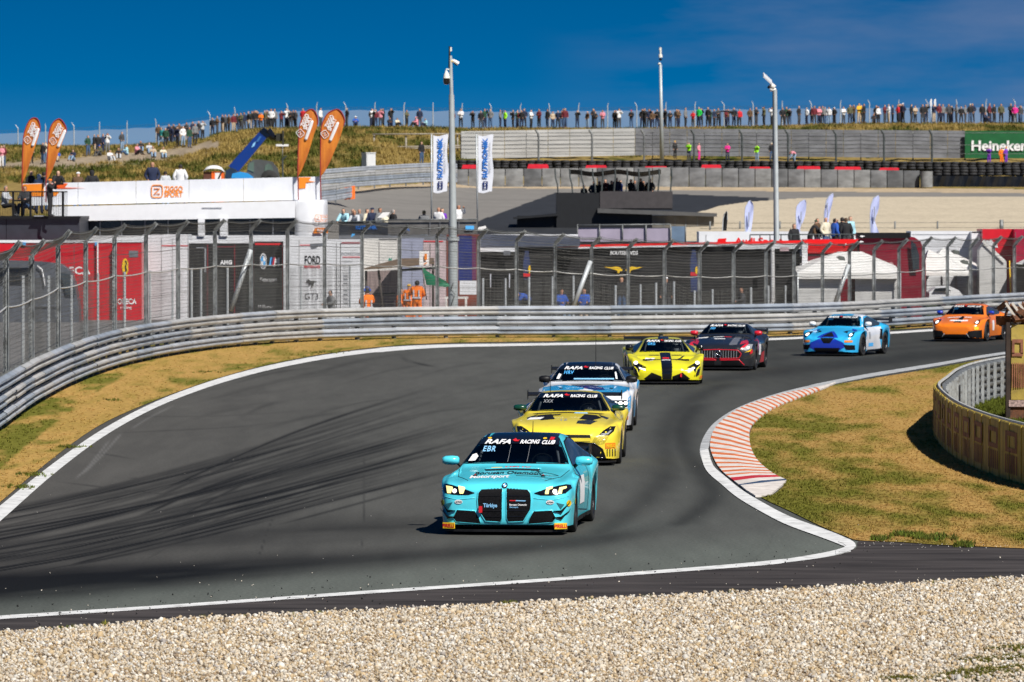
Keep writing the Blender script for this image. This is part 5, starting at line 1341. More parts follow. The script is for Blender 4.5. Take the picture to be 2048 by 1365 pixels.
mb.loft([[Vector((X0 + .05 + (W_ - .05) * t, b0.y + .045, z)) for t in np.linspace(0, 1, 14)] for z in np.linspace(zb1, zt_, 8)]); bn = mb.build('banner', yb, st, smooth=True)
zz = lambda y: P(2030, y, b0.y).z
for x0_, x1_, y0_, y1_ in ((2024, 2046, 679, 686), (2024, 2029, 686, 708), (2041, 2046, 686, 708), (2024, 2046, 706, 713)):
    mb = MB(); mb.box(((P(x0_, 700, b0.y).x + P(x1_, 700, b0.y).x) / 2, b0.y - .012, (zz(y0_) + zz(y1_)) / 2), ((x1_ - x0_) / 94, .008, zz(y0_) - zz(y1_))); mb.build('faded_letter', mar, bn)
for j in range(7):
    mb = MB(); mb.box((P(2025 + j * 4.2, 700, b0.y).x, b0.y - .012, (zz(726) + zz(776)) / 2), (.022, .008, zz(726) - zz(776))); mb.build('faded_letter', mar, bn)
mb = MB(); rr = random.Random(4)
for j in range(60):
    c_ = Vector((X0 + rr.uniform(-.15, W_), b0.y + rr.uniform(-.05, .8), zt_ + rr.uniform(-.02, .42))); M_ = Matrix.Rotation(rr.uniform(0, 3), 4, 'Z') @ Matrix.Rotation(rr.uniform(-.8, .8), 4, 'X') @ Matrix.Rotation(rr.uniform(-.6, .6), 4, 'Y')
    mb.box(c_, (rr.uniform(.1, .4), rr.uniform(.02, .1), rr.uniform(.05, .2)), M=M_, mi=0 if rr.random() < .7 else 1)
mb.build('torn_top', [rusty, mat('torn_pale_cloth', (0.50, 0.45, 0.38), 0.8, var=0.3)], st)
for j in range(5):
    mb = MB(); mb.box((X0 + .02 + .14 * j, b0.y - .03, zt_ + .33), (.05, .03, .34), M=Matrix.Rotation(-.6, 4, 'Y')); mb.build('pale_batten', mat('pale_batten', (0.5, 0.47, 0.42), 0.7), st)
mb = MB(); mb.box((X0 - .01, b0.y + .1, zt_ / 2), (.09, .16, zt_ + .1)); mb.build('edge_post', mat('dark_rust', (0.03, 0.018, 0.012), 0.8, var=0.5), st)
mb = MB(); mb.box((X0 + W_ / 2, b0.y + .02, zb1 - .08), (W_, .05, .14)); mb.build('lace_strip', mat('dirty_net', (0.3, 0.22, 0.2), 0.9, var=0.6, scale=20), st)
# ================================================================== DUNES AND FAR GROUND
PROF = {   # column -> (distance, picture height) of the ground
 -400: [(300, 580), (330, 470), (370, 410), (400, 372), (430, 345), (480, 305), (520, 293), (545, 300)],
 0: [(300, 585), (330, 460), (370, 405), (400, 372), (430, 345), (480, 305), (520, 292), (545, 300)],
 150: [(300, 585), (330, 455), (370, 402), (400, 370), (430, 342), (480, 306), (520, 294), (545, 302)],
 250: [(300, 585), (330, 455), (370, 398), (400, 366), (430, 338), (480, 303), (520, 293), (545, 300)],
 340: [(300, 585), (330, 455), (370, 395), (400, 362), (430, 330), (470, 302), (520, 287), (545, 296)],
 400: [(300, 585), (330, 455), (370, 395), (400, 360), (430, 320), (470, 290), (520, 281), (545, 290)],
 450: [(300, 585), (330, 455), (370, 394), (400, 358), (430, 312), (470, 278), (520, 268), (545, 280)],
 520: [(300, 585), (330, 455), (370, 392), (400, 357), (430, 306), (470, 270), (520, 260), (545, 272)],
 640: [(300, 585), (330, 455), (350, 403), (375, 380), (400, 354), (430, 305), (480, 264), (520, 257), (545, 270)],
 730: [(300, 585), (330, 458), (360, 415), (385, 382), (400, 360), (430, 310), (475, 266), (520, 256), (545, 270)],
 870: [(300, 585), (330, 460), (365, 415), (395, 378), (410, 366), (440, 320), (480, 268), (520, 257), (545, 270)],
 960: [(300, 585), (330, 466), (365, 415), (400, 384), (412, 374), (440, 320), (490, 270), (520, 258), (545, 270)],
 1300: [(300, 585), (330, 466), (365, 416), (400, 384), (412, 374), (440, 320), (490, 270), (520, 258), (545, 270)],
 1500: [(300, 585), (325, 470), (365, 416), (400, 386), (412, 375), (440, 321), (490, 268), (520, 254), (545, 268)],
 1750: [(300, 585), (325, 470), (365, 416), (400, 386), (412, 376), (440, 322), (490, 262), (520, 248), (545, 262)],
 2050: [(300, 585), (325, 470), (365, 416), (400, 386), (412, 377), (440, 322), (490, 262), (520, 248), (545, 262)],
 2500: [(300, 585), (325, 470), (365, 416), (400, 386), (412, 377), (440, 322), (490, 262), (520, 248), (545, 262)]}
cols_ = sorted(PROF); Dg = np.arange(300, 560, 2.0)
_tab = np.array([pchip([q[0] for q in PROF[c]], [q[1] for q in PROF[c]], np.minimum(Dg, 545)) for c in cols_])
def ground_py(px, D):
    px, D = np.asarray(px, float), np.asarray(D, float)
    fi = np.clip(np.interp(px, cols_, np.arange(len(cols_))), 0, len(cols_) - 1.001); i = fi.astype(int); t = fi - i; t = t * t * (3 - 2 * t)
    fd = np.clip((D - 300) / 2.0, 0, len(Dg) - 1.001); j = fd.astype(int); u = fd - j
    g = lambda a: _tab[a, j] * (1 - u) + _tab[a, j + 1] * u
    return g(i) * (1 - t) + g(i + 1) * t
def Tz(X, D):
    """height of the ground beyond the paddock"""
    px = 1024 + np.asarray(X, float) * F / np.asarray(D, float)
    return CAMH - (ground_py(px, D) - 405.0) * np.asarray(D, float) / F
def on_ground(px, D):
    v = P(px, float(ground_py(px, D)), D); return Vector((v.x, D, float(Tz(v.x, D))))
def find_D(px, py, lo=305, hi=520):
    ds = np.arange(lo, hi, 1.0); g = ground_py(np.full(len(ds), px), ds); k = np.argmin(np.abs(g - py)); return float(ds[k])
gpx = np.arange(-360, 2420, 5.0); gD = np.concatenate([np.arange(298, 556, 1.6), [600, 700]])
GX, GD = np.meshgrid(gpx, gD); gx, gd = GX.ravel(), GD.ravel()
XX = (gx - 1024) / F * gd; ZZ = Tz(XX, np.clip(gd, 300, 545)); ZZ = np.where(gd < 300, -.03, ZZ)
py_ = ground_py(gx, gd)
hum = vnoise(XX * .22, gd * .09, 61, 4) - .5; hum2 = vnoise(XX * .9, gd * .35, 62, 3) - .5
dune_w = np.clip((405 - 35 - py_) / 15, 0, 1) * (gd < 540)
ZZ = ZZ + dune_w * (hum * .5 + hum2 * .2) * np.where(gd > 505, .35, 1)
ZZ = np.where(gd >= 600, 4.0, ZZ)
# which surface lies where (picture-row limits translated to the ground)
asph_top = np.interp(gx, [-400, 640, 700, 860, 930, 1100, 1536, 2048, 2400], [372, 372, 385, 374, 376, 378, 383, 387, 388])
sand_hi = asph_top - 8
grav_top = np.interp(gx, [-400, 1100, 1340, 1400, 1440, 1500, 1600, 1700, 2400], [900, 900, 440, 424, 412, 404, 397, 394, 394])
grav_is = (py_ > grav_top) & (gx > 1180)
asph_is = (py_ > asph_top) & ~grav_is & (gx > 560)
sand_is = (py_ > sand_hi) & ~grav_is & ~asph_is & (gx > 560)
kind_ = np.zeros(len(gx), int); kind_[asph_is] = 1; kind_[grav_is] = 2; kind_[sand_is] = 3
nv = vnoise(XX * .35, gd * .12, 63, 5); nv2 = vnoise(XX * 1.8, gd * .6, 64, 4)
cD = mixc(np.tile(np.array([.24, .17, .06]), (len(gx), 1)), np.array([.06, .07, .012]), np.clip((nv - .47) * 5, 0, 1))
cD = mixc(cD, np.array([.24, .18, .05]), np.clip((nv2 - .52) * 4, 0, .8))
path = np.exp(-((py_ - np.interp(gx, [0, 150, 250, 330, 420], [333, 326, 318, 310, 292])) / 9) ** 2) * (gx < 440)
cD = mixc(cD, np.array([.30, .24, .17]), np.clip(path * 1.4, 0, 1))
cA = np.tile(np.array([.19, .178, .160]), (len(gx), 1)) * (.85 + .3 * vnoise(XX * .15, gd * .6, 65, 4))[:, None]
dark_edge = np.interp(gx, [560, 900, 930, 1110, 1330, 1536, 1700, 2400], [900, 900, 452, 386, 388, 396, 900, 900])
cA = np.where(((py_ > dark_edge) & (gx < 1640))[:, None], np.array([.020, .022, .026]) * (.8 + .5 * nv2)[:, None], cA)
cG = np.array([.47, .40, .29]) * (.90 + .2 * vnoise(XX * 2, gd * 1.2, 66, 3))[:, None] * (.93 + .12 * vnoise(XX * .1, gd * .8, 67, 3))[:, None]
cS = np.array([.40, .31, .20]) * (.8 + .4 * nv2)[:, None]
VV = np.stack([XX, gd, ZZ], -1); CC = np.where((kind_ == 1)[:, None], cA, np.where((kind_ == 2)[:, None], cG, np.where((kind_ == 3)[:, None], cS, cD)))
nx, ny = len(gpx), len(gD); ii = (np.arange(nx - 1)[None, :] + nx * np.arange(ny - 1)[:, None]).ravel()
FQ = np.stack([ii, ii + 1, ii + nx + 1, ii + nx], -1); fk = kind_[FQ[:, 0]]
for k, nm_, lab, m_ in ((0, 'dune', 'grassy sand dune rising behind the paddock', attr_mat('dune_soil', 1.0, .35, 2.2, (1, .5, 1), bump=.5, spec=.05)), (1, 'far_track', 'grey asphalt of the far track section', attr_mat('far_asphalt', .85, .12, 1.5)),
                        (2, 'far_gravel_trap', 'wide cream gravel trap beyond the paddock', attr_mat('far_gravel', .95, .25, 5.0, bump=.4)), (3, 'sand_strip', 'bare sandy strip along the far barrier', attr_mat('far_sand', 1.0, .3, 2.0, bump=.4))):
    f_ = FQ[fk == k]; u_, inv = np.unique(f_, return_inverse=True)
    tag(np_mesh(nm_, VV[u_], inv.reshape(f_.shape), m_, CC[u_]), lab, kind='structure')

# marram grass and low scrub on the dunes
tvd, tfd = tuft(14, 1.0, .75, .10)
def dune_grass(n, pred, size, cf, label, name='dune_grass'):
    px = rng.uniform(-30, 2080, n * 3); D = rng.uniform(395, 538, n * 3); py = ground_py(px, D); ok = (py < 368) & pred(px, py, D)
    px, D = px[ok][:n], D[ok][:n]; X = (px - 1024) / F * D
    w = np.clip((370 - ground_py(px, D)) / 15, 0, 1); z = Tz(X, D) + w * ((vnoise(X * .22, D * .09, 61, 4) - .5) * .5 + (vnoise(X * .9, D * .35, 62, 3) - .5) * .2) * np.where(D > 505, .35, 1) - .05
    c = cf(X, D) * rng.uniform(.75, 1.2, (len(X), 1)); s = rng.uniform(size[0], size[1], len(X)) * np.where(D > 505, .6, 1)
    return scatter(name, np.stack([X, D, z], -1), s, tvd, tfd, blade_m, c, label, flat=1.0, smooth=False, upright=True)
def cfd(X, D):
    n = vnoise(X * .35, D * .12, 63, 5); return mixc(np.tile(np.array([.29, .21, .065]), (len(X), 1)), np.array([.085, .095, .018]), np.clip((n - .47) * 5, 0, 1))
nopath = lambda px, py, D: ~((np.abs(py - np.interp(px, [0, 150, 250, 330, 420], [333, 326, 318, 310, 292])) < 8) & (px < 440)) & ~((px > 930) & (D < 445))
dune_grass(16000, nopath, (.22, .5), cfd, 'yellow marram grass tufts all over the dune')
dune_grass(1500, lambda px, py, D: nopath(px, py, D) & (vnoise((px - 1024) / F * D * .35, D * .12, 63, 5) > .53), (.3, .6), lambda X, D: np.tile(np.array([.05, .065, .012]), (len(X), 1)), 'dark green low scrub growing in the hollows of the dune', 'dune_scrub')

# ================================================================== slabs seen from the camera
def slab(name, x0, x1, t0, t1, b0, b1, D0, D1, th, m, parent=None, seg=1, wob=0.0):
    """upright panel between two columns: top t0..t1, bottom b0..b1 (picture rows), distances D0..D1"""
    secs = []
    for i in range(seg + 1):
        u = i / seg; D = D0 + (D1 - D0) * u; x = x0 + (x1 - x0) * u; w = wob * math.sin(i * 2.1)
        a, b = P(x, t0 + (t1 - t0) * u, D), P(x, b0 + (b1 - b0) * u, D)
        secs.append([a + Vector((0, w, 0)), a + Vector((0, th + w, 0)), Vector((b.x, b.y + th, b.z)), b + Vector((0, -w, 0))])
    mb = MB(); mb.loft(secs, close=True, cap=True); return mb.build(name, m, parent)
def rect(name, x0, x1, y0, y1, D, th, m, parent=None): return slab(name, x0, x1, y0, y0, y1, y1, D, D, th, m, parent)
def pole(name, x0, y0, x1, y1, D, r, m, parent=None, D1=None, n=8, r1=None):
    mb = MB(); mb.tube([P(x0, y0, D), P(x1, y1, D1 or D)], [r, r1 or r], n); return mb.build(name, m, parent, smooth=True)
def ptext(name, s, px, py, D, hpx, m, parent, wpx=None, bold=.0, shear=.0, rot=0.0, off=.004):
    sc_ = D / F; ux = Vector((math.cos(R(rot)), 0, math.sin(R(rot)))); uy = Vector((-math.sin(R(rot)), 0, math.cos(R(rot))))
    return put_text(name, s, P(px, py, D) + Vector((0, -off, 0)), hpx * sc_, m, parent, ux, uy, 0, bold, shear, width=wpx * sc_ if wpx else None)
def ppoly(name, pts, D, m, parent, th=.006, off=.003):
    mb = MB(); mb.prism([P(x, y, D) + Vector((0, -off - th, 0)) for x, y in pts], (0, th, 0)); return mb.build(name, m, parent)
def circ(cx, cy, r, r2=None, n=20): return [(cx + r * math.cos(2 * math.pi * k / n), cy + (r2 or r) * math.sin(2 * math.pi * k / n)) for k in range(n)]

# ---- grey screens behind the far track and their posts
scr_l = mat('pale_screen', (0.44, 0.44, 0.43), .8, var=.16, scale=.7, stretch=(.5, 1, 3), dirt=.15); scr_d = mat('grey_screen', (0.155, 0.16, 0.175), .8, var=.3, scale=.6, stretch=(1.2, 1, 2), dirt=.2)
sr = empty('screen_wall', on_ground(1400, 440), 'long wall of pale and dark grey screens below the crowd on the ridge', 'screen')
xs_ = list(np.linspace(922, 1270, 9)) + list(np.linspace(1270, 1930, 20))[1:]
tp = lambda x: float(np.interp(x, [922, 1270, 1930], [263, 257, 262])); bt = lambda x: float(np.interp(x, [922, 1024, 1270, 1930], [318, 316, 311, 317]))
for a, b in zip(xs_, xs_[1:]):
    j_ = random.uniform(-.03, .03); slab('screen_panel', a + .5, b - .4, tp(a), tp(b), bt(a), bt(b), 440 + j_, 440 - j_, .06, scr_l if b <= 1271 else scr_d, sr)
for x in xs_[::3]:
    pole('screen_post', x, tp(x) + 2, x, bt(x) + 9, 440.3, .05, galv_d, sr)
mb = MB()
for y in (268, 276, 284, 292, 300):
    mb.tube([P(922, y, 439.8), P(1270, y - 4, 439.8), P(1930, y, 439.8)], .015, 4)
mb.build('screen_cable', galv_d, sr)
hn = empty('advertising_board', on_ground(1990, 439), 'green beer advertising board at the end of the grey screens', 'sign')
hb = rect('board', 1930, 2130, 262, 317, 439.5, .15, mat('beer_green', (0.006, 0.10, 0.028), .5), hn)
ptext('lettering', 'Heineken', 1999, 291, 439.4, 20, wht, hb, wpx=112, bold=.03)
fpf = empty('cranked_post_fence', on_ground(1400, 430), 'row of dark posts with cranked tops and wires in front of the grey screens', 'fence')
pxl = [1077, 1184, 1288, 1388, 1484, 1576, 1672, 1768, 1864]
for x in pxl:
    D = 431; mb = MB(); mb.tube([P(x, 326, D), P(x, 275, D), P(x - 1, 268, D), P(x - 6, 260, D)], .085, 6); mb.build('post', post_dk if x > 1300 else galv_d, fpf)
for y in (266, 290, 308):
    mb = MB(); mb.tube([P(930, y, 431)] + [P(x, y + .6, 431) for x in pxl] + [P(2070, y, 431)], .018, 4); mb.build('wire', galv_d, fpf)
# ---- tyre wall and covered barrier
tyr = MB(); tyr.lathe([(.16, -.09), (.28, -.10), (.32, -.05), (.32, .05), (.28, .10), (.16, .09), (.16, -.09)], (0, 0, 0), 'Z', 10)
tyre_dk = mat('old_tyre', (0.020, 0.020, 0.022), .75, var=.5, scale=5); tym = tyr.build('tyre', tyre_dk, None, smooth=True, link=False, angle=60)
def tyres(root, pts, n_up, dz=.20):
    for p in pts:
        for k in range(n_up):
            o = bpy.data.objects.new('tyre', tym.data); COL.objects.link(o); o.parent = root
            o.location = p + Vector((random.uniform(-.04, .04), random.uniform(-.05, .05), .10 + k * dz)) - ORG[root]; o.rotation_euler = (random.uniform(-.06, .06), random.uniform(-.06, .06), 0)
tw = empty('tyre_wall', on_ground(1450, 424), 'long black wall of stacked old tyres below the grey screens', 'tyre wall')
pts = [Vector((P(x, 330, 424).x, 424, P(x, float(np.interp(x, [900, 1024, 1500, 2060], [337, 337, 338, 341])), 424).z)) for x in np.arange(906, 2062, 17.3)]
tyres(tw, pts, 3)
mb = MB(); mb.loft([[p + Vector((0, .30, -1.2)), p + Vector((0, .30, .58)), p + Vector((0, .9, .58)), p + Vector((0, .9, -1.2))] for p in pts], close=True, cap=True); mb.build('rubber_backing', tyre_dk, tw)
cv_cols = [mat('rubber_cover_%s' % n_, c_, .55, var=.35, scale=1.1, stretch=(1, 1, 2), dirt=.2) for n_, c_ in (('a', (.15, .155, .16)), ('b', (.20, .205, .205)), ('c', (.10, .105, .11)))]
cb_ = empty('covered_tyre_barrier', on_ground(1400, 412), 'barrier of grey rubber-covered blocks along the far track', 'barrier')
xs_ = list(np.arange(900, 1350, 36.8)) + list(np.linspace(1378, 1840, 15))
for a, b in zip(xs_, xs_[1:]):
    t_, b_ = float(np.interp(a, [900, 1300, 1840], [339, 335, 342])), float(np.interp(a, [900, 1300, 1840], [374, 372, 375])); secs = []
    for k in range(7):
        u = k / 6; bul = .10 * math.sin(math.pi * u); p, q = P(a + .8 + (b - a - 1.6) * u, t_, 412 - bul), P(a + .8 + (b - a - 1.6) * u, b_ + .5, 412 - bul * .6)
        secs.append([p, p + Vector((0, 1.2, 0)), q + Vector((0, 1.2, -.2)), q + Vector((0, 0, -.2)), p.lerp(q, .5) + Vector((0, -.05, 0))])
    mb = MB(); mb.loft(secs, close=True, cap=True); mb.build('cover_panel', random.choice(cv_cols), cb_, smooth=True, angle=50)
mb = MB(); c0, c1 = P(1853, 375, 411.5), P(1853, 343, 411.5); mb.tube([c0, c1], .45, 18); mb.build('round_end', cv_cols[1], cb_, smooth=True, angle=50)
tb2 = empty('tyre_wall', on_ground(1960, 414), 'black sheeted tyre wall at the right end of the far barrier', 'tyre wall')
tarp = mat('black_tarpaulin', (.008, .009, .011), .30, var=.5, scale=1.5, bump=.4)
slab('tarpaulin', 1866, 2080, 352, 353, 377, 378, 414, 414, 1.0, tarp, tb2, seg=24, wob=.05)
pts = [P(x, 351.5, 414.4) for x in np.arange(1876, 2080, 17.3)]; tyres(tb2, pts, 3)
for i_, (x0, x1, y0, y1) in enumerate([(923, 956, 330, 338), (1054, 1097, 329, 338), (1170, 1213, 331, 337), (1288, 1334, 333, 338), (1401, 1442, 330, 338), (1497, 1540, 334, 338), (1592, 1640, 333, 340), (1667, 1721, 334, 340), (1757, 1797, 336, 341)]):
    names = ['leftmost', 'second', 'third', 'fourth', 'fifth', 'sixth', 'seventh', 'eighth', 'rightmost']
    o = ppoly('red_cushion', [(x0 + 3, y0), (x1 - 2, y0), (x1, (y0 + y1) / 2), (x1, y1), (x0, y1)], 412.6, mat('red_vinyl', (.62, .012, .03), .45), None, th=.5, off=0)
    tag(o, 'red cushion lying on the covered far barrier, %s of the nine' % names[i_], 'cushion', 'red cushions on the far barrier')

# ---- ridge fence with translucent wind netting
rf = empty('ridge_fence', on_ground(1024, 524), 'tall fence of pale posts and translucent netting along the ridge behind the crowd', 'fence')
netm = bpy.data.materials.new('translucent_netting'); netm.use_nodes = True
n_, l_ = netm.node_tree.nodes, netm.node_tree.links; n_.clear()
o_ = n_.new('ShaderNodeOutputMaterial'); t_ = n_.new('ShaderNodeBsdfTransparent'); d_ = n_.new('ShaderNodeBsdfDiffuse'); m_ = n_.new('ShaderNodeMixShader'); d_.inputs[0].default_value = (.42, .47, .52, 1)
nz_ = n_.new('ShaderNodeTexNoise'); nz_.inputs['Scale'].default_value = .8; mr_ = n_.new('ShaderNodeMapRange'); mr_.inputs['To Min'].default_value = .20; mr_.inputs['To Max'].default_value = .46
l_.new(nz_.outputs[0], mr_.inputs[0]); l_.new(mr_.outputs[0], m_.inputs[0]); l_.new(t_.outputs[0], m_.inputs[1]); l_.new(d_.outputs[0], m_.inputs[2]); l_.new(m_.outputs[0], o_.inputs[0])
topn = [(-60, 268), (0, 268), (150, 262), (260, 258), (330, 253), (400, 243), (450, 233), (520, 225), (640, 221), (740, 221), (1024, 224), (1500, 219), (1800, 216), (2120, 214)]
fx_ = [p[0] for p in topn]; fy2 = [p[1] for p in topn]
def rp(x, y): return P(x, y, 526)
xs_ = np.arange(-60, 2121, 30.0)
mb = MB(); mb.loft([[rp(x, float(np.interp(x, fx_, fy2)) + 1.2 * math.sin(x * .11)), rp(x, float(ground_py(x, 520)) + 4)] for x in xs_]); mb.build('wind_netting', netm, rf, recalc=False)
for x in [36, 91, 148, 199, 254, 312, 420, 470] + list(np.arange(575, 2100, 58.2)):
    y = float(np.interp(x, fx_, fy2)); mb = MB(); q = rp(x, y - 9); g_ = rp(x, float(ground_py(x, 520)) + 6); mb.tube([g_, q, q + Vector((random.uniform(-.25, .1), 0, .35))], [.055, .05, .03], 6); mb.build('post', galv_l, rf)
mb = MB()
for dy in (-6, -3): mb.tube([rp(x, float(np.interp(x, fx_, fy2)) + dy) for x in xs_], .010, 3)
mb.build('barbed_wire', wire_m, rf)
tb = empty('goal_frame', on_ground(1458, 515), 'dark padded goal-like frame standing in the crowd on the ridge', 'frame')
for a, b in (((1440, 253), (1441, 223)), ((1441, 223), (1474, 223)), ((1474, 223), (1476, 253))): pole('bar', a[0], a[1], b[0], b[1], 515, .07, mat('dark_blue_bar', (.01, .02, .04), .5), tb)
for i_, x in enumerate((1862, 1870)):
    o = ppoly('white_marker_flag', [(x - 2.2, 204), (x - 1, 199), (x + 1.6, 198), (x + 2.2, 212), (x - 1.6, 214)], 518, wht, None, th=.04, off=0); tag(o, 'small white upright marker above the crowd, %s of the pair' % ('left', 'right')[i_], 'marker', 'white markers above the crowd')
    pole('marker_pole', x, 212, x + 1, 256, 518, .03, galv_l, o)

# wooden rail fence, cabinet and far guardrails
wood = mat('weathered_wood', (.30, .27, .22), .8, var=.3, scale=4); wf = empty('wooden_rail_fence', on_ground(830, 452), 'grey wooden rail fence on the dune slope behind the flags', 'fence')
for x, y0, y1 in ((748, 268, 304), (812, 272, 318), (868, 270, 318), (915, 268, 312)): pole('post', x, y0, x, y1, 452, .07, wood, wf)
for y0, y1 in ((269, 268), (295, 292), (298, 296), (309, 313)): pole('rail', 745, y0, 922, y1, 451.8, .055, wood, wf)
ub = empty('utility_cabinet', on_ground(738, 404), 'white utility cabinet standing at the foot of the dune', 'cabinet')
cw = mat('cabinet_white', (.74, .75, .76), .5, var=.05); Dc = 404
mb = MB(); a = P(733, 343, Dc); b = P(751, 343, Dc); hgt = P(733, 307, Dc).z - a.z; back = Vector((-.36, .55, 0))
mb.prism([a, b, b + back, a + back], (0, 0, hgt)); mb.build('housing', cw, ub); mb = MB(); mb.prism([a + Vector((-.04, -.04, hgt)), b + Vector((.04, -.04, hgt)), b + back + Vector((.04, .04, hgt)), a + back + Vector((-.04, .04, hgt))], (0, 0, .06)); mb.build('lid', cw, ub)
mb = MB(); mb.box((a + b) / 2 + Vector((0, -.01, hgt / 2)), ((b - a).x * .86, .02, hgt * .88)); mb.build('door', cw, ub)
def far_rail(pts, tiers, label):
    r = empty('guardrail', pts[0], label, 'guardrail')
    q = resample([Vector(p) for p in pts], 4.0)
    for a, b in zip(q, q[1:]):
        for k in range(tiers):
            d = b - a; fl = Vector((b.x, b.y, a.z)); mb = MB()
            secs = [[p + Vector((0, -.10 - u, .12 + k * .34 + w)) for u, w in WPROF] for p in (a, b)]; mb.loft(secs); mb.build('rail', rail_cols[k % 3], r)
        mb = MB(); mb.box(a + Vector((0, .05, .5)), (.1, .1, 1.15)); mb.build('post', galv_d, r)
    return r
def tg(px, D): v = on_ground(px, D); return v
far_rail([P(640, 384, 372), P(720, 377, 380), P(800, 371, 390), P(872, 367, 398), P(925, 370, 404)], 4, 'far guardrail running along the foot of the dune behind the twin banners')
far_rail([P(640, 409, 345), P(672, 405, 349), P(706, 399, 353)], 3, 'short far guardrail ending in an orange board beside the white building')
o = slab('orange_board', 689, 710, 373, 372, 400, 398, 352.6, 353, .06, mat('orange_board_paint', (.78, .15, .015), .5), None); tag(o, 'orange board on the end of the short far guardrail', 'board')

# ================================================================== masts
mast_m = mat('mast_paint', (.42, .46, .47), .5, .2, var=.08, scale=2, dirt=.1); cam_w = mat('camera_housing', (.74, .73, .66), .4, var=.04)
m1 = empty('camera_mast', P(904, 640, 214), 'tall grey mast with a dome camera and an antenna, tallest of the three masts', 'mast', 'tall masts'); D = 214
mb = MB(); mb.tube([P(906, 645, D), P(906, 478, D)], .19, 14); mb.build('lower_pole', mast_m, m1, smooth=True, angle=50); mb = MB(); mb.tube([P(906, 482, D), P(906, 474, D)], .24, 14); mb.build('collar', mast_m, m1, smooth=True, angle=50)
mb = MB(); mb.tube([P(906, 476, D), P(903, 190, D)], [.15, .10], 12); mb.tube([P(903, 191, D), P(901, 112, D)], [.075, .06], 10); mb.build('upper_pole', mast_m, m1, smooth=True, angle=50)
pole('antenna', 898.6, 136, 899.4, 93, D - .02, .035, blk, m1); mb = MB(); mb.tube([P(901, 103, D), P(901, 95, D)], .05, 8); mb.build('antenna_tip', cam_w, m1)
arm = MB(); arm.tube([P(902, 140, D), P(893, 139, D), P(892, 144, D)], .035, 6); arm = arm.build('camera_arm', cam_w, m1)
dm = MB(); q = P(893, 156, D - .05); k = D / F; dm.lathe([(.001, 14 * k), (2.2 * k, 13 * k), (5.5 * k, 6 * k), (6.6 * k, 0), (6.8 * k, -1 * k), (.001, -1 * k)], q, 'Z', 16); dm.build('camera_dome', cam_w, m1, smooth=True, angle=50)
dm = MB(); dm.lathe([(.001, -1 * k), (6.6 * k, -1 * k), (6.2 * k, -9 * k), (4.8 * k, -13 * k), (.001, -14 * k)], q, 'Z', 16); dm.build('camera_lens', blk_g, m1, smooth=True, angle=50)
mb = MB(); mb.tube([P(904, 121, D), P(909, 123, D), P(917, 128, D)], [.05, .07, .075], 8); mb.build('side_camera', cam_w, m1); mb = MB(); mb.tube([P(908, 126.5, D), P(914, 131, D)], .03, 6); mb.build('side_camera_hood', blk, m1); mb = MB(); mb.tube([P(902.5, 123, D), P(905, 123.5, D)], .06, 8); mb.build('side_bracket', yel_p, m1)
mb = MB(); mb.tube([P(907, 565, D - .25), P(902, 580, D - .26), P(910, 590, D - .25), P(902, 612, D - .25)], .012, 4); mb.build('hanging_cable', blk, m1)
m2 = empty('camera_mast', on_ground(1322, 430), 'thin pale camera mast rising behind the grey screens, the middle one of three masts', 'mast', 'tall masts'); D = 430
mb = MB(); mb.tube([P(1324, 322, D), P(1321, 130, D)], [.17, .10], 10); mb.build('pole', mast_m, m2, smooth=True)
mb = MB(); mb.tube([P(1320, 101, D), P(1321, 95.5, D)], .10, 8); mb.tube([P(1321, 108, D), P(1321, 101, D)], .08, 8); mb.lathe([(.001, .25), (.14, .15), (.15, -.05), (.001, -.06)], P(1321, 114, D), 'Z', 10); mb.build('camera_head', cam_w, m2, smooth=True, angle=50)
mb = MB(); mb.lathe([(.001, .0), (.12, 0), (.10, -.16), (.001, -.2)], P(1321, 117, D), 'Z', 10); mb.build('camera_lens', blk, m2); mb = MB(); mb.lathe([(.001, .10), (.13, .03), (.12, -.06), (.001, -.08)], P(1319, 128, D), 'Z', 10); mb.build('lower_dome', cam_w, m2, smooth=True)
m3 = empty('lamp_mast', P(1551, 630, 236), 'grey mast with tilted solar panel head, rightmost of the three masts', 'mast', 'tall masts'); D = 236
mb = MB(); mb.tube([P(1556, 632, D), P(1556, 584, D)], .20, 12); mb.tube([P(1556, 584, D), P(1554, 580, D), P(1550, 180, D)], [.15, .13, .085], 12); mb.build('pole', mast_m, m3, smooth=True, angle=50)
mb = MB(); mb.tube([P(1546, 182, D), P(1546, 320, D)], .025, 5); mb.build('cable', post_dk, m3)
mb = MB(); a, b = P(1526, 152, D), P(1543, 168, D); nrm = Vector((0, .28, .10)); d_ = (b - a)
mb.prism([a - nrm * .6, b - nrm * .6, b + nrm, a + nrm], Vector((.03, -.01, .05))); mb.build('solar_panel', mat('panel_white', (.62, .63, .64), .3, var=.03), m3)
mb = MB(); mb.tube([P(1540, 169, D), P(1549, 176, D)], .11, 8); mb.tube([P(1540, 180, D), P(1552, 180, D)], .075, 8); mb.build('lamp_head', cam_w, m3, smooth=True); mb = MB(); mb.tube([P(1536, 173, D), P(1540, 176, D)], .07, 8); mb.build('sensor', blk, m3)
wp_ = empty('bent_pipe', P(1542, 630, 233), 'thick white pipe with a bent foot next to the grey lamp mast', 'pipe')
mb = MB(); mb.tube([P(1545, 497, 233), P(1545, 500, 233), P(1546, 604, 233), P(1543, 610, 233), P(1534, 614, 233)], .085, 10); mb.build('pipe', mat('white_pipe', (.62, .62, .62), .5), wp_, smooth=True)
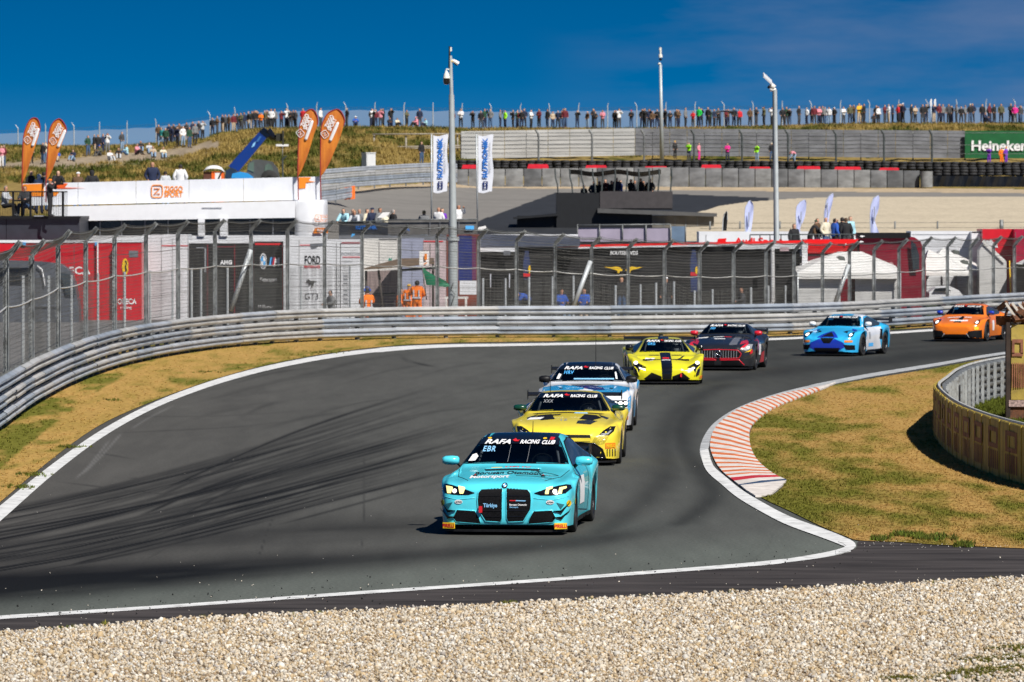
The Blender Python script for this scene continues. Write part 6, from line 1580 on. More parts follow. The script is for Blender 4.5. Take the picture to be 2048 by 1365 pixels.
# ================================================================== PADDOCK
def cmat(name, c, rough=.5, **k): return mat(name, c, rough, **k)
W = cmat('trailer_white', (.70, .71, .73), .4, var=.04, dirt=.08, scale=1.5); W2 = cmat('trailer_offwhite', (.66, .64, .60), .4, var=.05, dirt=.1); LAV = cmat('trailer_lavender', (.30, .32, .42), .45, var=.08); PNK = cmat('trailer_pale_pink', (.50, .40, .41), .5, var=.15)
RED = cmat('trailer_red', (.55, .012, .022), .35, var=.08); DRD = cmat('dark_red', (.20, .006, .02), .3, var=.2, scale=1.2); BLK = cmat('awning_black', (.005, .005, .006), .8, var=.5, scale=2.5); NVY = cmat('deep_blue', (.008, .02, .14), .5, var=.2); GRY = cmat('mid_grey', (.14, .15, .17), .6, var=.2); DKG = cmat('dark_blue_grey', (.020, .024, .034), .5, var=.15)
TENT = cmat('tent_white', (.72, .71, .68), .7, var=.04, bump=.1); seam_m = cmat('panel_seam', (.10, .10, .10), .7); WIN = cmat('window_dark', (.010, .012, .016), .12, var=.4, scale=1); ORG_ = cmat('brand_orange', (.80, .23, .012), .5, var=.05)
GB = lambda px, D: Vector((P(px, 600, D).x, D, 0))
def trailer(x0, x1, top, D, depth, m, label, cat='trailer', seams=(), roof=None, b=None):
    r = empty('race_trailer' if cat == 'trailer' else cat.replace(' ', '_'), GB((x0 + x1) / 2, D), label, cat)
    bot = 405 + CAMH * F / D
    o = rect('body', x0, x1, top, bot, D, depth, m, r)
    for s_ in seams:
        rect('door_seam', s_ - .5, s_ + .5, top + 6, bot - 8, D - .012, .01, seam_m, o)
    if roof: rect('roof_edge', x0 - 1, x1 + 1, top - 4, top + 1, D - .03, depth * .5, roof, r)
    return r
t1 = trailer(-60, 232, 485, 229, 3, RED, 'long red race trailer with white roof edge at the far left behind the fence', seams=(63, 148, 176), roof=W)
ptext('lettering', 'ORECA', 143, 541, 229, 15, wht, t1, wpx=76, bold=.03)
rect('white_pipe', 194, 197, 486, 548, 228.8, .05, wht, t1); rect('small_emblem', 44, 52, 485, 491, 228.9, .02, blu_p, t1); rect('small_emblem', 190, 195, 485, 492, 228.9, .02, blu_p, t1)
t2 = trailer(234, 283, 484, 228.5, 3, RED, 'red trailer end carrying a yellow shield with a black horse', roof=W)
sh = ppoly('shield', circ(250.5, 534, 6.5, 17), 228.485, yel_p, t2)
ppoly('horse_emblem', [(248, 547), (251, 541), (249, 534), (252, 529), (250, 522), (252.5, 521), (254, 527), (252.5, 534), (254, 541), (251, 549)], 228.475, blk, sh)
ptext('lettering', 'ORECA', 254, 603, 228.485, 11, wht, t2, wpx=38, bold=.03); rect('rear_window', 258, 276, 502, 515, 228.485, .02, GRY, t2); ptext('lettering', 'racing', 252, 615, 228.485, 6, wht, t2, wpx=22)
# dark rounded bus standing in front of the red trailer
bs = empty('grey_bus', GB(80, 224), 'dark grey rounded bus parked in front of the long red trailer', 'bus')
ppoly('body', [(-60, 520), (40, 521), (95, 524), (125, 528), (145, 541), (155, 568), (162, 610), (165, 656), (-60, 656)], 225.5, cmat('bus_grey', (.10, .11, .13), .35, var=.2), bs, th=1.2)
rect('side_window', -30, 68, 536, 566, 224.2, .03, WIN, bs); ppoly('windscreen', [(120, 545), (140, 550), (152, 590), (132, 590)], 224.2, glass_s, bs); rect('chrome_strip', 70, 118, 610, 613, 224.2, .03, chrome_m, bs)
mb = MB(); mb.tube([P(75, 532, 224.2), P(84, 540, 224.2), P(88, 560, 224.2), P(90, 572, 224.2)], .035, 6); mb.build('pale_trim', wht, bs)
t3 = trailer(284, 375, 470, 230, 3, W, 'white trailer between the red trailer and the black awning', seams=(323, 345))
rect('red_edge', 323, 376, 491, 493, 229.985, .02, red_p, t3); ptext('lettering', 'JP', 356, 541, 229.985, 8, blk, t3)
t4 = trailer(376, 506, 486, 231, 2.6, BLK, 'black awning panel with small white letters and thin red lines', 'awning', roof=W)
ptext('lettering', 'AMG', 452, 525, 230.985, 8, wht, t4, wpx=24, bold=.05)
for x in (377, 415, 469, 507): rect('red_line', x - .8, x + .8, 490, 640, 230.985, .02, cmat('dull_red', (.28, .02, .03)), t4)
rect('sign_bar', 393, 411, 495, 498, 230.985, .02, gry_p, t4); rect('sign_post', 409, 412, 495, 545, 230.985, .02, gry_p, t4); rect('light_bar', 432, 466, 493, 495, 230.985, .02, DRD, t4)
t5 = trailer(508, 566, 484, 230.5, 2.6, BLK, 'black door panel with blue and white roundel, tricolour stripes and red frame', 'awning')
rect('red_strip', 510, 564, 486.5, 490.5, 230.485, .02, red_p, t5); rect('red_edge', 564, 566, 486, 640, 230.485, .02, red_p, t5)
rd_ = ppoly('roundel', circ(526.5, 523, 7, 16), 230.485, wht, t5); rg2 = ppoly('roundel_ring', circ(526.5, 523, 6, 14), 230.475, GRY, rd_); ppoly('roundel_field', circ(526.5, 523, 4.6, 10.5), 230.465, wht, rd_)
ppoly('roundel_quarter', [(526.5, 523), (522, 523), (523, 515), (526.5, 512.5)], 230.455, blu_p, rd_); ppoly('roundel_quarter', [(526.5, 523), (531, 523), (530, 531), (526.5, 533.5)], 230.455, blu_p, rd_)
for k, (m_, a) in enumerate(((blu_p, 538), (NVY, 541.5), (red_p, 544.5))): ppoly('stripe', [(a, 532), (a + 3, 532), (a + 6, 515), (a + 3, 515)], 230.485, m_, t5)
ptext('lettering', 'M', 553, 524, 230.485, 17, wht, t5, wpx=12, bold=.05, shear=.1); ptext('lettering', 'Motorsport', 537, 559, 230.485, 9, wht, t5, wpx=34); ptext('lettering', 'M Power', 532, 613, 230.485, 7, wht, t5, wpx=30)
t6 = trailer(567, 646, 474, 230, 3, W, 'white trailer with large black letters and a galloping horse emblem', seams=(598,))
rect('red_edge', 600, 620, 490, 491.5, 229.985, .02, red_p, t6); ppoly('torn_cover', [(620, 488), (646, 487), (646, 492), (636, 492), (634, 496), (623, 498), (621, 492)], 229.985, GRY, t6)
ptext('lettering', 'FORD', 625, 520, 229.985, 17, blk, t6, wpx=31, bold=.02); ptext('lettering', 'PERFORMANCE', 624, 534, 229.985, 5.5, red_p, t6, wpx=32, bold=.03); ptext('lettering', 'GT3', 623, 593, 229.985, 13, cmat('dark_print', (.05, .05, .05)), t6, wpx=27, bold=.0)
hp = [(612, 567), (613, 561), (617, 559), (621, 562), (627, 562), (634, 563), (628, 566), (627, 571), (623, 577), (621, 578), (623, 571), (620, 569), (618, 574), (617, 573), (617, 567), (614, 566)]
ppoly('galloping_horse', hp, 229.985, cmat('dark_print', (.05, .05, .05)), t6)
t7 = trailer(652, 722, 480, 230, 3, W, 'white trailer with grey letters above a thin red line', seams=(681, 673))
rect('red_edge', 683, 720, 485, 487.5, 229.985, .02, cmat('dull_red', (.28, .02, .03)), t7); rect('red_line', 685, 720, 514, 515.5, 229.985, .02, red_p, t7); ptext('lettering', 'PORSCHE', 702, 508, 229.985, 6, gry_p, t7, wpx=37); ptext('lettering', 'MOTORSPORT', 695, 523, 229.985, 4.5, gry_p, t7, wpx=21)
for y in (551, 558, 566, 580, 588, 597, 606): rect('sponsor_mark', 688, 695, y, y + 2.5, 229.985, .015, gry_p, t7)
t8 = trailer(723, 795, 478, 231, 3, W2, 'off-white trailer with a small green mark behind the marshal shelter', seams=(758,)); ppoly('green_mark', [(776, 521), (779, 515), (781, 519), (785, 515), (783, 521)], 230.985, cmat('teal_print', (.02, .3, .22)), t8); rect('top_gap', 758, 794, 478, 480, 230.985, .02, seam_m, t8)
t9 = trailer(803, 846, 478, 231, 3, LAV, 'lavender grey container behind the marshal shelter', 'container', seams=(824,)); t10 = trailer(847, 892, 482, 231, 3, PNK, 'pale pinkish container with a red top edge beside the tall mast', 'container', seams=(860, 878)); rect('red_edge', 847, 886, 482, 485, 230.985, .02, red_p, t10)
t11 = trailer(893, 958, 470, 232, 3, cmat('brown_red', (.16, .035, .02), .6, var=.4), 'brown container with a deep blue banner beside the tall mast', 'container'); rect('blue_banner', 917, 944, 472, 562, 231.985, .02, NVY, t11); rect('purple_edge', 944, 952, 474, 560, 231.985, .02, cmat('purple_red', (.12, .02, .08)), t11)
o = rect('white_sheet', 919, 953, 562, 590, 228, .05, W, None); tag(o, 'white sheet hanging below the deep blue banner', 'sheet')
tbl = empty('folding_table', GB(912, 220), 'cream table standing at the foot of the tall mast', 'table'); rect('table_top', 889, 936, 594, 598, 220, .7, W2, tbl)
for x in (893, 910, 932): rect('leg', x - 2, x + 2, 598, 640, 220, .08, W2, tbl)
# black hospitality tents
t12 = trailer(957, 1112, 497, 233, 5, BLK, 'black awning wall below a grey sloping roof right of the tall mast', 'awning')
sl = MB(); a, b, c_, d_ = P(957, 496, 232.8), P(1160, 493, 232.8), P(1160, 476, 238), P(957, 471, 238); sl.prism([a, b, c_, d_], (0, 0, .05)); sl.build('sloping_roof', cmat('slate_roof', (.075, .08, .10), .35, var=.3), t12)
rect('white_fascia', 957, 1034, 496, 504, 232.7, .04, W, t12); rect('roof_ridge', 957, 1156, 469, 473, 238, .1, W, t12); rect('screen', 983, 1017, 549, 563, 232.8, .05, blk, t12); rect('roof_unit', 1007, 1021, 502, 511, 232.6, .05, GRY, t12)
for x in (981, 1019): rect('pale_post', x - 1.2, x + 1.2, 548, 576, 232.7, .05, cmat('pale_post', (.5, .52, .58)), t12)
t13 = empty('hospitality_tent', GB(1350, 234), 'long black hospitality tent with red and white roof edge and two yellow bulls', 'tent')
slab('wall', 1112, 1600, 496, 489, 640, 640, 234, 234, 5, BLK, t13); slab('red_edge', 1116, 1716, 491, 479, 496.5, 487, 233.8, 233.8, .3, cmat('signal_red', (.72, .006, .006), .4, var=.04), t13); slab('white_edge', 1112, 1480, 496, 488, 498.5, 492, 233.75, 233.75, .3, W, t13)
slab('white_fascia', 1470, 1616, 489, 487, 499, 498, 233.7, 233.7, .3, W, t13); rect('corner_panel', 1604, 1615, 488, 540, 233.6, .2, W, t13); rect('light_panel', 1560, 1578, 495, 503, 233.4, .05, cmat('pale_pink_panel', (.5, .36, .38)), t13)
ptext('lettering', 'BOUTSEN VDS', 1248, 506, 233.8, 7.5, wht, t13, wpx=56, bold=.03, shear=.2)
bull = [(1208, 534), (1222, 535), (1232, 533.5), (1240, 535), (1245, 540), (1244, 543), (1240, 543), (1238, 547), (1235, 546), (1235, 542), (1230, 540), (1222, 538)]
ppoly('bull_emblem', bull, 233.9, yel_p, t13); ppoly('bull_emblem', [(2496 - x + 0, y) for x, y in bull], 233.9, yel_p, t13)
for x, y0, y1, lab in ((1054, 502, 560, 'navy banner with red and yellow foot against the black awning wall'), (1388, 500, 584, 'navy banner with yellow spot against the right part of the black tent')):
    o = ppoly('hanging_banner', [(x - 6, y1), (x - 8, y0 + 30), (x - 4, y0), (x + 3, y0), (x + 7, y0 + 30), (x + 7, y1)], 232.2, cmat('navy_banner', (.02, .035, .11), .6, var=.3, scale=4), None, th=.04); tag(o, lab, 'banner')
    ppoly('yellow_spot', circ(x + 5, y0 + 37 if x < 1100 else 541, 2.5, 8, 10), 232.1, yel_p, o); rect('red_foot', x - 7, x + 6, y0 + 45, y0 + 52, 232.1, .02, red_p, o)
# right-hand trailers and red hospitality building
t14 = trailer(1398, 1713, 464, 246, 3, W, 'long white trailer with red letters behind the red roof edge', seams=(1412,)); ppoly('red_mark', [(1434, 487), (1436, 478), (1453, 477), (1451, 487)], 245.985, cmat('signal_red', (.72, .006, .006)), t14)
ptext('lettering', 'Audi Sport', 1517, 482, 245.985, 13, cmat('signal_red', (.72, .006, .006)), t14, wpx=96, bold=.03)
t15 = empty('red_hospitality_unit', GB(1690, 236), 'red hospitality unit with rail and roof terrace right of the black tent', 'building')
rect('red_wall', 1613, 1715, 480, 507, 236, 4, cmat('signal_red', (.72, .006, .006), .4, var=.04), t15); rect('lower_wall', 1613, 1715, 507, 640, 236.1, 4, DRD, t15); ppoly('white_mark', [(1680, 482), (1693, 482), (1693, 491), (1690, 491), (1690, 485), (1680, 485)], 235.9, wht, t15)
dk = MB(); dk.box((P(1650, 500, 242).x, 243, P(1650, 512, 242).z - .04), (10, 8, .08)); dk.build('terrace_floor', GRY, t15)
for x in (1500, 1520, 1540, 1562, 1582, 1599, 1638, 1660, 1680, 1700): pole('rail_post', x, 470, x, 486, 243, .025, post_dk, t15)
pole('hand_rail', 1500, 470, 1715, 469, 243, .025, post_dk, t15)
t16 = empty('dark_red_truck', GB(1770, 237.5), 'dark red truck with black roof line and rounded cab behind the white tent', 'truck')
ppoly('body', [(1712, 476), (1820, 474), (1832, 482), (1840, 500), (1843, 530), (1843, 600), (1838, 640), (1712, 640)], 238, DRD, t16, th=2.5); rect('roof_line', 1714, 1820, 466, 477, 235.3, 1, blk, t16); ppoly('cab_window', [(1822, 482), (1831, 488), (1838, 510), (1839, 540), (1826, 540), (1822, 500)], 235.3, glass_s, t16)
for x in (1757, 1769, 1782): ppoly('round_mark', circ(x, 529.5, 4.6, 5), 235.3, cmat('pale_pink_print', (.5, .3, .3)), t16)
for x, y in ((1724, 473), (1722, 484)): ppoly('white_mark', [(x - 5, y), (x, y - 2), (x + 6, y), (x, y + 2)], 235.2, wht, t16)
t17 = trailer(1822, 1942, 463, 244, 3, W, 'white trailer with a plain side behind the twin white canopies', seams=()); rect('seam', 1824, 1940, 469, 470, 243.985, .02, gry_p, t17); t18 = trailer(1943, 1964, 464, 243, 3, W, 'narrow white trailer end with a black top line', seams=()); rect('black_line', 1944, 1963, 464, 466, 242.985, .02, blk, t18)
t19 = trailer(1965, 2028, 459, 242, 3, RED, 'red trailer with white peaks printed low, near the right edge', seams=()); t20 = trailer(2029, 2120, 459, 241, 3, cmat('crimson', (.36, .008, .04), .4), 'crimson trailer at the far right edge', seams=(2031,))
ppoly('white_peaks', [(1966, 483), (1969, 478), (1972, 483), (1975, 479), (1978, 483), (1982, 478), (1986, 484), (1994, 489), (1996, 496), (1985, 494), (1974, 488)], 241.985, wht, t19)
# canopies
def canopy(x0, x1, ye, peak, D, label, skirt=12, walls=True, depth=3.4):
    r = empty('canopy_tent', GB((x0 + x1) / 2, D), label, 'tent')
    a, b = P(x0, ye, D), P(x1, ye, D); c1, c2 = a + Vector((0, depth, .25)), b + Vector((0, depth, .25)); tops_ = [P(x, y, D + depth / 2) for x, y in peak]
    mb = MB(); n0 = len(tops_)
    if n0 == 1: mb.add([a, b, c2, c1, tops_[0]], [(0, 1, 4), (1, 2, 4), (2, 3, 4), (3, 0, 4)])
    else: mb.add([a, b, c2, c1, tops_[0], tops_[1]], [(0, 1, 5, 4), (1, 2, 5), (2, 3, 4, 5), (3, 0, 4)])
    mb.build('roof', TENT, r); o = rect('valance', x0, x1, ye, ye + skirt, D - .01, .05, TENT, r)
    for x in (x0 + 1.5, x1 - 1.5): pole('leg', x, ye, x, 405 + CAMH * F / D, D, .035, galv_l, r)
    if walls: rect('side_wall', x0 + 3, x0 + (x1 - x0) * .42, ye + skirt, 405 + CAMH * F / D, D + .3, .03, cmat('sheer_wall', (.50, .50, .49), .7, var=.1), r); rect('side_wall', x0 + (x1 - x0) * .56, x1 - 4, ye + skirt, 405 + CAMH * F / D, D + .4, .03, cmat('sheer_wall', (.50, .50, .49), .7, var=.1), r)
    return r
canopy(1594, 1802, 546, [(1676, 504), (1722, 503)], 231.4, 'large white canopy tent with sheer walls beside the grey lamp mast')
canopy(1845, 1942, 546, [(1857, 499)], 236.5, 'white canopy with steep peak, left one of the twin canopies', 6, False); canopy(1850, 1964, 540, [(1886, 496)], 239, 'white canopy with steep peak, right one of the twin canopies', 6, False)
gt = empty('gabled_tent', GB(1980, 238), 'pale gabled marquee in front of the red trailer', 'tent'); ppoly('wall', [(1954, 640), (1954, 500), (1966, 482), (2008, 523), (2008, 640)], 239, cmat('marquee_grey', (.52, .52, .51), .7, var=.06), gt, th=1.2); ppoly('roof_edge', [(1966, 480), (2011, 521), (2008, 525), (1964, 484)], 237.7, TENT, gt)
gt2 = empty('grey_tent', GB(2060, 237), 'grey-roofed tent cut off by the right edge', 'tent'); ppoly('roof', [(2030, 528), (2070, 508), (2120, 528)], 237.5, TENT, gt2, th=2.5); rect('side_wall', 2032, 2120, 528, 645, 237, 2.5, GRY, gt2); 
o = pole('yellow_strap', 2019, 522, 2022, 600, 236.5, .03, yel_p, None); tag(o, 'yellow and black strap hanging beside the grey tent', 'strap')
t21 = empty('white_car', GB(1890, 234), 'white car parked under the twin canopies, mostly hidden', 'car'); ppoly('body', [(1853, 584), (1866, 574), (1895, 572), (1912, 580), (1920, 590), (1920, 603), (1853, 603)], 234, W, t21, th=1.5); ppoly('window', [(1866, 583), (1870, 577), (1893, 576), (1903, 583)], 232.4, WIN, t21)
o = rect('hedge_strip', 1853, 1925, 603, 640, 236, .6, cmat('dull_green', (.05, .07, .03), .9, var=.4), None); tag(o, 'dull green hedge behind the guardrail below the twin canopies', 'hedge')
for i_, (x, y, s_, lab) in enumerate(((1910, 505, 9, 'grey loudspeaker on a fence post, upper one near the twin canopies'), (1928, 525, 9, 'grey loudspeaker on a fence post, lower one near the twin canopies'), (1681, 517, 9, 'small dark floodlight on a fence post over the large canopy'))):
    o = ppoly('loudspeaker' if i_ < 2 else 'floodlight', [(x - s_, y - 3), (x - 2, y - 5), (x + s_ - 2, y - 3), (x + s_, y + 5), (x - 3, y + 3)], fence_base(x), cmat('speaker_grey', (.10, .11, .10)), None, th=.25); tag(o, lab, 'loudspeaker' if i_ < 2 else 'floodlight')
for x, y, lab in ((768, 427, ''), (965, 458, '')):
    pass
o = ppoly('flat_floodlight', [(755, 436), (766, 425), (780, 425), (777, 430), (768, 436)], 214.5, wht, None, th=.12); tag(o, 'white flat floodlight head on a fence post left of the tall mast', 'floodlight')
o = ppoly('flat_floodlight', [(955, 460), (957, 455), (971, 452), (973, 456), (964, 461)], 214.5, wht, None, th=.12); tag(o, 'white flat floodlight head on a fence post right of the tall mast', 'floodlight')

# ---- marshal shelter, number board, green flag
ms = empty('marshal_shelter', GB(800, 224), 'open marshal shelter with brown sloping roof behind the guardrail', 'shelter')
mb = MB(); a, b, c_, d_ = P(728, 542, 222.6), P(802, 519, 222.6), P(872, 514, 226), P(872, 527, 222.6); mb.prism([P(728, 540, 222.6), P(800, 520, 226), P(868, 519, 226), P(868, 528, 222.6), P(800, 535, 222.6)], (0, 0, .06)); mb.build('roof', cmat('brown_roof', (.15, .10, .06), .8, var=.3, scale=4), ms)
slab('back_wall', 730, 802, 543, 540, 640, 640, 226, 226, .08, cmat('brown_pink_boards', (.26, .20, .19), .8, var=.3, scale=2.5, stretch=(6, 1, .4)), ms)
for x0, y0, x1, y1 in ((732, 542, 732, 640), (757, 541, 768, 640), (802, 530, 802, 640), (866, 522, 866, 640), (874, 520, 876, 640)): pole('post', x0, y0, x1, y1, 223, .05, cmat('dark_wood', (.05, .04, .035), .8), ms)
pole('beam', 800, 541, 872, 536, 222.8, .05, post_dk, ms); pole('rail', 745, 590, 790, 588, 223.5, .05, post_dk, ms)
nb_ = empty('number_board', P(848, 532, 205.5), 'white board with an orange figure one hung on the debris fence', 'sign'); b_ = rect('board', 838.5, 858, 503, 532, 205.5, .05, wht, nb_); ptext('figure', '1', 851.5, 514, 205.44, 11, org_p, b_, wpx=4.5, bold=.08); ppoly('orange_mark', [(847, 529), (853, 525), (854, 527), (848, 530)], 205.45, org_p, b_)
gf = empty('green_flag', P(846, 600, 212), 'dark green flag waved by a marshal in front of the shelter', 'flag')
secs = []; up_ = [(844, 533), (855, 543), (868, 551), (880, 556), (892, 563), (901, 573)]; lo_ = [(853, 571), (862, 571), (872, 572), (880, 573), (890, 575), (900, 572.5)]
for t in np.linspace(0, 1, 7):
    q = []
    for k, (u_, l__) in enumerate(zip(up_, lo_)): q.append(P(u_[0] + (l__[0] - u_[0]) * t, u_[1] + (l__[1] - u_[1]) * t, 212 + .10 * math.sin(k * 1.7 + t * 3)))
    secs.append(q)
mb = MB(); mb.loft(secs); mb.loft([[v + Vector((0, .012, 0)) for v in q] for q in secs]); mb.build('cloth', cmat('flag_green', (.004, .17, .08), .6, var=.15), gf, smooth=True)
pole('stick', 844, 532, 853, 600, 212, .018, post_dk, gf)

# ---- black platform at far left
pf = empty('viewing_platform', GB(60, 232), 'black viewing platform with railing at the far left', 'platform')
rect('side_panel', -80, 12, 437, 640, 231.4, 5, DKG, pf); rect('side_panel', 13, 159, 437, 640, 231.4, 5, DKG, pf); rect('deck_edge', -80, 161, 433, 438, 231.2, 5.4, blk, pf); rect('pale_sill', 68, 88, 431.5, 433.5, 231, .2, gry_p, pf)
for x in (-20, 26, 61, 126): rect('railing_post', x - 2.3, x + 2.3, 384, 434, 231.3, .08, blk, pf)
pole('hand_rail', -80, 383.5, 135, 384, 231.3, .025, blk, pf)
for k in range(58):
    x = -60 + k * 3.4
    pole('baluster', x, 384, x, 433, 231.35, .010, blk, pf, n=4)
ft = empty('bar_table', GB(44, 233), 'dark bar table on the black platform', 'table'); ft.location.z = 0; rect('table_top', 28, 60, 400, 403, 233, .8, blk, ft); pole('leg', 44, 403, 44, 433, 233.4, .05, blk, ft)
# ---- white hospitality building with deck banner
wb_ = empty('white_hospitality_building', GB(390, 238), 'white two-storey hospitality building with rounded corner and roof deck', 'building')
FW = cmat('building_white', (.76, .77, .79), .4, var=.03)
slab('roof_fascia', 100, 590, 414, 402, 443, 436, 236, 236, 7, FW, wb_)
slab('window_band', 158, 590, 443, 436, 472, 472, 236.5, 236.5, 5, WIN, wb_); slab('lower_wall', 100, 590, 472, 471, 640, 640, 236, 236, 6, FW, wb_)
for x0, x1 in ((396, 409), (440, 455)): rect('column', x0, x1, 436, 473, 235.9, .5, FW, wb_)
for x in (200, 243, 290, 336, 500, 546): rect('mullion', x - 1, x + 1, 440, 472, 236.3, .1, GRY, wb_)
o = rect('door_outline', 404, 444, 415, 416, 235.95, .02, gry_p, wb_)
mb = MB(); c0 = P(622, 500, 238.2); rads = []
q = []; w_ = (P(656, 500, 236).x - P(590, 500, 236).x) / 2
for k in range(24):
    a = 2 * math.pi * k / 24; ca, sa = math.cos(a), math.sin(a); ex = .45; q.append((c0.x + w_ * abs(ca) ** ex * (1 if ca > 0 else -1), 238 + 1.9 * abs(sa) ** ex * (1 if sa > 0 else -1)))
hz_ = P(620, 400, 236).z; prof = [(0, 1), (hz_ - .25, 1), (hz_ - .07, .985), (hz_, .94)]
mb.loft([[Vector((c0.x + (x - c0.x) * s_, 238 + (y - 238) * s_, z)) for x, y in q] for z, s_ in prof], close=True, cap=True); tw_ = mb.build('corner_tower', FW, wb_, smooth=True, angle=40)
def zlogo(cx, cy, s_, D, m, parent, rot=0):
    c, s2 = math.cos(R(rot)), -math.sin(R(rot)); tr = lambda x, y: (cx + x * c - y * s2, cy + x * s2 + y * c)
    rr_ = []
    for k in range(25):
        a = 2 * math.pi * k / 24; ca, sa = math.cos(a), math.sin(a); rr_.append((s_ * abs(ca) ** .4 * (1 if ca > 0 else -1), s_ * 1.12 * abs(sa) ** .4 * (1 if sa > 0 else -1)))
    mb = MB(); mb.tube([P(*tr(x, y), D - .012) for x, y in rr_], s_ * .10 * D / F, 5, cap=False)
    z = s_ * .5; mb.tube([P(*tr(x, y), D - .012) for x, y in ((-z, -z), (z, -z), (-z, z), (z, z))], s_ * .12 * D / F, 5); return mb.build('square_logo', m, parent)
zlogo(636, 437, 6, 236, ORG_, tw_); ptext('lettering', 'ZIGGO', 648.5, 433, 236, 7, ORG_, tw_, wpx=13); ptext('lettering', 'SPORT', 648.5, 442, 236, 7, ORG_, tw_, wpx=13)
ppoly('orange_sign', [(626, 467), (630, 456), (656, 456), (656, 467)], 236, ORG_, tw_); ptext('lettering', 'TUNE', 642, 462, 235.95, 6, wht, tw_, wpx=16, bold=.04)
db_ = empty('deck_banner', P(340, 410, 236.6), 'long white banner with orange square logo fixed to the roof deck railing', 'banner')
xs_ = [45, 156, 272, 378, 487, 597, 640]; top_ = lambda x: float(np.interp(x, [45, 640], [368, 353.5])); bot_ = lambda x: float(np.interp(x, [45, 640], [412, 399.5]))
cloth = cmat('banner_cloth', (.66, .68, .72), .7, var=.05, scale=1.5, bump=.15)
for a, b in zip(xs_, xs_[1:]):
    slab('banner_panel', a + .4, b - .4, top_(a), top_(b), bot_(a), bot_(b), 236.6, 236.6, .03, cloth, db_, seg=8, wob=.006)
ppoly('orange_print', [(46, 369), (88, 368), (88, 383), (46, 384)], 236.58, ORG_, db_); ppoly('orange_print', [(98, 368), (136, 367), (130, 374.5), (98, 378)], 236.58, cmat('brand_red_orange', (.75, .10, .01)), db_); ppoly('orange_print', [(110, 375), (172, 376.5), (110, 378)], 236.58, cmat('brand_red_orange', (.75, .10, .01)), db_); ppoly('orange_print', [(62, 384), (88, 384), (88, 393), (62, 393)], 236.58, ORG_, db_); ppoly('orange_print', [(104, 384), (118, 384), (113, 392), (104, 393)], 236.58, ORG_, db_)
ppoly('orange_print', [(598, 355), (622, 355), (617, 362), (631, 364), (612, 366), (611, 377), (598, 378)], 236.58, ORG_, db_)
zlogo(314, 383, 11, 236.58, ORG_, db_); ptext('lettering', 'ZIGGO', 347, 378, 236.575, 11, ORG_, db_, wpx=37, bold=.025); ptext('lettering', 'SPORT', 347, 389, 236.575, 11, ORG_, db_, wpx=37, bold=.025)
for x in range(170, 640, 26): pole('railing_foot', x, bot_(x) - 1, x, bot_(x) + 5, 236.65, .02, GRY, db_)
# ---- teardrop flags
orc = mat('flag_orange_cloth', (.62, .20, .012), .65, var=.1, two=(.36, .075, .008), scale=1.4, stretch=(3, 1, .8), bump=.2); edge = cmat('flag_edge', (.28, .01, .015), .6)  # two orange tones in the cloth colour imitate light showing through it
TD = [((597, 400), [(595.5, 354), (596, 320), (597, 287), (599, 255), (604, 237), (612, 224), (622, 219), (629.5, 223), (635, 235), (635, 250), (628, 269), (617, 306), (603, 342)], 'tall orange teardrop banner at the right end of the roof deck, left of its pair', (605, 249)),
      ((642, 400), [(641, 354), (641, 306), (642, 265), (646, 244), (656, 227), (673, 219), (683, 225), (689, 239), (687, 252), (678, 281), (659.5, 325), (648, 346)], 'tall orange teardrop banner at the right end of the roof deck, right of its pair', (654, 251)),
      ((45, 405), [(44, 367), (45, 312), (47, 275), (52.5, 254), (60, 240), (69, 236), (76, 240), (80, 252), (79, 265), (72.5, 287), (60, 325), (50, 356)], 'orange teardrop banner at the far left, left of its pair', (59, 264)),
      ((92, 405), [(92, 365), (94, 320), (96, 287), (99, 262), (106, 246), (117.5, 238), (126, 244), (132, 256), (131, 267), (119, 300), (106, 337), (97, 356)], 'orange teardrop banner at the far left, right of its pair', (110, 266))]
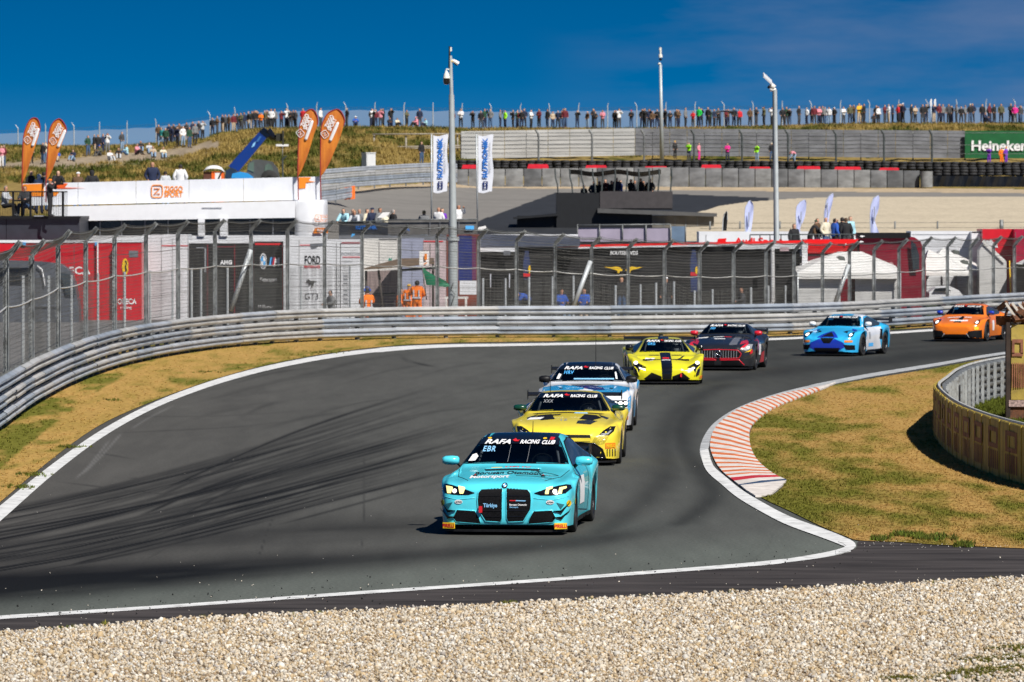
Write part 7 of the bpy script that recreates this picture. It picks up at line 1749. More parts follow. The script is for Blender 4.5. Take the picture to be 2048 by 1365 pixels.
for (fx0, fy0), out, lab, (lx, ly) in TD:
    D = 236.3; r = empty('teardrop_flag', P(fx0, fy0, D), lab, 'flag', 'orange teardrop banners')
    q = [tuple(p) for p in catmull(out + out[:1], 3)][:-1]
    ys_ = sorted(set(round(p[1], 1) for p in q)); mb = MB(); secs = []
    for y in np.linspace(min(ys_) + .3, max(ys_) - .3, 26):
        xx = []
        for a, b in zip(q, q[1:] + q[:1]):
            if (a[1] > y) != (b[1] > y): xx.append(a[0] + (y - a[1]) * (b[0] - a[0]) / (b[1] - a[1]))
        x0, x1 = min(xx), max(xx); secs.append([P(x0 + (x1 - x0) * u, y, D + .025 * math.sin(u * 6 + y * .04) * u) for u in np.linspace(0, 1, 8)])
    mb.loft(secs); mb.loft([[v + Vector((0, .012, 0)) for v in s_] for s_ in secs]); fl = mb.build('cloth', orc, r, smooth=True)
    k = int(len(q) * .80)
    mb = MB(); mb.tube([P(fx0, fy0, D)] + [P(x, y, D - .01) for x, y in q[:int(len(q) * .72)]], .022, 5); mb.build('pole', edge, r)
    s_ = .92 if fx0 < 200 else 1.0; rot = 62 if fx0 != 597 and fx0 != 45 else 66; ux = (math.cos(R(rot)), -math.sin(R(rot)))
    c1 = (lx + 4 * s_, ly - 8 * s_); ptext('lettering', 'ZIGGO', c1[0], c1[1], D - .035, 8 * s_, wht, fl, wpx=27 * s_, bold=.03, rot=rot); ptext('lettering', 'SPORT', c1[0] + 6 * s_, c1[1] + 6 * s_, D - .035, 8 * s_, wht, fl, wpx=27 * s_, bold=.03, rot=rot)
    zlogo(lx - 4.5 * s_, ly + 18 * s_, 6.2 * s_, D - .02, wht, fl, rot=rot - 90 + 65)
    a_ = (lx + 6 * s_, ly + 32 * s_); b_ = (a_[0] + 22 * s_ * ux[0] * 1.6, a_[1] + 30 * s_ * ux[1] * 1.45); mb = MB(); mb.tube([P(a_[0] + (b_[0] - a_[0]) * t, a_[1] + (b_[1] - a_[1]) * t, D - .035) for t in (0, .06, .5, .94, 1)], [.02, .065, .075, .065, .02], 6); mb.build('white_stripe', wht, fl)
# ---- blue and white vertical flags
wcl = cmat('flag_white_cloth', (.70, .72, .78), .65, var=.06, bump=.2); rbl = cmat('flag_blue', (.01, .14, .50), .6)
for x, lab in ((863, 'white vertical flag with blue lettering left of the tall mast'), (953, 'white vertical flag with blue lettering right of the tall mast')):
    D = 251; r = empty('vertical_flag', P(x, 445, D), lab, 'flag', 'white vertical flags with blue lettering'); pole('pole', x + (2 if x > 900 else 0), 445, x, 269, D, .035, galv_l, r)
    secs = [[P(x + 3.5 + 29 * u + 1.5 * math.sin(v * 9 + u * 2) * u, 271 + 114 * v + 2 * math.sin(u * 5), D + .04 * math.sin(v * 8 + u * 6) * u) for u in np.linspace(0, 1, 7)] for v in np.linspace(0, 1, 16)]
    mb = MB(); mb.loft(secs); mb.loft([[p + Vector((0, .012, 0)) for p in q] for q in secs]); fl = mb.build('cloth', wcl, r, smooth=True)
    ptext('lettering', 'RUTRONIK', x + 17, 316, D - .06, 9.5, rbl, fl, wpx=80, bold=.05, rot=90); ptext('small_lettering', 'electronics worldwide', x + 26, 316, D - .06, 4, gry_p, fl, wpx=60, rot=90)
    for a, b in ((0, 0), (7, 0)): rect('logo_bar', x + 13 + a, x + 15.5 + a, 363, 378, D - .06, .01, NVY, fl)
    for y in (363, 370, 377): rect('logo_bar', x + 13, x + 22, y, y + 1.5, D - .06, .01, NVY, fl)
# ---- white feather flags on the right terrace
fcl = cmat('feather_cloth', (.46, .50, .74), .6, var=.06, bump=.15)
for out, lab, m_ in (([(1491, 480), (1489.5, 440), (1491, 415), (1497, 403), (1502, 402), (1507, 412), (1506, 435), (1503, 455), (1499, 480)], 'pale lilac feather flag left of the lamp mast', fcl),
                 ([(1593, 480), (1592, 440), (1593, 415), (1600, 404), (1609, 400), (1612.5, 403), (1612, 420), (1608, 440), (1600, 458), (1606, 480)], 'pale lilac feather flag right of the lamp mast, left of the standing group', fcl),
                 ([(1648, 448), (1649, 425), (1653, 400), (1659, 391), (1666.5, 387), (1665, 405), (1660, 425), (1656, 450), (1654, 458)], 'pale blue feather flag rising behind the standing group', fcl),
                 ([(1741, 468), (1740, 440), (1742, 410), (1747, 396), (1757, 391), (1759, 398), (1757, 420), (1750, 440), (1754, 455), (1759, 468)], 'pale blue feather flag right of the standing group', fcl),
                 ([(1445, 462), (1446, 440), (1449, 428), (1454, 423), (1455, 440), (1453, 462)], 'small black feather flag at the edge of the gravel trap', blk)):
    D = 247; q = [tuple(p) for p in catmull(out, 3)]; r = empty('feather_flag', P(out[0][0], 486, D), lab, 'flag', 'feather flags on the right')
    secs = []; ys_ = [p[1] for p in q]
    for y in np.linspace(min(ys_) + .4, max(ys_) - .2, 18):
        xx = []
        for a, b in zip(q, q[1:] + q[:1]):
            if (a[1] > y) != (b[1] > y): xx.append(a[0] + (y - a[1]) * (b[0] - a[0]) / (b[1] - a[1]))
        if len(xx) > 1: secs.append([P(min(xx) + (max(xx) - min(xx)) * u, y, D + .05 * math.sin(u * 7 + y * .1)) for u in np.linspace(0, 1, 6)])
    mb = MB(); mb.loft(secs); mb.loft([[p + Vector((0, .012, 0)) for p in s_] for s_ in secs]); fl = mb.build('cloth', m_, r, smooth=True)
    mb = MB(); mb.tube([P(out[0][0], 487, D)] + [P(x, y, D) for x, y in out[:5]], .02, 5); mb.build('pole', galv_l, r)
    if m_ is fcl: mx = (out[1][0] + out[6][0]) / 2; my = (min(ys_) + max(ys_)) / 2; rect('dark_print', mx - .9, mx + .9, my - 16, my + 14, D - .12, .02, gry_p, fl)

# ---- blue-lettered terrace in the middle
rt = empty('grey_terrace', GB(815, 251), 'grey roof terrace with blue letters behind the white trailers', 'terrace')
rect('dark_screen', 678, 776, 445, 473, 250.5, .1, cmat('balustrade_dark', (.03, .035, .045), .5, var=.4, scale=2), rt); rect('grey_screen', 776, 955, 440, 470, 250.6, .1, cmat('balustrade_grey', (.13, .125, .12), .5, var=.25, scale=2), rt); rect('lower_wall', 678, 955, 471, 640, 250.47, 3, GRY, rt)
pole('hand_rail', 677, 445, 776, 442, 250.47, .03, post_dk, rt); pole('hand_rail', 776, 440, 956, 439, 250.47, .03, galv_d, rt)
ptext('lettering', 'RUTRONIK', 733, 455, 250.47, 7.5, rbl, rt, wpx=43, bold=.05); ptext('lettering', 'A', 815, 458, 250.47, 8, rbl, rt, bold=.05); rect('blue_sign', 931, 948, 452, 460, 250.5, .03, blu_p, rt); ppoly('blue_mark', [(702, 474), (704, 468), (710, 468), (709, 471), (705, 474)], 250.47, blu_p, rt)
for x in (860, 880, 900, 918): rect('panel_joint', x - .5, x + .5, 441, 470, 250.5, .02, GRY, rt)
mb = MB(); mb.box((P(815, 490, 252).x, 253, P(815, 489, 252).z - .05), (6.2, 5, .1)); mb.build('terrace_floor', GRY, rt)

# ---- black tower and hut on the slope
bt_ = empty('black_tower', on_ground(1230, 336), 'black two-level spectator tower with curved roof posts', 'tower'); NB = cmat('tower_black', (.004, .005, .007), .6, var=.3); TB = cmat('tower_grey_brown', (.045, .040, .042), .6, var=.15); D = 335
rect('left_block', 1113, 1200, 386, 470, D, 4, NB, bt_); rect('upper_balustrade', 1200, 1345, 383, 417, D - .06, .2, TB, bt_); rect('upper_floor', 1200, 1345, 414, 420, D, 5, NB, bt_); slab('flat_roof', 1195, 1434, 417, 427, 426, 434, D - .5, D - .5, 6, cmat('roof_grey', (.075, .075, .075), .7), bt_)
rect('dark_opening', 1200, 1304, 426, 470, D, 3, NB, bt_); rect('block_wall', 1304, 1428, 432, 500, D - .1, 4, cmat('grey_blockwork', (.13, .12, .10), .9, var=.3, scale=1.5), bt_)
for x in (1328, 1350, 1372, 1395): rect('joint', x - .5, x + .5, 434, 490, D - .12, .02, GRY, bt_)
rect('low_block', 1034, 1113, 432, 500, D + .3, 3, NB, bt_); slab('low_roof', 1026, 1116, 435, 427, 439, 432, D - .3, D - .3, 4, NB, bt_)
for x in (1110, 1139, 1162, 1185, 1205, 1230, 1254, 1277, 1298, 1318, 1343):
    mb = MB(); mb.tube([P(x + (6 if x < 1200 else -2), 386, D), P(x + (5 if x < 1200 else -1), 370, D), P(x + 1, 355, D), P(x, 338, D)], .05, 6); mb.build('curved_post', post_dk, bt_)
secs = [[P(x, y + 2.5 * math.sin(x * .07), D + dz) for y, dz in ((342, 0), (345, 1), (350, 2.2))] for x in np.linspace(1140, 1322, 20)]
mb = MB(); mb.loft(secs); mb.loft([[v + Vector((0, 0, -.04)) for v in s_] for s_ in secs]); mb.build('canvas_roof', cmat('grey_canvas', (.16, .15, .14), .8, var=.3, scale=3), bt_, smooth=True)
gb = empty('glass_balustrade', GB(1265, 249), 'row of pinkish reflecting glass panels with metal frames in front of the tower', 'balustrade'); gp_ = cmat('pinkish_glass', (.34, .30, .38), .25, var=.12, scale=1.2); gp2 = cmat('bluish_glass', (.14, .20, .28), .25, var=.1)
for a, b in ((1155, 1199), (1199, 1245), (1245, 1292), (1292, 1341)): rect('glass_panel', a + 1, b - 1, 456, 484, 249, .04, gp_, gb)
rect('glass_panel', 1343, 1371, 453, 484, 248.9, .04, gp2, gb)
for x in (1155, 1199, 1245, 1292, 1341, 1371): pole('frame_post', x, 449, x, 488, 248.9, .03, galv_d, gb)
pole('frame_rail', 1155, 451, 1341, 449, 248.9, .03, galv_d, gb); rect('base_deck', 1150, 1400, 484, 640, 249.3, 4, GRY, gb)
# small fence posts at the edge of the gravel
gfe = empty('wire_fence', on_ground(1950, 332), 'low wire fence along the near edge of the gravel trap', 'fence')
for x in (1420, 1480, 1560, 1700, 1790, 1875, 2003): pole('post', x, 443 if x != 2003 else 440, x, 470, 331, .05 if x != 2003 else .12, galv_d, gfe)
for y in (447, 457): pole('wire', 1400, y, 2080, y - 2, 331, .012, wire_m, gfe)

# ---- telehandler and portable toilet on the deck side
pt_ = empty('portable_toilet', on_ground(427, 362), 'orange portable toilet with white domed roof behind the deck banner', 'toilet'); D = 362
a, b = P(407, 345, D), P(447, 345, D); zb_ = on_ground(427, D).z - .1; zt2 = P(427, 344, D).z; w_ = b.x - a.x
mb = MB(); mb.box(((a.x + b.x) / 2 + w_ * .2, D + .6, (zb_ + zt2) / 2), (w_ * .6, 1.2, zt2 - zb_)); mb.build('orange_side', mat('toilet_orange', (.80, .13, .012), .5), pt_); mb = MB(); mb.box((a.x + w_ * .2, D + .62, (zb_ + zt2) / 2), (w_ * .4, 1.15, zt2 - zb_ - .02)); mb.build('dark_side', mat('toilet_brown', (.10, .035, .02), .6), pt_)
secs = []
for t in np.linspace(-1, 1, 9): secs.append([Vector(((a.x + b.x) / 2 + w_ * .52 * t, D - .05 + 1.35 * u, zt2 + .42 * max(0, 1 - t * t) ** .5 * (1 - .5 * (2 * u - 1) ** 2))) for u in np.linspace(0, 1, 5)])
mb = MB(); mb.loft(secs); mb.loft([[Vector((v.x, v.y, zt2 - .02)) for v in s_] for s_ in secs]); mb.build('domed_roof', wht, pt_, smooth=True); rect('white_door', 430, 442, 346, 360, D - .01, .02, wht, pt_); pole('dark_strap', 436, 360, 444, 342, D - .05, .05, blk, pt_)
th = empty('telehandler', on_ground(500, 385), 'telehandler with raised dark blue boom, light blue bonnet and green-grey cab', 'telehandler'); D = 385
bl_d = paint('dark_blue_paint', (.008, .035, .20)); bl_l = paint('light_blue_paint', (.03, .30, .72))
mb = MB(); p0, p1 = P(466, 340, D), P(528, 268, D); ax = (p1 - p0).normalized(); nz_v = Vector((0, 1, 0)).cross(ax).normalized(); ww = .38
q = [nz_v * ww + Vector((0, -.3, 0)), -nz_v * ww + Vector((0, -.3, 0)), -nz_v * ww + Vector((0, .3, 0)), nz_v * ww + Vector((0, .3, 0))]
mb.loft([[p0 + v for v in q], [p1 + v * .85 for v in q]], close=True, cap=True); mb.build('boom', bl_d, th)
mb = MB(); p1b, p2 = P(526, 270, D), P(536, 262, D); mb.loft([[p1b + v * .95 for v in q], [p2 + v * .9 for v in q]], close=True, cap=True); mb.tube([P(534, 262, D), P(545, 275, D), P(556, 278, D)], [.32, .25, .15], 8); mb.build('boom_head', blk_g, th); mb = MB(); mb.box(P(560, 275, D), (.5, .8, .5)); mb.box(P(566, 276, D), (.08, 1.2, .95)); mb.build('fork_carriage', cmat('carriage_black', (.02, .02, .012), .6), th)
for x in (514, 509): pass
ppoly('boom_print', [(503, 296), (506, 288), (512, 283), (509, 292)], D - .32, ltb_p, th); ppoly('boom_print', [(512, 284), (520, 272), (523, 274), (516, 284)], D - .32, cmat('boom_blue', (.03, .13, .35)), th)
ppoly('cab_frame', [(495, 357), (497, 328), (508, 320), (524, 320), (545, 324), (556, 338), (560, 357)], D + .9, cmat('cab_grey', (.07, .075, .075), .5), th, th=1.3); ppoly('cab_window', [(528, 352), (530, 332), (536, 327), (543, 330), (549, 350), (546, 354)], D - .45, cmat('cab_glass', (.10, .14, .11), .1), th); ppoly('cab_window', [(495, 340), (498, 327), (508, 323), (508, 345)], D - .45, cmat('cab_glass', (.10, .14, .11), .1), th)
ppoly('bonnet', [(464, 357), (466, 348), (482, 344), (497, 347), (508, 355), (508, 358)], D - .3, bl_l, th, th=1.0); ppoly('chassis', [(452, 358), (453, 342), (464, 336), (474, 340), (470, 358)], D - .06, cmat('chassis_blue', (.01, .03, .07), .5), th, th=1.2)
for x in (470, 540):
    mb = MB(); c0 = Vector((P(x, 350, D).x, D - .7, on_ground(x, D).z + .55)); mb.lathe([(.2, -.2), (.5, -.2), (.6, -.12), (.6, .12), (.5, .2), (.2, .2)], c0, 'Y', 18); mb.build('wheel', tyre_m, th, smooth=True, angle=50)
o = rect('white_sign', 552, 577, 289, 293, 400, .05, wht, None); tag(o, 'small white sign on the dune slope beside the boom', 'sign'); pole('sign_post', 565, 293, 565, 322, 400, .03, galv_d, o)
lp = empty('lamp_post', on_ground(565, 372), 'short dark lamp post behind the deck banner beside the telehandler', 'post'); mb = MB(); mb.tube([P(566, 372, 372), P(565, 320, 372), P(573, 312, 372)], .06, 6); mb.build('post', post_dk, lp)
# ================================================================== PEOPLE
BONES = ['torso', 'neck', 'head', 'uarmL', 'farmL', 'handL', 'uarmR', 'farmR', 'handR', 'thighL', 'calfL', 'footL', 'thighR', 'calfR', 'footR']
def make_pose(arms, legs=None, pelvis=(0, 0, .95), chest=(0, 0, 1.28), head=(0, -.015, 1.62), twist=0.0):
    """joints -> continuous skinned body; returns meshes split into skin, top, trousers, shoes, hair, cap"""
    P_, C_, H_ = Vector(pelvis), Vector(chest), Vector(head)
    d = (C_ - P_).normalized(); nk = C_ + d * .21
    J = [P_, C_, nk, H_ - Vector((0, -.005, .04)), H_ + Vector((0, 0, .075))]; rad = [.150, .155, .055, .088, .078]; E = [(0, 1), (1, 2), (2, 3), (3, 4)]; B = {0: 'torso', 1: 'torso', 2: 'neck', 3: 'head', 4: 'head'}
    for sx, (el, wr) in zip((-1, 1), arms):
        n = len(J); sh = C_ + d * .13 + Vector((sx * .165, .0, 0)); el, wr = Vector(el), Vector(wr)
        if True: hd = wr + (wr - el).normalized() * .10
        J += [sh, el, wr, hd]; rad += [.068, .050, .036, .034]; E += [(1, n), (n, n + 1), (n + 1, n + 2), (n + 2, n + 3)]
    legs = legs or [((-.11, -.02, .50), (-.12, .02, .09), (-.13, -.15, .04)), ((.11, -.02, .50), (.12, .02, .09), (.13, -.15, .04))]
    for sx, (kn, an, toe) in zip((-1, 1), legs):
        n = len(J); hip = P_ + Vector((sx * .085, 0, -.06))
        J += [hip, Vector(kn), Vector(an), Vector(toe)]; rad += [.095, .065, .046, .040]; E += [(0, n), (n, n + 1), (n + 1, n + 2), (n + 2, n + 3)]
    me = bpy.data.meshes.new('p'); me.from_pydata([tuple(j) for j in J], E, []); ob = bpy.data.objects.new('p', me); COL.objects.link(ob)
    md = ob.modifiers.new('s', 'SKIN'); md.use_smooth_shade = True
    if not me.skin_vertices: me.skin_vertices  # created by the modifier
    bm = bmesh.new(); bm.from_mesh(me); lay = bm.verts.layers.skin.verify()
    for i, v in enumerate(bm.verts):
        r = rad[i]; v[lay].radius = (r * (1.15 if i in (0, 1) else 1), r * (.78 if i in (0, 1) else 1)) if i < 2 else (r, r); v[lay].use_root = (i == 0)
    bm.to_mesh(me); bm.free(); ob.modifiers.new('u', 'SUBSURF').levels = 1
    dg = bpy.context.evaluated_depsgraph_get(); dg.update(); m2 = bpy.data.meshes.new_from_object(ob.evaluated_get(dg)); bpy.data.objects.remove(ob); bpy.data.meshes.remove(me)
    V = np.array([tuple(v.co) for v in m2.vertices]); N = np.array([tuple(v.normal) for v in m2.vertices]); Fs = [tuple(p.vertices) for p in m2.polygons]; bpy.data.meshes.remove(m2)
    Jn = np.array([tuple(j) for j in J])
    segs = [(0, 1, 'top'), (1, 2, 'top'), (2, 3, 'skin'), (3, 4, 'head'), (1, 5, 'top'), (5, 6, 'top'), (6, 7, 'top'), (7, 8, 'skin'), (1, 9, 'top'), (9, 10, 'top'), (10, 11, 'top'), (11, 12, 'skin'), (0, 13, 'bot'), (13, 14, 'bot'), (14, 15, 'bot'), (15, 16, 'shoe'), (0, 17, 'bot'), (17, 18, 'bot'), (18, 19, 'bot'), (19, 20, 'shoe')]
    fc = np.array([V[list(f)].mean(0) for f in Fs]); best = np.full(len(fc), 1e9); lab = np.array(['top'] * len(fc), dtype=object)
    for a, b, l_ in segs:
        A, Bv = Jn[a], Jn[b]; ab = Bv - A; t = np.clip(((fc - A) @ ab) / (ab @ ab), 0, 1); dd = np.linalg.norm(fc - (A + t[:, None] * ab), axis=1) - (rad[a] * (1 - t) + rad[b] * t)
        k = dd < best; best[k] = dd[k]; lab[k] = l_
    hipz = P_.z - .02 if P_.z > .7 else -9
    lab[(lab == 'top') & (fc[:, 2] < hipz)] = 'bot'
    def piece(sel, infl, cut=None):
        idx = [i for i in range(len(Fs)) if sel(i)]; u = sorted({v for i in idx for v in Fs[i]}); mp_ = {v: k for k, v in enumerate(u)}
        me = bpy.data.meshes.new('piece'); me.from_pydata([tuple(V[v] + N[v] * infl) for v in u], [], [tuple(mp_[v] for v in Fs[i]) for i in idx]); me.polygons.foreach_set('use_smooth', [True] * len(me.polygons)); me.materials.append(None); return me
    hc = H_.z + .02
    out = {'body': piece(lambda i: True, 0), 'jacket': piece(lambda i: lab[i] == 'top', .022), 'trousers': piece(lambda i: lab[i] == 'bot', .014), 'shoes': piece(lambda i: lab[i] == 'shoe', .012),
           'hair': piece(lambda i: lab[i] == 'head' and (fc[i][2] > H_.z + .035 or (fc[i][1] > H_.y + .01 and fc[i][2] > H_.z - .06)), .014),
           'cap': piece(lambda i: lab[i] == 'head' and fc[i][2] > H_.z + .02, .026), 'hood': piece(lambda i: lab[i] in ('head', 'skin') and np.linalg.norm(fc[i] - np.array(H_)) < .3 and fc[i][1] > H_.y - .045, .026)}
    return out
dn = lambda x, f=0: ((-.24 - x, .02 + f, 1.16), (-.22, -.05 + f, .92))
POSES = {
 'standing': make_pose([((-.245, .03, 1.15), (-.235, -.06, .93)), ((.245, .03, 1.15), (.235, -.06, .93))]),
 'hands in pockets': make_pose([((-.28, .06, 1.16), (-.19, -.06, .98)), ((.28, .06, 1.16), (.19, -.06, .98))], [((-.12, -.03, .5), (-.15, .02, .09), (-.18, -.14, .04)), ((.12, -.03, .5), (.14, .02, .09), (.16, -.15, .04))]),
 'arms folded': make_pose([((-.24, -.06, 1.16), (.02, -.22, 1.19)), ((.24, -.06, 1.16), (-.02, -.20, 1.15))]),
 'photographing': make_pose([((-.24, -.20, 1.27), (-.07, -.24, 1.50)), ((.24, -.20, 1.27), (.07, -.24, 1.50))]),
 'one arm raised': make_pose([((-.25, .03, 1.15), (-.2, -.10, .96)), ((.27, -.12, 1.33), (.12, -.20, 1.56))]),
 'striding': make_pose([((-.24, .08, 1.16), (-.24, .0, .92)), ((.24, -.05, 1.17), (.24, -.20, .98))], [((-.10, -.20, .52), (-.10, -.28, .10), (-.11, -.44, .06)), ((.10, .08, .52), (.10, .30, .14), (.11, .18, .06))]),
 'sitting on the ground': make_pose([((-.24, -.12, .48), (-.10, -.34, .50)), ((.24, -.12, .48), (.10, -.34, .50))], [((-.13, -.36, .46), (-.12, -.58, .09), (-.12, -.74, .05)), ((.15, -.36, .44), (.14, -.60, .09), (.15, -.76, .05))], pelvis=(0, 0, .17), chest=(0, -.03, .52), head=(0, -.08, .86)),
 'seated': make_pose([((-.24, -.08, .78), (-.14, -.30, .72)), ((.24, -.08, .78), (.14, -.30, .72))], [((-.11, -.42, .50), (-.11, -.44, .09), (-.11, -.60, .04)), ((.11, -.42, .50), (.11, -.44, .09), (.11, -.60, .04))], pelvis=(0, 0, .50), chest=(0, -.02, .84), head=(0, -.06, 1.19)),
 'leaning forward': make_pose([((-.26, -.30, 1.06), (-.16, -.50, 1.02)), ((.26, -.30, 1.06), (.16, -.50, 1.02))], None, pelvis=(0, .10, .93), chest=(0, -.08, 1.23), head=(0, -.20, 1.54)),
 'bending down': make_pose([((-.22, -.48, .62), (-.14, -.60, .42)), ((.22, -.48, .62), (.14, -.60, .42))], None, pelvis=(0, .15, .86), chest=(0, -.16, .98), head=(0, -.48, .98)),
 'flag waving': make_pose([((-.27, -.10, 1.15), (-.05, -.26, 1.08)), ((.28, -.05, 1.16), (.34, -.28, 1.22))])}
CL = {'black': (.012, .012, .014), 'navy': (.012, .02, .055), 'dark grey': (.05, .052, .058), 'grey': (.18, .185, .19), 'white': (.74, .74, .74), 'beige': (.48, .38, .27), 'brown': (.10, .055, .025), 'dark red': (.13, .012, .02), 'red': (.60, .015, .025),
      'pink': (.70, .26, .32), 'bright green': (.01, .55, .07), 'olive': (.10, .10, .05), 'dark green': (.015, .06, .03), 'teal': (.02, .25, .24), 'orange': (.90, .19, .006), 'yellow': (.75, .42, .02), 'blue': (.02, .09, .42), 'pale blue': (.35, .60, .68), 'magenta': (.70, .02, .26),
      'purple': (.16, .03, .42), 'neon green': (.35, .85, .02), 'denim': (.05, .10, .20), 'pale grey': (.48, .50, .52), 'cream': (.66, .60, .45), 'light denim': (.22, .32, .45)}
def clm(c): return mat('cloth_' + c.replace(' ', '_'), CL[c], .85, var=.12, scale=6)
SKN = [mat('skin_a', (.50, .27, .18), .6, var=.05), mat('skin_b', (.42, .21, .13), .6, var=.05), mat('skin_c', (.56, .33, .23), .6, var=.05), mat('skin_d', (.08, .04, .025), .6, var=.05)]
HR = {'dark hair': (.015, .01, .008), 'brown hair': (.07, .035, .015), 'fair hair': (.35, .22, .08), 'grey hair': (.32, .30, .28), 'bald head': (.45, .25, .18)}
HRM = {k: mat(k.replace(' ', '_'), v, .7, var=.2) for k, v in HR.items()}
ALLP = []; prnd = random.Random(21)
def part(o_name, me, m, parent):
    o = bpy.data.objects.new(o_name, me); COL.objects.link(o); o.parent = parent; o.material_slots[0].link = 'OBJECT'; o.material_slots[0].material = m; return o
def person(loc, top, pose='standing', yaw=None, bottom=None, head=None, cap=None, hood=False, zone='', group='', s=1.0, extra='', label=None, skin=None):
    M_ = POSES[pose]; r = bpy.data.objects.new('person', None); COL.objects.link(r); r.empty_display_size = .2; r.location = loc; ORG[r] = Vector(loc)
    r.rotation_euler = (0, 0, R(prnd.uniform(-75, 75) if yaw is None else yaw)); r.scale = (s, s, s)
    bottom = bottom or prnd.choice(['black', 'navy', 'dark grey', 'denim', 'denim', 'light denim', 'beige', 'black']); head = head or prnd.choice(['dark hair', 'dark hair', 'brown hair', 'fair hair', 'grey hair', 'bald head'])
    part('body', M_['body'], skin or prnd.choice(SKN[:3]), r); part('jacket', M_['jacket'], clm(top), r); part('trousers', M_['trousers'], clm(bottom), r); part('shoes', M_['shoes'], clm(prnd.choice(['black', 'brown', 'dark grey'])), r)
    if hood: part('hood', M_['hood'], clm(top), r)
    elif cap: part('cap', M_['cap'], clm(cap), r)
    elif head != 'bald head': part('hair', M_['hair'], HRM[head], r)
    r['category'] = 'person'
    if group: r['group'] = group
    what = 'hood up' if hood else ('%s cap' % cap if cap else '')
    ALLP.append(dict(o=r, x=loc[0] / loc[1], top=top, bottom=bottom, head=what or head, cap=bool(what), pose=pose, zone=zone, label=label, extra=extra)); return r

# ---- the crowd along the ridge
DR = 518
def zone_of(px): return ('on ridge left of the orange flags' if px < 600 else 'on ridge left of tall mast' if px < 900 else 'on ridge above pale screens' if px < 1270 else 'on ridge above dark screens' if px < 1545 else 'on ridge right of lamp mast')
rs = {'st': 'standing', 'po': 'hands in pockets', 'fo': 'arms folded', 'ph': 'photographing', 'up': 'one arm raised', 'si': 'sitting on the ground', 'wa': 'striding'}
crowd = """513 black st;522 orange fo;541 white po;549 grey st;563 dark_red ph;571 white ph;581 black fo navycap;592 dark_grey st;606 red po;640 white st;697 black po;712 blue si whitecap;741 white ph;749 black up;758 pink ph;776 black si;791 cream si;816 olive fo;832 pink si pinkcap;851 pale_blue si;
906 dark_red st redcap;921 white fo;948 black ph;963 black st;980 grey po;1007 neon_green st;1024 black st;1027 black ph;1041 black po;1065 white fo;1077 dark_red fo;1096 black st;1108 beige po;1122 black fo;1130 dark_red st;1153 black ph;1174 brown up;1194 black fo;1208 pink fo;1227 black po;1241 white ph;1262 black fo redcap;1291 black ph;1306 brown po;1325 black st;1343 black fo;1359 brown fo;1373 grey st;1383 red fo;1396 bright_green po;1414 black po;1428 navy st;1450 dark_red fo;1470 black po;1481 red st;1498 brown po;1513 black fo;1530 olive up;
1544 white ph;1564 black po;1581 black ph;1600 black po;1617 white po;1632 dark_red st;1637 pink fo;1649 grey st;1661 white st;1669 black po whitecap;1686 white fo;1698 olive st;1716 yellow fo;1731 black po;1746 black si;1760 white st;1778 white fo;1795 red fo;1807 navy po whitecap;1820 black po;1830 beige fo;1846 black st;1866 navy ph;1880 dark_red po;1894 dark_grey st;1910 grey fo;1925 black po;1938 black st creamcap;1970 navy si;1988 black po;1999 olive st;2021 black fo;2032 magenta po magentacap;2045 dark_grey st;2056 black po"""
for ent in crowd.replace('\n', '').split(';'):
    t = ent.split(); px = float(t[0]); ps = rs[t[2]]; cap = t[3][:-3] if len(t) > 3 else None
    if cap == 'white' or cap == 'red' or cap == 'navy' or cap == 'pink' or cap == 'cream' or cap == 'magenta': pass
    px += prnd.uniform(-3.5, 3.5); D = DR - prnd.uniform(0, 3); loc = on_ground(px, D); loc.z += .06
    person(loc, t[1].replace('_', ' '), ps, cap=cap, zone=zone_of(px), group='spectators along the ridge', s=prnd.uniform(.88, 1.08), bottom=(prnd.choice(['black', 'navy', 'dark grey']) if prnd.random() < .6 else None))
# people standing behind and between, half covered
for k in range(58):
    base_px = prnd.choice([float(e.split()[0]) for e in crowd.replace('\n', '').split(';') if not 590 < float(e.split()[0]) < 700 and float(e.split()[0]) > 700 or float(e.split()[0]) < 590])
    px = base_px + prnd.choice((-1, 1)) * prnd.uniform(5, 9); D = 521 + prnd.uniform(-.6, .8)
    if 690 < px < 900 and prnd.random() < .7: continue
    loc = on_ground(px, D); loc.z += .08
    person(loc, prnd.choice(['black', 'black', 'navy', 'dark grey', 'brown', 'black', 'dark green', 'grey', 'dark red']), prnd.choice(['standing', 'hands in pockets', 'arms folded', 'photographing', 'one arm raised']), bottom=prnd.choice(['black', 'navy', 'dark grey']), zone=zone_of(px).replace('on ridge', 'second row').replace('of the orange', 'of orange'), group='spectators along the ridge', s=prnd.uniform(.88, 1.05))
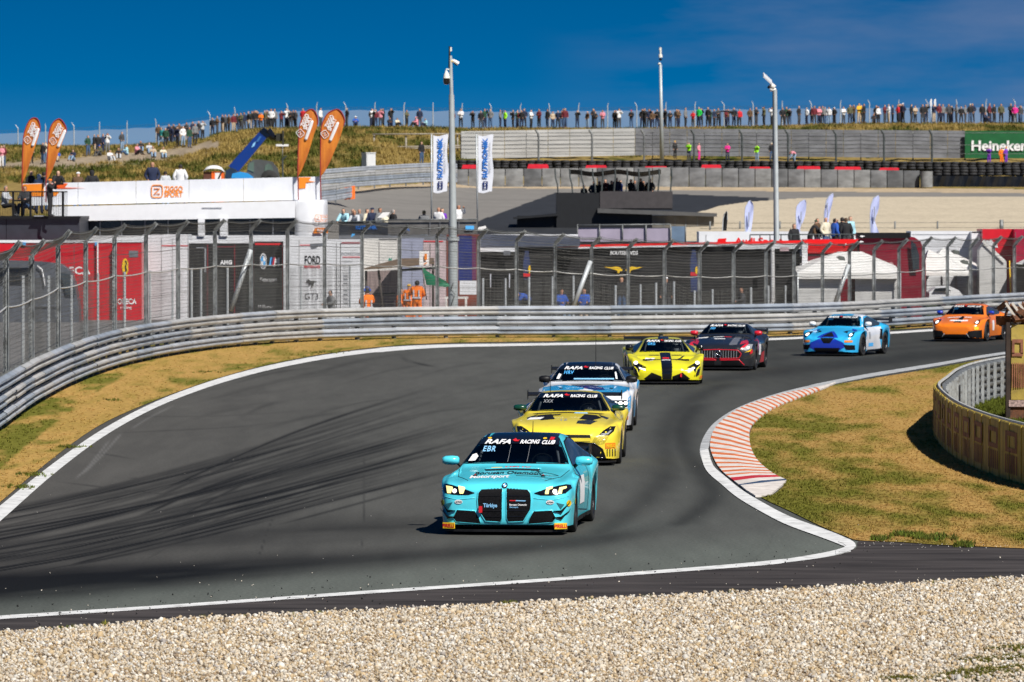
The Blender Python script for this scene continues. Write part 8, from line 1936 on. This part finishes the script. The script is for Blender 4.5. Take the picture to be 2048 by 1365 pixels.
# ---- the group climbing the dune at left (pixel, feet row, colour, pose, cap)
for px, fy_p, top, ps, kw in ((323, 297, 'teal', 'striding', {}), (331, 298, 'dark green', 'standing', {'head': 'bald head'}), (344, 293, 'navy', 'hands in pockets', {'bottom': 'navy'}), (355, 296, 'navy', 'one arm raised', {'bottom': 'black'}), (366, 295, 'white', 'hands in pockets', {'bottom': 'light denim'}),
                          (379, 298, 'dark green', 'standing', {'bottom': 'denim'}), (390, 290, 'grey', 'standing', {}), (405, 283, 'pale grey', 'photographing', {'bottom': 'black'}), (425, 276, 'black', 'hands in pockets', {'bottom': 'navy'}), (445, 271, 'black', 'hands in pockets', {'bottom': 'beige', 'head': 'bald head'}), (458, 267, 'brown', 'standing', {'bottom': 'black'}), (467, 266, 'dark red', 'standing', {}),
                          (482, 264, 'olive', 'arms folded', {'bottom': 'dark grey'}), (497, 263, 'black', 'hands in pockets', {'bottom': 'beige'}), (508, 262, 'black', 'standing', {'head': 'grey hair'})):
    D = 517.0 if fy_p < 290 else find_D(px, fy_p, 440, 518); loc = on_ground(px, D); loc.z += .05; person(loc, top, ps, zone='near the ridge path left of the blue boom', group='spectators on the dune', **kw)
for px, fy_p, top, ps, kw in ((3, 337, 'pink', 'arms folded', {'bottom': 'white'}), (8, 336, 'dark red', 'standing', {'bottom': 'denim'}), (86, 330, 'black', 'standing', {'bottom': 'denim'}), (92, 329, 'cream', 'one arm raised', {'bottom': 'light denim'}), (62, 329, 'black', 'standing', {'bottom': 'black'}),
                          (115, 326, 'blue', 'sitting on the ground', {}), (147, 325, 'navy', 'sitting on the ground', {'bottom': 'light denim', 'head': 'brown hair'}), (176, 314, 'dark green', 'hands in pockets', {'bottom': 'denim'}), (189, 312, 'dark grey', 'standing', {}), (196, 312, 'black', 'standing', {'head': 'fair hair'}), (206, 311, 'navy', 'one arm raised', {'bottom': 'navy'}), (215, 309, 'white', 'photographing', {'bottom': 'grey'}),
                          (200, 315, 'olive', 'sitting on the ground', {'cap': 'blue'}), (219, 326, 'white', 'sitting on the ground', {'bottom': 'pale grey'}), (244, 306, 'dark grey', 'hands in pockets', {'bottom': 'light denim'}), (237, 321, 'black', 'sitting on the ground', {'bottom': 'pale grey'}), (254, 314, 'pale blue', 'sitting on the ground', {'bottom': 'denim'}), (273, 313, 'pink', 'sitting on the ground', {'bottom': 'black'}), (281, 306, 'black', 'sitting on the ground', {}), (298, 310, 'pale grey', 'sitting on the ground', {'head': 'grey hair'}), (306, 318, 'beige', 'sitting on the ground', {'bottom': 'light denim'}), (326, 320, 'cream', 'sitting on the ground', {'bottom': 'light denim'})):
    D = find_D(px, fy_p, 405, 500); loc = on_ground(px, D); loc.z += .05; person(loc, top, ps, zone='on the dune left of the white shirted walker' if False else 'on the dune behind the left banner', group='spectators on the dune', **kw)
for px in (318, 337, 349, 360, 372, 384, 397, 436, 451, 474, 490, 503, 515, 530):
    D = 519.5; loc = on_ground(px + prnd.uniform(-2, 2), D); loc.z += .05; person(loc, prnd.choice(['black', 'navy', 'dark grey', 'brown', 'olive']), prnd.choice(['standing', 'hands in pockets', 'arms folded']), zone='second row left of the blue boom', group='spectators on the dune')
# ---- people by the grey screens
for px, fy_p, top, ps, kw in ((1350, 318, 'black', 'standing', {'cap': 'yellow', 'bottom': 'black'}), (1378, 321, 'neon green', 'photographing', {}), (1398, 322, 'pink', 'hands in pockets', {'bottom': 'magenta', 'head': 'dark hair'}), (1455, 323, 'magenta', 'arms folded', {}), (1514, 325, 'neon green', 'one arm raised', {}), (1543, 322, 'black', 'standing', {'cap': 'cream'}), (1588, 326, 'pink', 'bending down', {}), (1978, 330, 'purple', 'photographing', {'cap': 'white', 'bottom': 'purple'}), (2003, 331, 'orange', 'standing', {'bottom': 'orange', 'head': 'brown hair'}), (2012, 330, 'purple', 'hands in pockets', {'cap': 'orange', 'bottom': 'purple'}), (843, 336, 'black', 'standing', {'bottom': 'denim'})):
    D = 433.0; loc = on_ground(px, D); loc.z = P(px, fy_p, D).z; loc.z = max(loc.z - .0, on_ground(px, D).z); person(loc, top, ps, s=.80 if px > 900 else 1.0, zone='by the tyre wall below the screens' if px > 900 else 'below the wooden fence beside the left vertical flag', group='people beside the tyre wall', **kw)
# ---- roof deck of the white building (standing behind the banner)
zd = P(380, 409, 238).z
for px, hy, top, ps, kw in ((62, 340, 'black', 'hands in pockets', {'yaw': 60, 'head': 'bald head'}), (78, 347, 'white', 'standing', {'hood': True, 'yaw': 170}), (88, 342, 'dark grey', 'standing', {'yaw': 150}), (114, 336, 'black', 'leaning forward', {'head': 'bald head', 'yaw': 20}), (155, 339, 'brown', 'leaning forward', {'cap': 'white', 'yaw': 175}), (184, 339, 'black', 'hands in pockets', {'hood': True, 'yaw': 185}), (305, 322, 'navy', 'hands in pockets', {'head': 'bald head', 'yaw': 10}), (331, 341, 'pale grey', 'standing', {'yaw': 190, 'head': 'dark hair'}), (361, 327, 'white', 'hands in pockets', {'yaw': 175, 'head': 'dark hair'})):
    D = 238; s_ = min(1.06, (P(px, hy, D).z - zd) / 1.74) if px > 200 else .98; loc = Vector((P(px, 400, D).x, D, P(px, hy, D).z - 1.74 * max(.85, s_))); person(loc, top, ps, s=max(.85, s_), zone='behind the long white banner', group='guests on the roof deck', **kw)
ph_ = person(Vector((P(99, 400, 230.6).x, 230.8, P(99, 434, 230.6).z)), 'black', 'photographing', yaw=75, bottom='black', cap='orange', s=.90, label='person in black with orange beanie photographing by the platform railing', group='guests on the black platform')
person(Vector((P(8, 430, 233).x, 233.4, P(8, 434, 233).z)), 'pale grey', 'seated', yaw=70, bottom='black', label='seated person in pale sweater at the far left of the platform', group='guests on the black platform')
person(Vector((P(50, 430, 234).x, 234.2, P(50, 434, 233).z)), 'dark grey', 'seated', yaw=-20, bottom='denim', label='seated person in grey jacket holding a drink behind the platform railing', group='guests on the black platform')
# ---- terrace with blue letters
for px, hy, top, ps, kw in ((690, 413, 'pale blue', 'leaning forward', {'head': 'brown hair'}), (706, 417, 'dark grey', 'standing', {}), (713, 416, 'pale grey', 'leaning forward', {'head': 'fair hair'}), (719, 417, 'grey', 'standing', {'head': 'grey hair'}), (734, 417, 'cream', 'standing', {'head': 'dark hair', 'yaw': 60}), (744, 415, 'navy', 'standing', {'cap': 'navy', 'yaw': 30}), (760, 415, 'grey', 'standing', {'head': 'dark hair', 'yaw': 50}), (774, 419, 'cream', 'leaning forward', {'head': 'dark hair', 'yaw': -120}), (786, 418, 'black', 'standing', {'head': 'grey hair', 'yaw': 120}), (848, 420, 'grey', 'standing', {'head': 'fair hair', 'yaw': 160}), (877, 414, 'white', 'arms folded', {'head': 'bald head', 'yaw': 150}), (884, 416, 'purple', 'standing', {'head': 'brown hair'}), (917, 409, 'white', 'one arm raised', {'yaw': 50, 'skin': SKN[1]})):
    D = 252; loc = Vector((P(px, 400, D).x, D + prnd.uniform(-.2, .3), P(px, hy, D).z - 1.72)); person(loc, top, ps, zone='on the terrace with blue letters', group='guests on the grey terrace', **kw)
# ---- tower silhouettes
for px, hy, top, ps in ((1168, 369, 'black', 'standing'), (1188, 362, 'dark grey', 'hands in pockets'), (1199, 362, 'black', 'standing'), (1211, 358, 'dark red', 'arms folded'), (1223, 361, 'black', 'standing'), (1233, 355, 'navy', 'hands in pockets'), (1241, 360, 'blue', 'standing'), (1262, 358, 'black', 'arms folded'), (1270, 360, 'dark grey', 'standing'), (1281, 356, 'black', 'standing'), (1287, 361, 'brown', 'arms folded'), (1300, 357, 'black', 'hands in pockets')):
    D = 337; loc = Vector((P(px, 400, D).x, D + prnd.uniform(-.3, 1.0), P(px, hy, D).z - 1.72)); person(loc, top, ps, bottom='black', head='dark hair', zone='under the canvas of the black tower', group='spectators on the black tower')
# ---- red unit terrace
for px, hy, top, ps, kw in ((1588, 447, 'black', 'standing', {}), (1624, 436, 'black', 'leaning forward', {'cap': 'dark green', 'yaw': 100}), (1635, 436, 'brown', 'standing', {'yaw': 60, 'head': 'brown hair'}), (1651, 434, 'cream', 'hands in pockets', {'yaw': 50, 'head': 'bald head'}), (1669, 436, 'blue', 'one arm raised', {'yaw': 120, 'bottom': 'black', 'head': 'dark hair'}), (1685, 434, 'black', 'arms folded', {'yaw': 170, 'head': 'dark hair'}), (1692, 435, 'black', 'standing', {'yaw': 190, 'head': 'brown hair'}), (1701, 432, 'pale blue', 'standing', {'yaw': 40, 'head': 'brown hair'})):
    D = 245; loc = Vector((P(px, 400, D).x, D + prnd.uniform(-.3, .3), P(px, hy, D).z - 1.72)); person(loc, top, ps, zone='on the red unit terrace', group='guests on the red unit terrace', **kw)
# ---- marshals and paddock crew
def marshal(px, D, ps, yaw, s, label, cap=None, head='dark hair', skin=None, ears=None):
    r = person(Vector((P(px, 600, D).x, D, 0)), 'orange', ps, yaw=yaw, bottom='orange', cap=cap, head=head, s=s, label=label, group='marshals in orange', skin=skin)
    mb = MB(); torso = POSES[ps]['jacket']
    hi = mat('reflective_stripe', (.55, .58, .62), .4, var=.05)
    zt_, z0 = (.86, .60) if ps == 'seated' else (1.34, 1.05)
    for sx in (-1, 1): mb.box((sx * .10, -.165, (zt_ + z0) / 2), (.045, .02, zt_ - z0)); mb.box((sx * .10, .155, (zt_ + z0) / 2), (.045, .02, zt_ - z0))
    mb.box((0, -.160, z0), (.34, .02, .05)); mb.box((0, .150, z0), (.34, .02, .05))
    o = mb.build('reflective_stripe', hi, None); o.parent = r
    if ears:
        mb = MB(); hz = 1.19 if ps == 'seated' else 1.62
        for sx in (-1, 1): mb.lathe([(.001, -.03), (.055, -.03), (.06, .0), (.055, .03), (.001, .03)], (sx * .10, -.05, hz), 'X', 12)
        mb.tube([(-.10, -.05, hz + .03), (-.06, -.04, hz + .115), (.06, -.04, hz + .115), (.10, -.05, hz + .03)], .012, 5); o = mb.build('ear_defenders', clm('blue'), None, smooth=True); o.parent = r
    return r
marshal(735, 220, 'seated', -160, 1.12, 'marshal in orange wearing blue ear defenders, seated left of the shelter post', ears=True)
marshal(801, 221, 'seated', 60, 1.1, 'marshal in orange half hidden by a fence post inside the shelter')
marshal(818, 219, 'standing', 160, .93, 'marshal in orange with yellow cap standing in the shelter', cap='yellow')
marshal(834, 218, 'flag waving', 170, 1.03, 'tall marshal in orange holding the green flag', skin=SKN[3])
for px, D, top, ps, kw, lab in ((1052, 228, 'blue', 'bending down', {}, 'crew member in blue bending below the black awning wall'), (1122, 228, 'blue', 'seated', {'head': 'dark hair'}, 'crew member in blue crouching beside the left diagonal strut'), (1168, 229, 'blue', 'seated', {}, 'crew member in blue right of the left diagonal strut'), (1243, 231, 'black', 'standing', {}, 'crew member in black standing under the yellow bulls'), (1332, 231, 'black', 'standing', {'cap': 'white'}, 'crew member in black with white cap in front of the long black tent'), (1485, 231, 'dark grey', 'seated', {}, 'seated crew member in dark grey at the right part of the black tent'),
                                 (1632, 233, 'dark red', 'seated', {'head': 'dark hair'}, 'person in dark red sitting before the large white canopy'), (1890, 233, 'pink', 'seated', {}, 'person in pink sitting under the twin canopies'), (663, 224, 'grey', 'seated', {}, 'crew member in grey crouching by the white trailer with big letters')):
    person(Vector((P(px, 600, D).x, D, 0)), top, ps, label=lab, group='crew in the paddock', **kw)
# camera held by the photographer on the platform
cp = MB(); c0 = Vector((P(115, 366, 230.6).x, 230.7, P(115, 368, 230.6).z)); cp.box(c0, (.16, .12, .11)); cp.tube([c0, c0 + Vector((.24, -.02, 0))], .045, 10); o = cp.build('camera_with_lens', blk, None); tag(o, 'black camera with lens held up by the person in the orange beanie', 'camera')

# ---- labels that single each person out
ORDN = [''] + [a for a in 'first second third fourth fifth sixth seventh eighth ninth tenth 11th 12th 13th 14th 15th 16th 17th 18th 19th 20th'.split()]
ORDX = ['', 'first', 'second', 'third', 'fourth', 'fifth', 'sixth', 'seventh', 'eighth', 'ninth', 'tenth']
def short(d, lvl):
    g = {'standing': 'standing person', 'hands in pockets': 'relaxed person', 'arms folded': 'person with folded arms', 'photographing': 'photographing person', 'one arm raised': 'waving person', 'striding': 'walking person', 'sitting on the ground': 'seated person', 'seated': 'seated person', 'leaning forward': 'person leaning forward', 'bending down': 'person bending down', 'flag waving': 'marshal'}[d['pose']]
    g = {0: 'person'}.get(lvl, g) if lvl == 0 else g
    return '%s in %s' % (g, d['top']) + (', ' + d['head'] if d['cap'] else '')
from collections import defaultdict
grp = defaultdict(list)
for d in ALLP:
    if d['label']: d['o']['label'] = d['label']
    else: grp[(short(d, 1), d['zone'])].append(d)
for (s_, z_), ds in grp.items():
    ds.sort(key=lambda d: d['x'])
    for i, d in enumerate(ds):
        if len(ds) == 1: t = '%s %s' % (s_, z_)
        else: t = '%s, %s such from left, %s' % (s_, ORDN[i + 1], z_)
        w = t.split()
        if len(w) > 16: t = t.replace('such from left', 'of these').replace('left of tall mast', 'left of tall mast').replace('person with camera raised', 'photographing person').replace('person with lowered hands', 'relaxed person').replace('half hidden on ridge', 'half hidden on ridge').replace('below the wooden fence beside the left vertical flag', 'below the wooden fence').replace('near the ridge path left of the blue boom', 'on the ridge left of the blue boom')
        d['o']['label'] = t
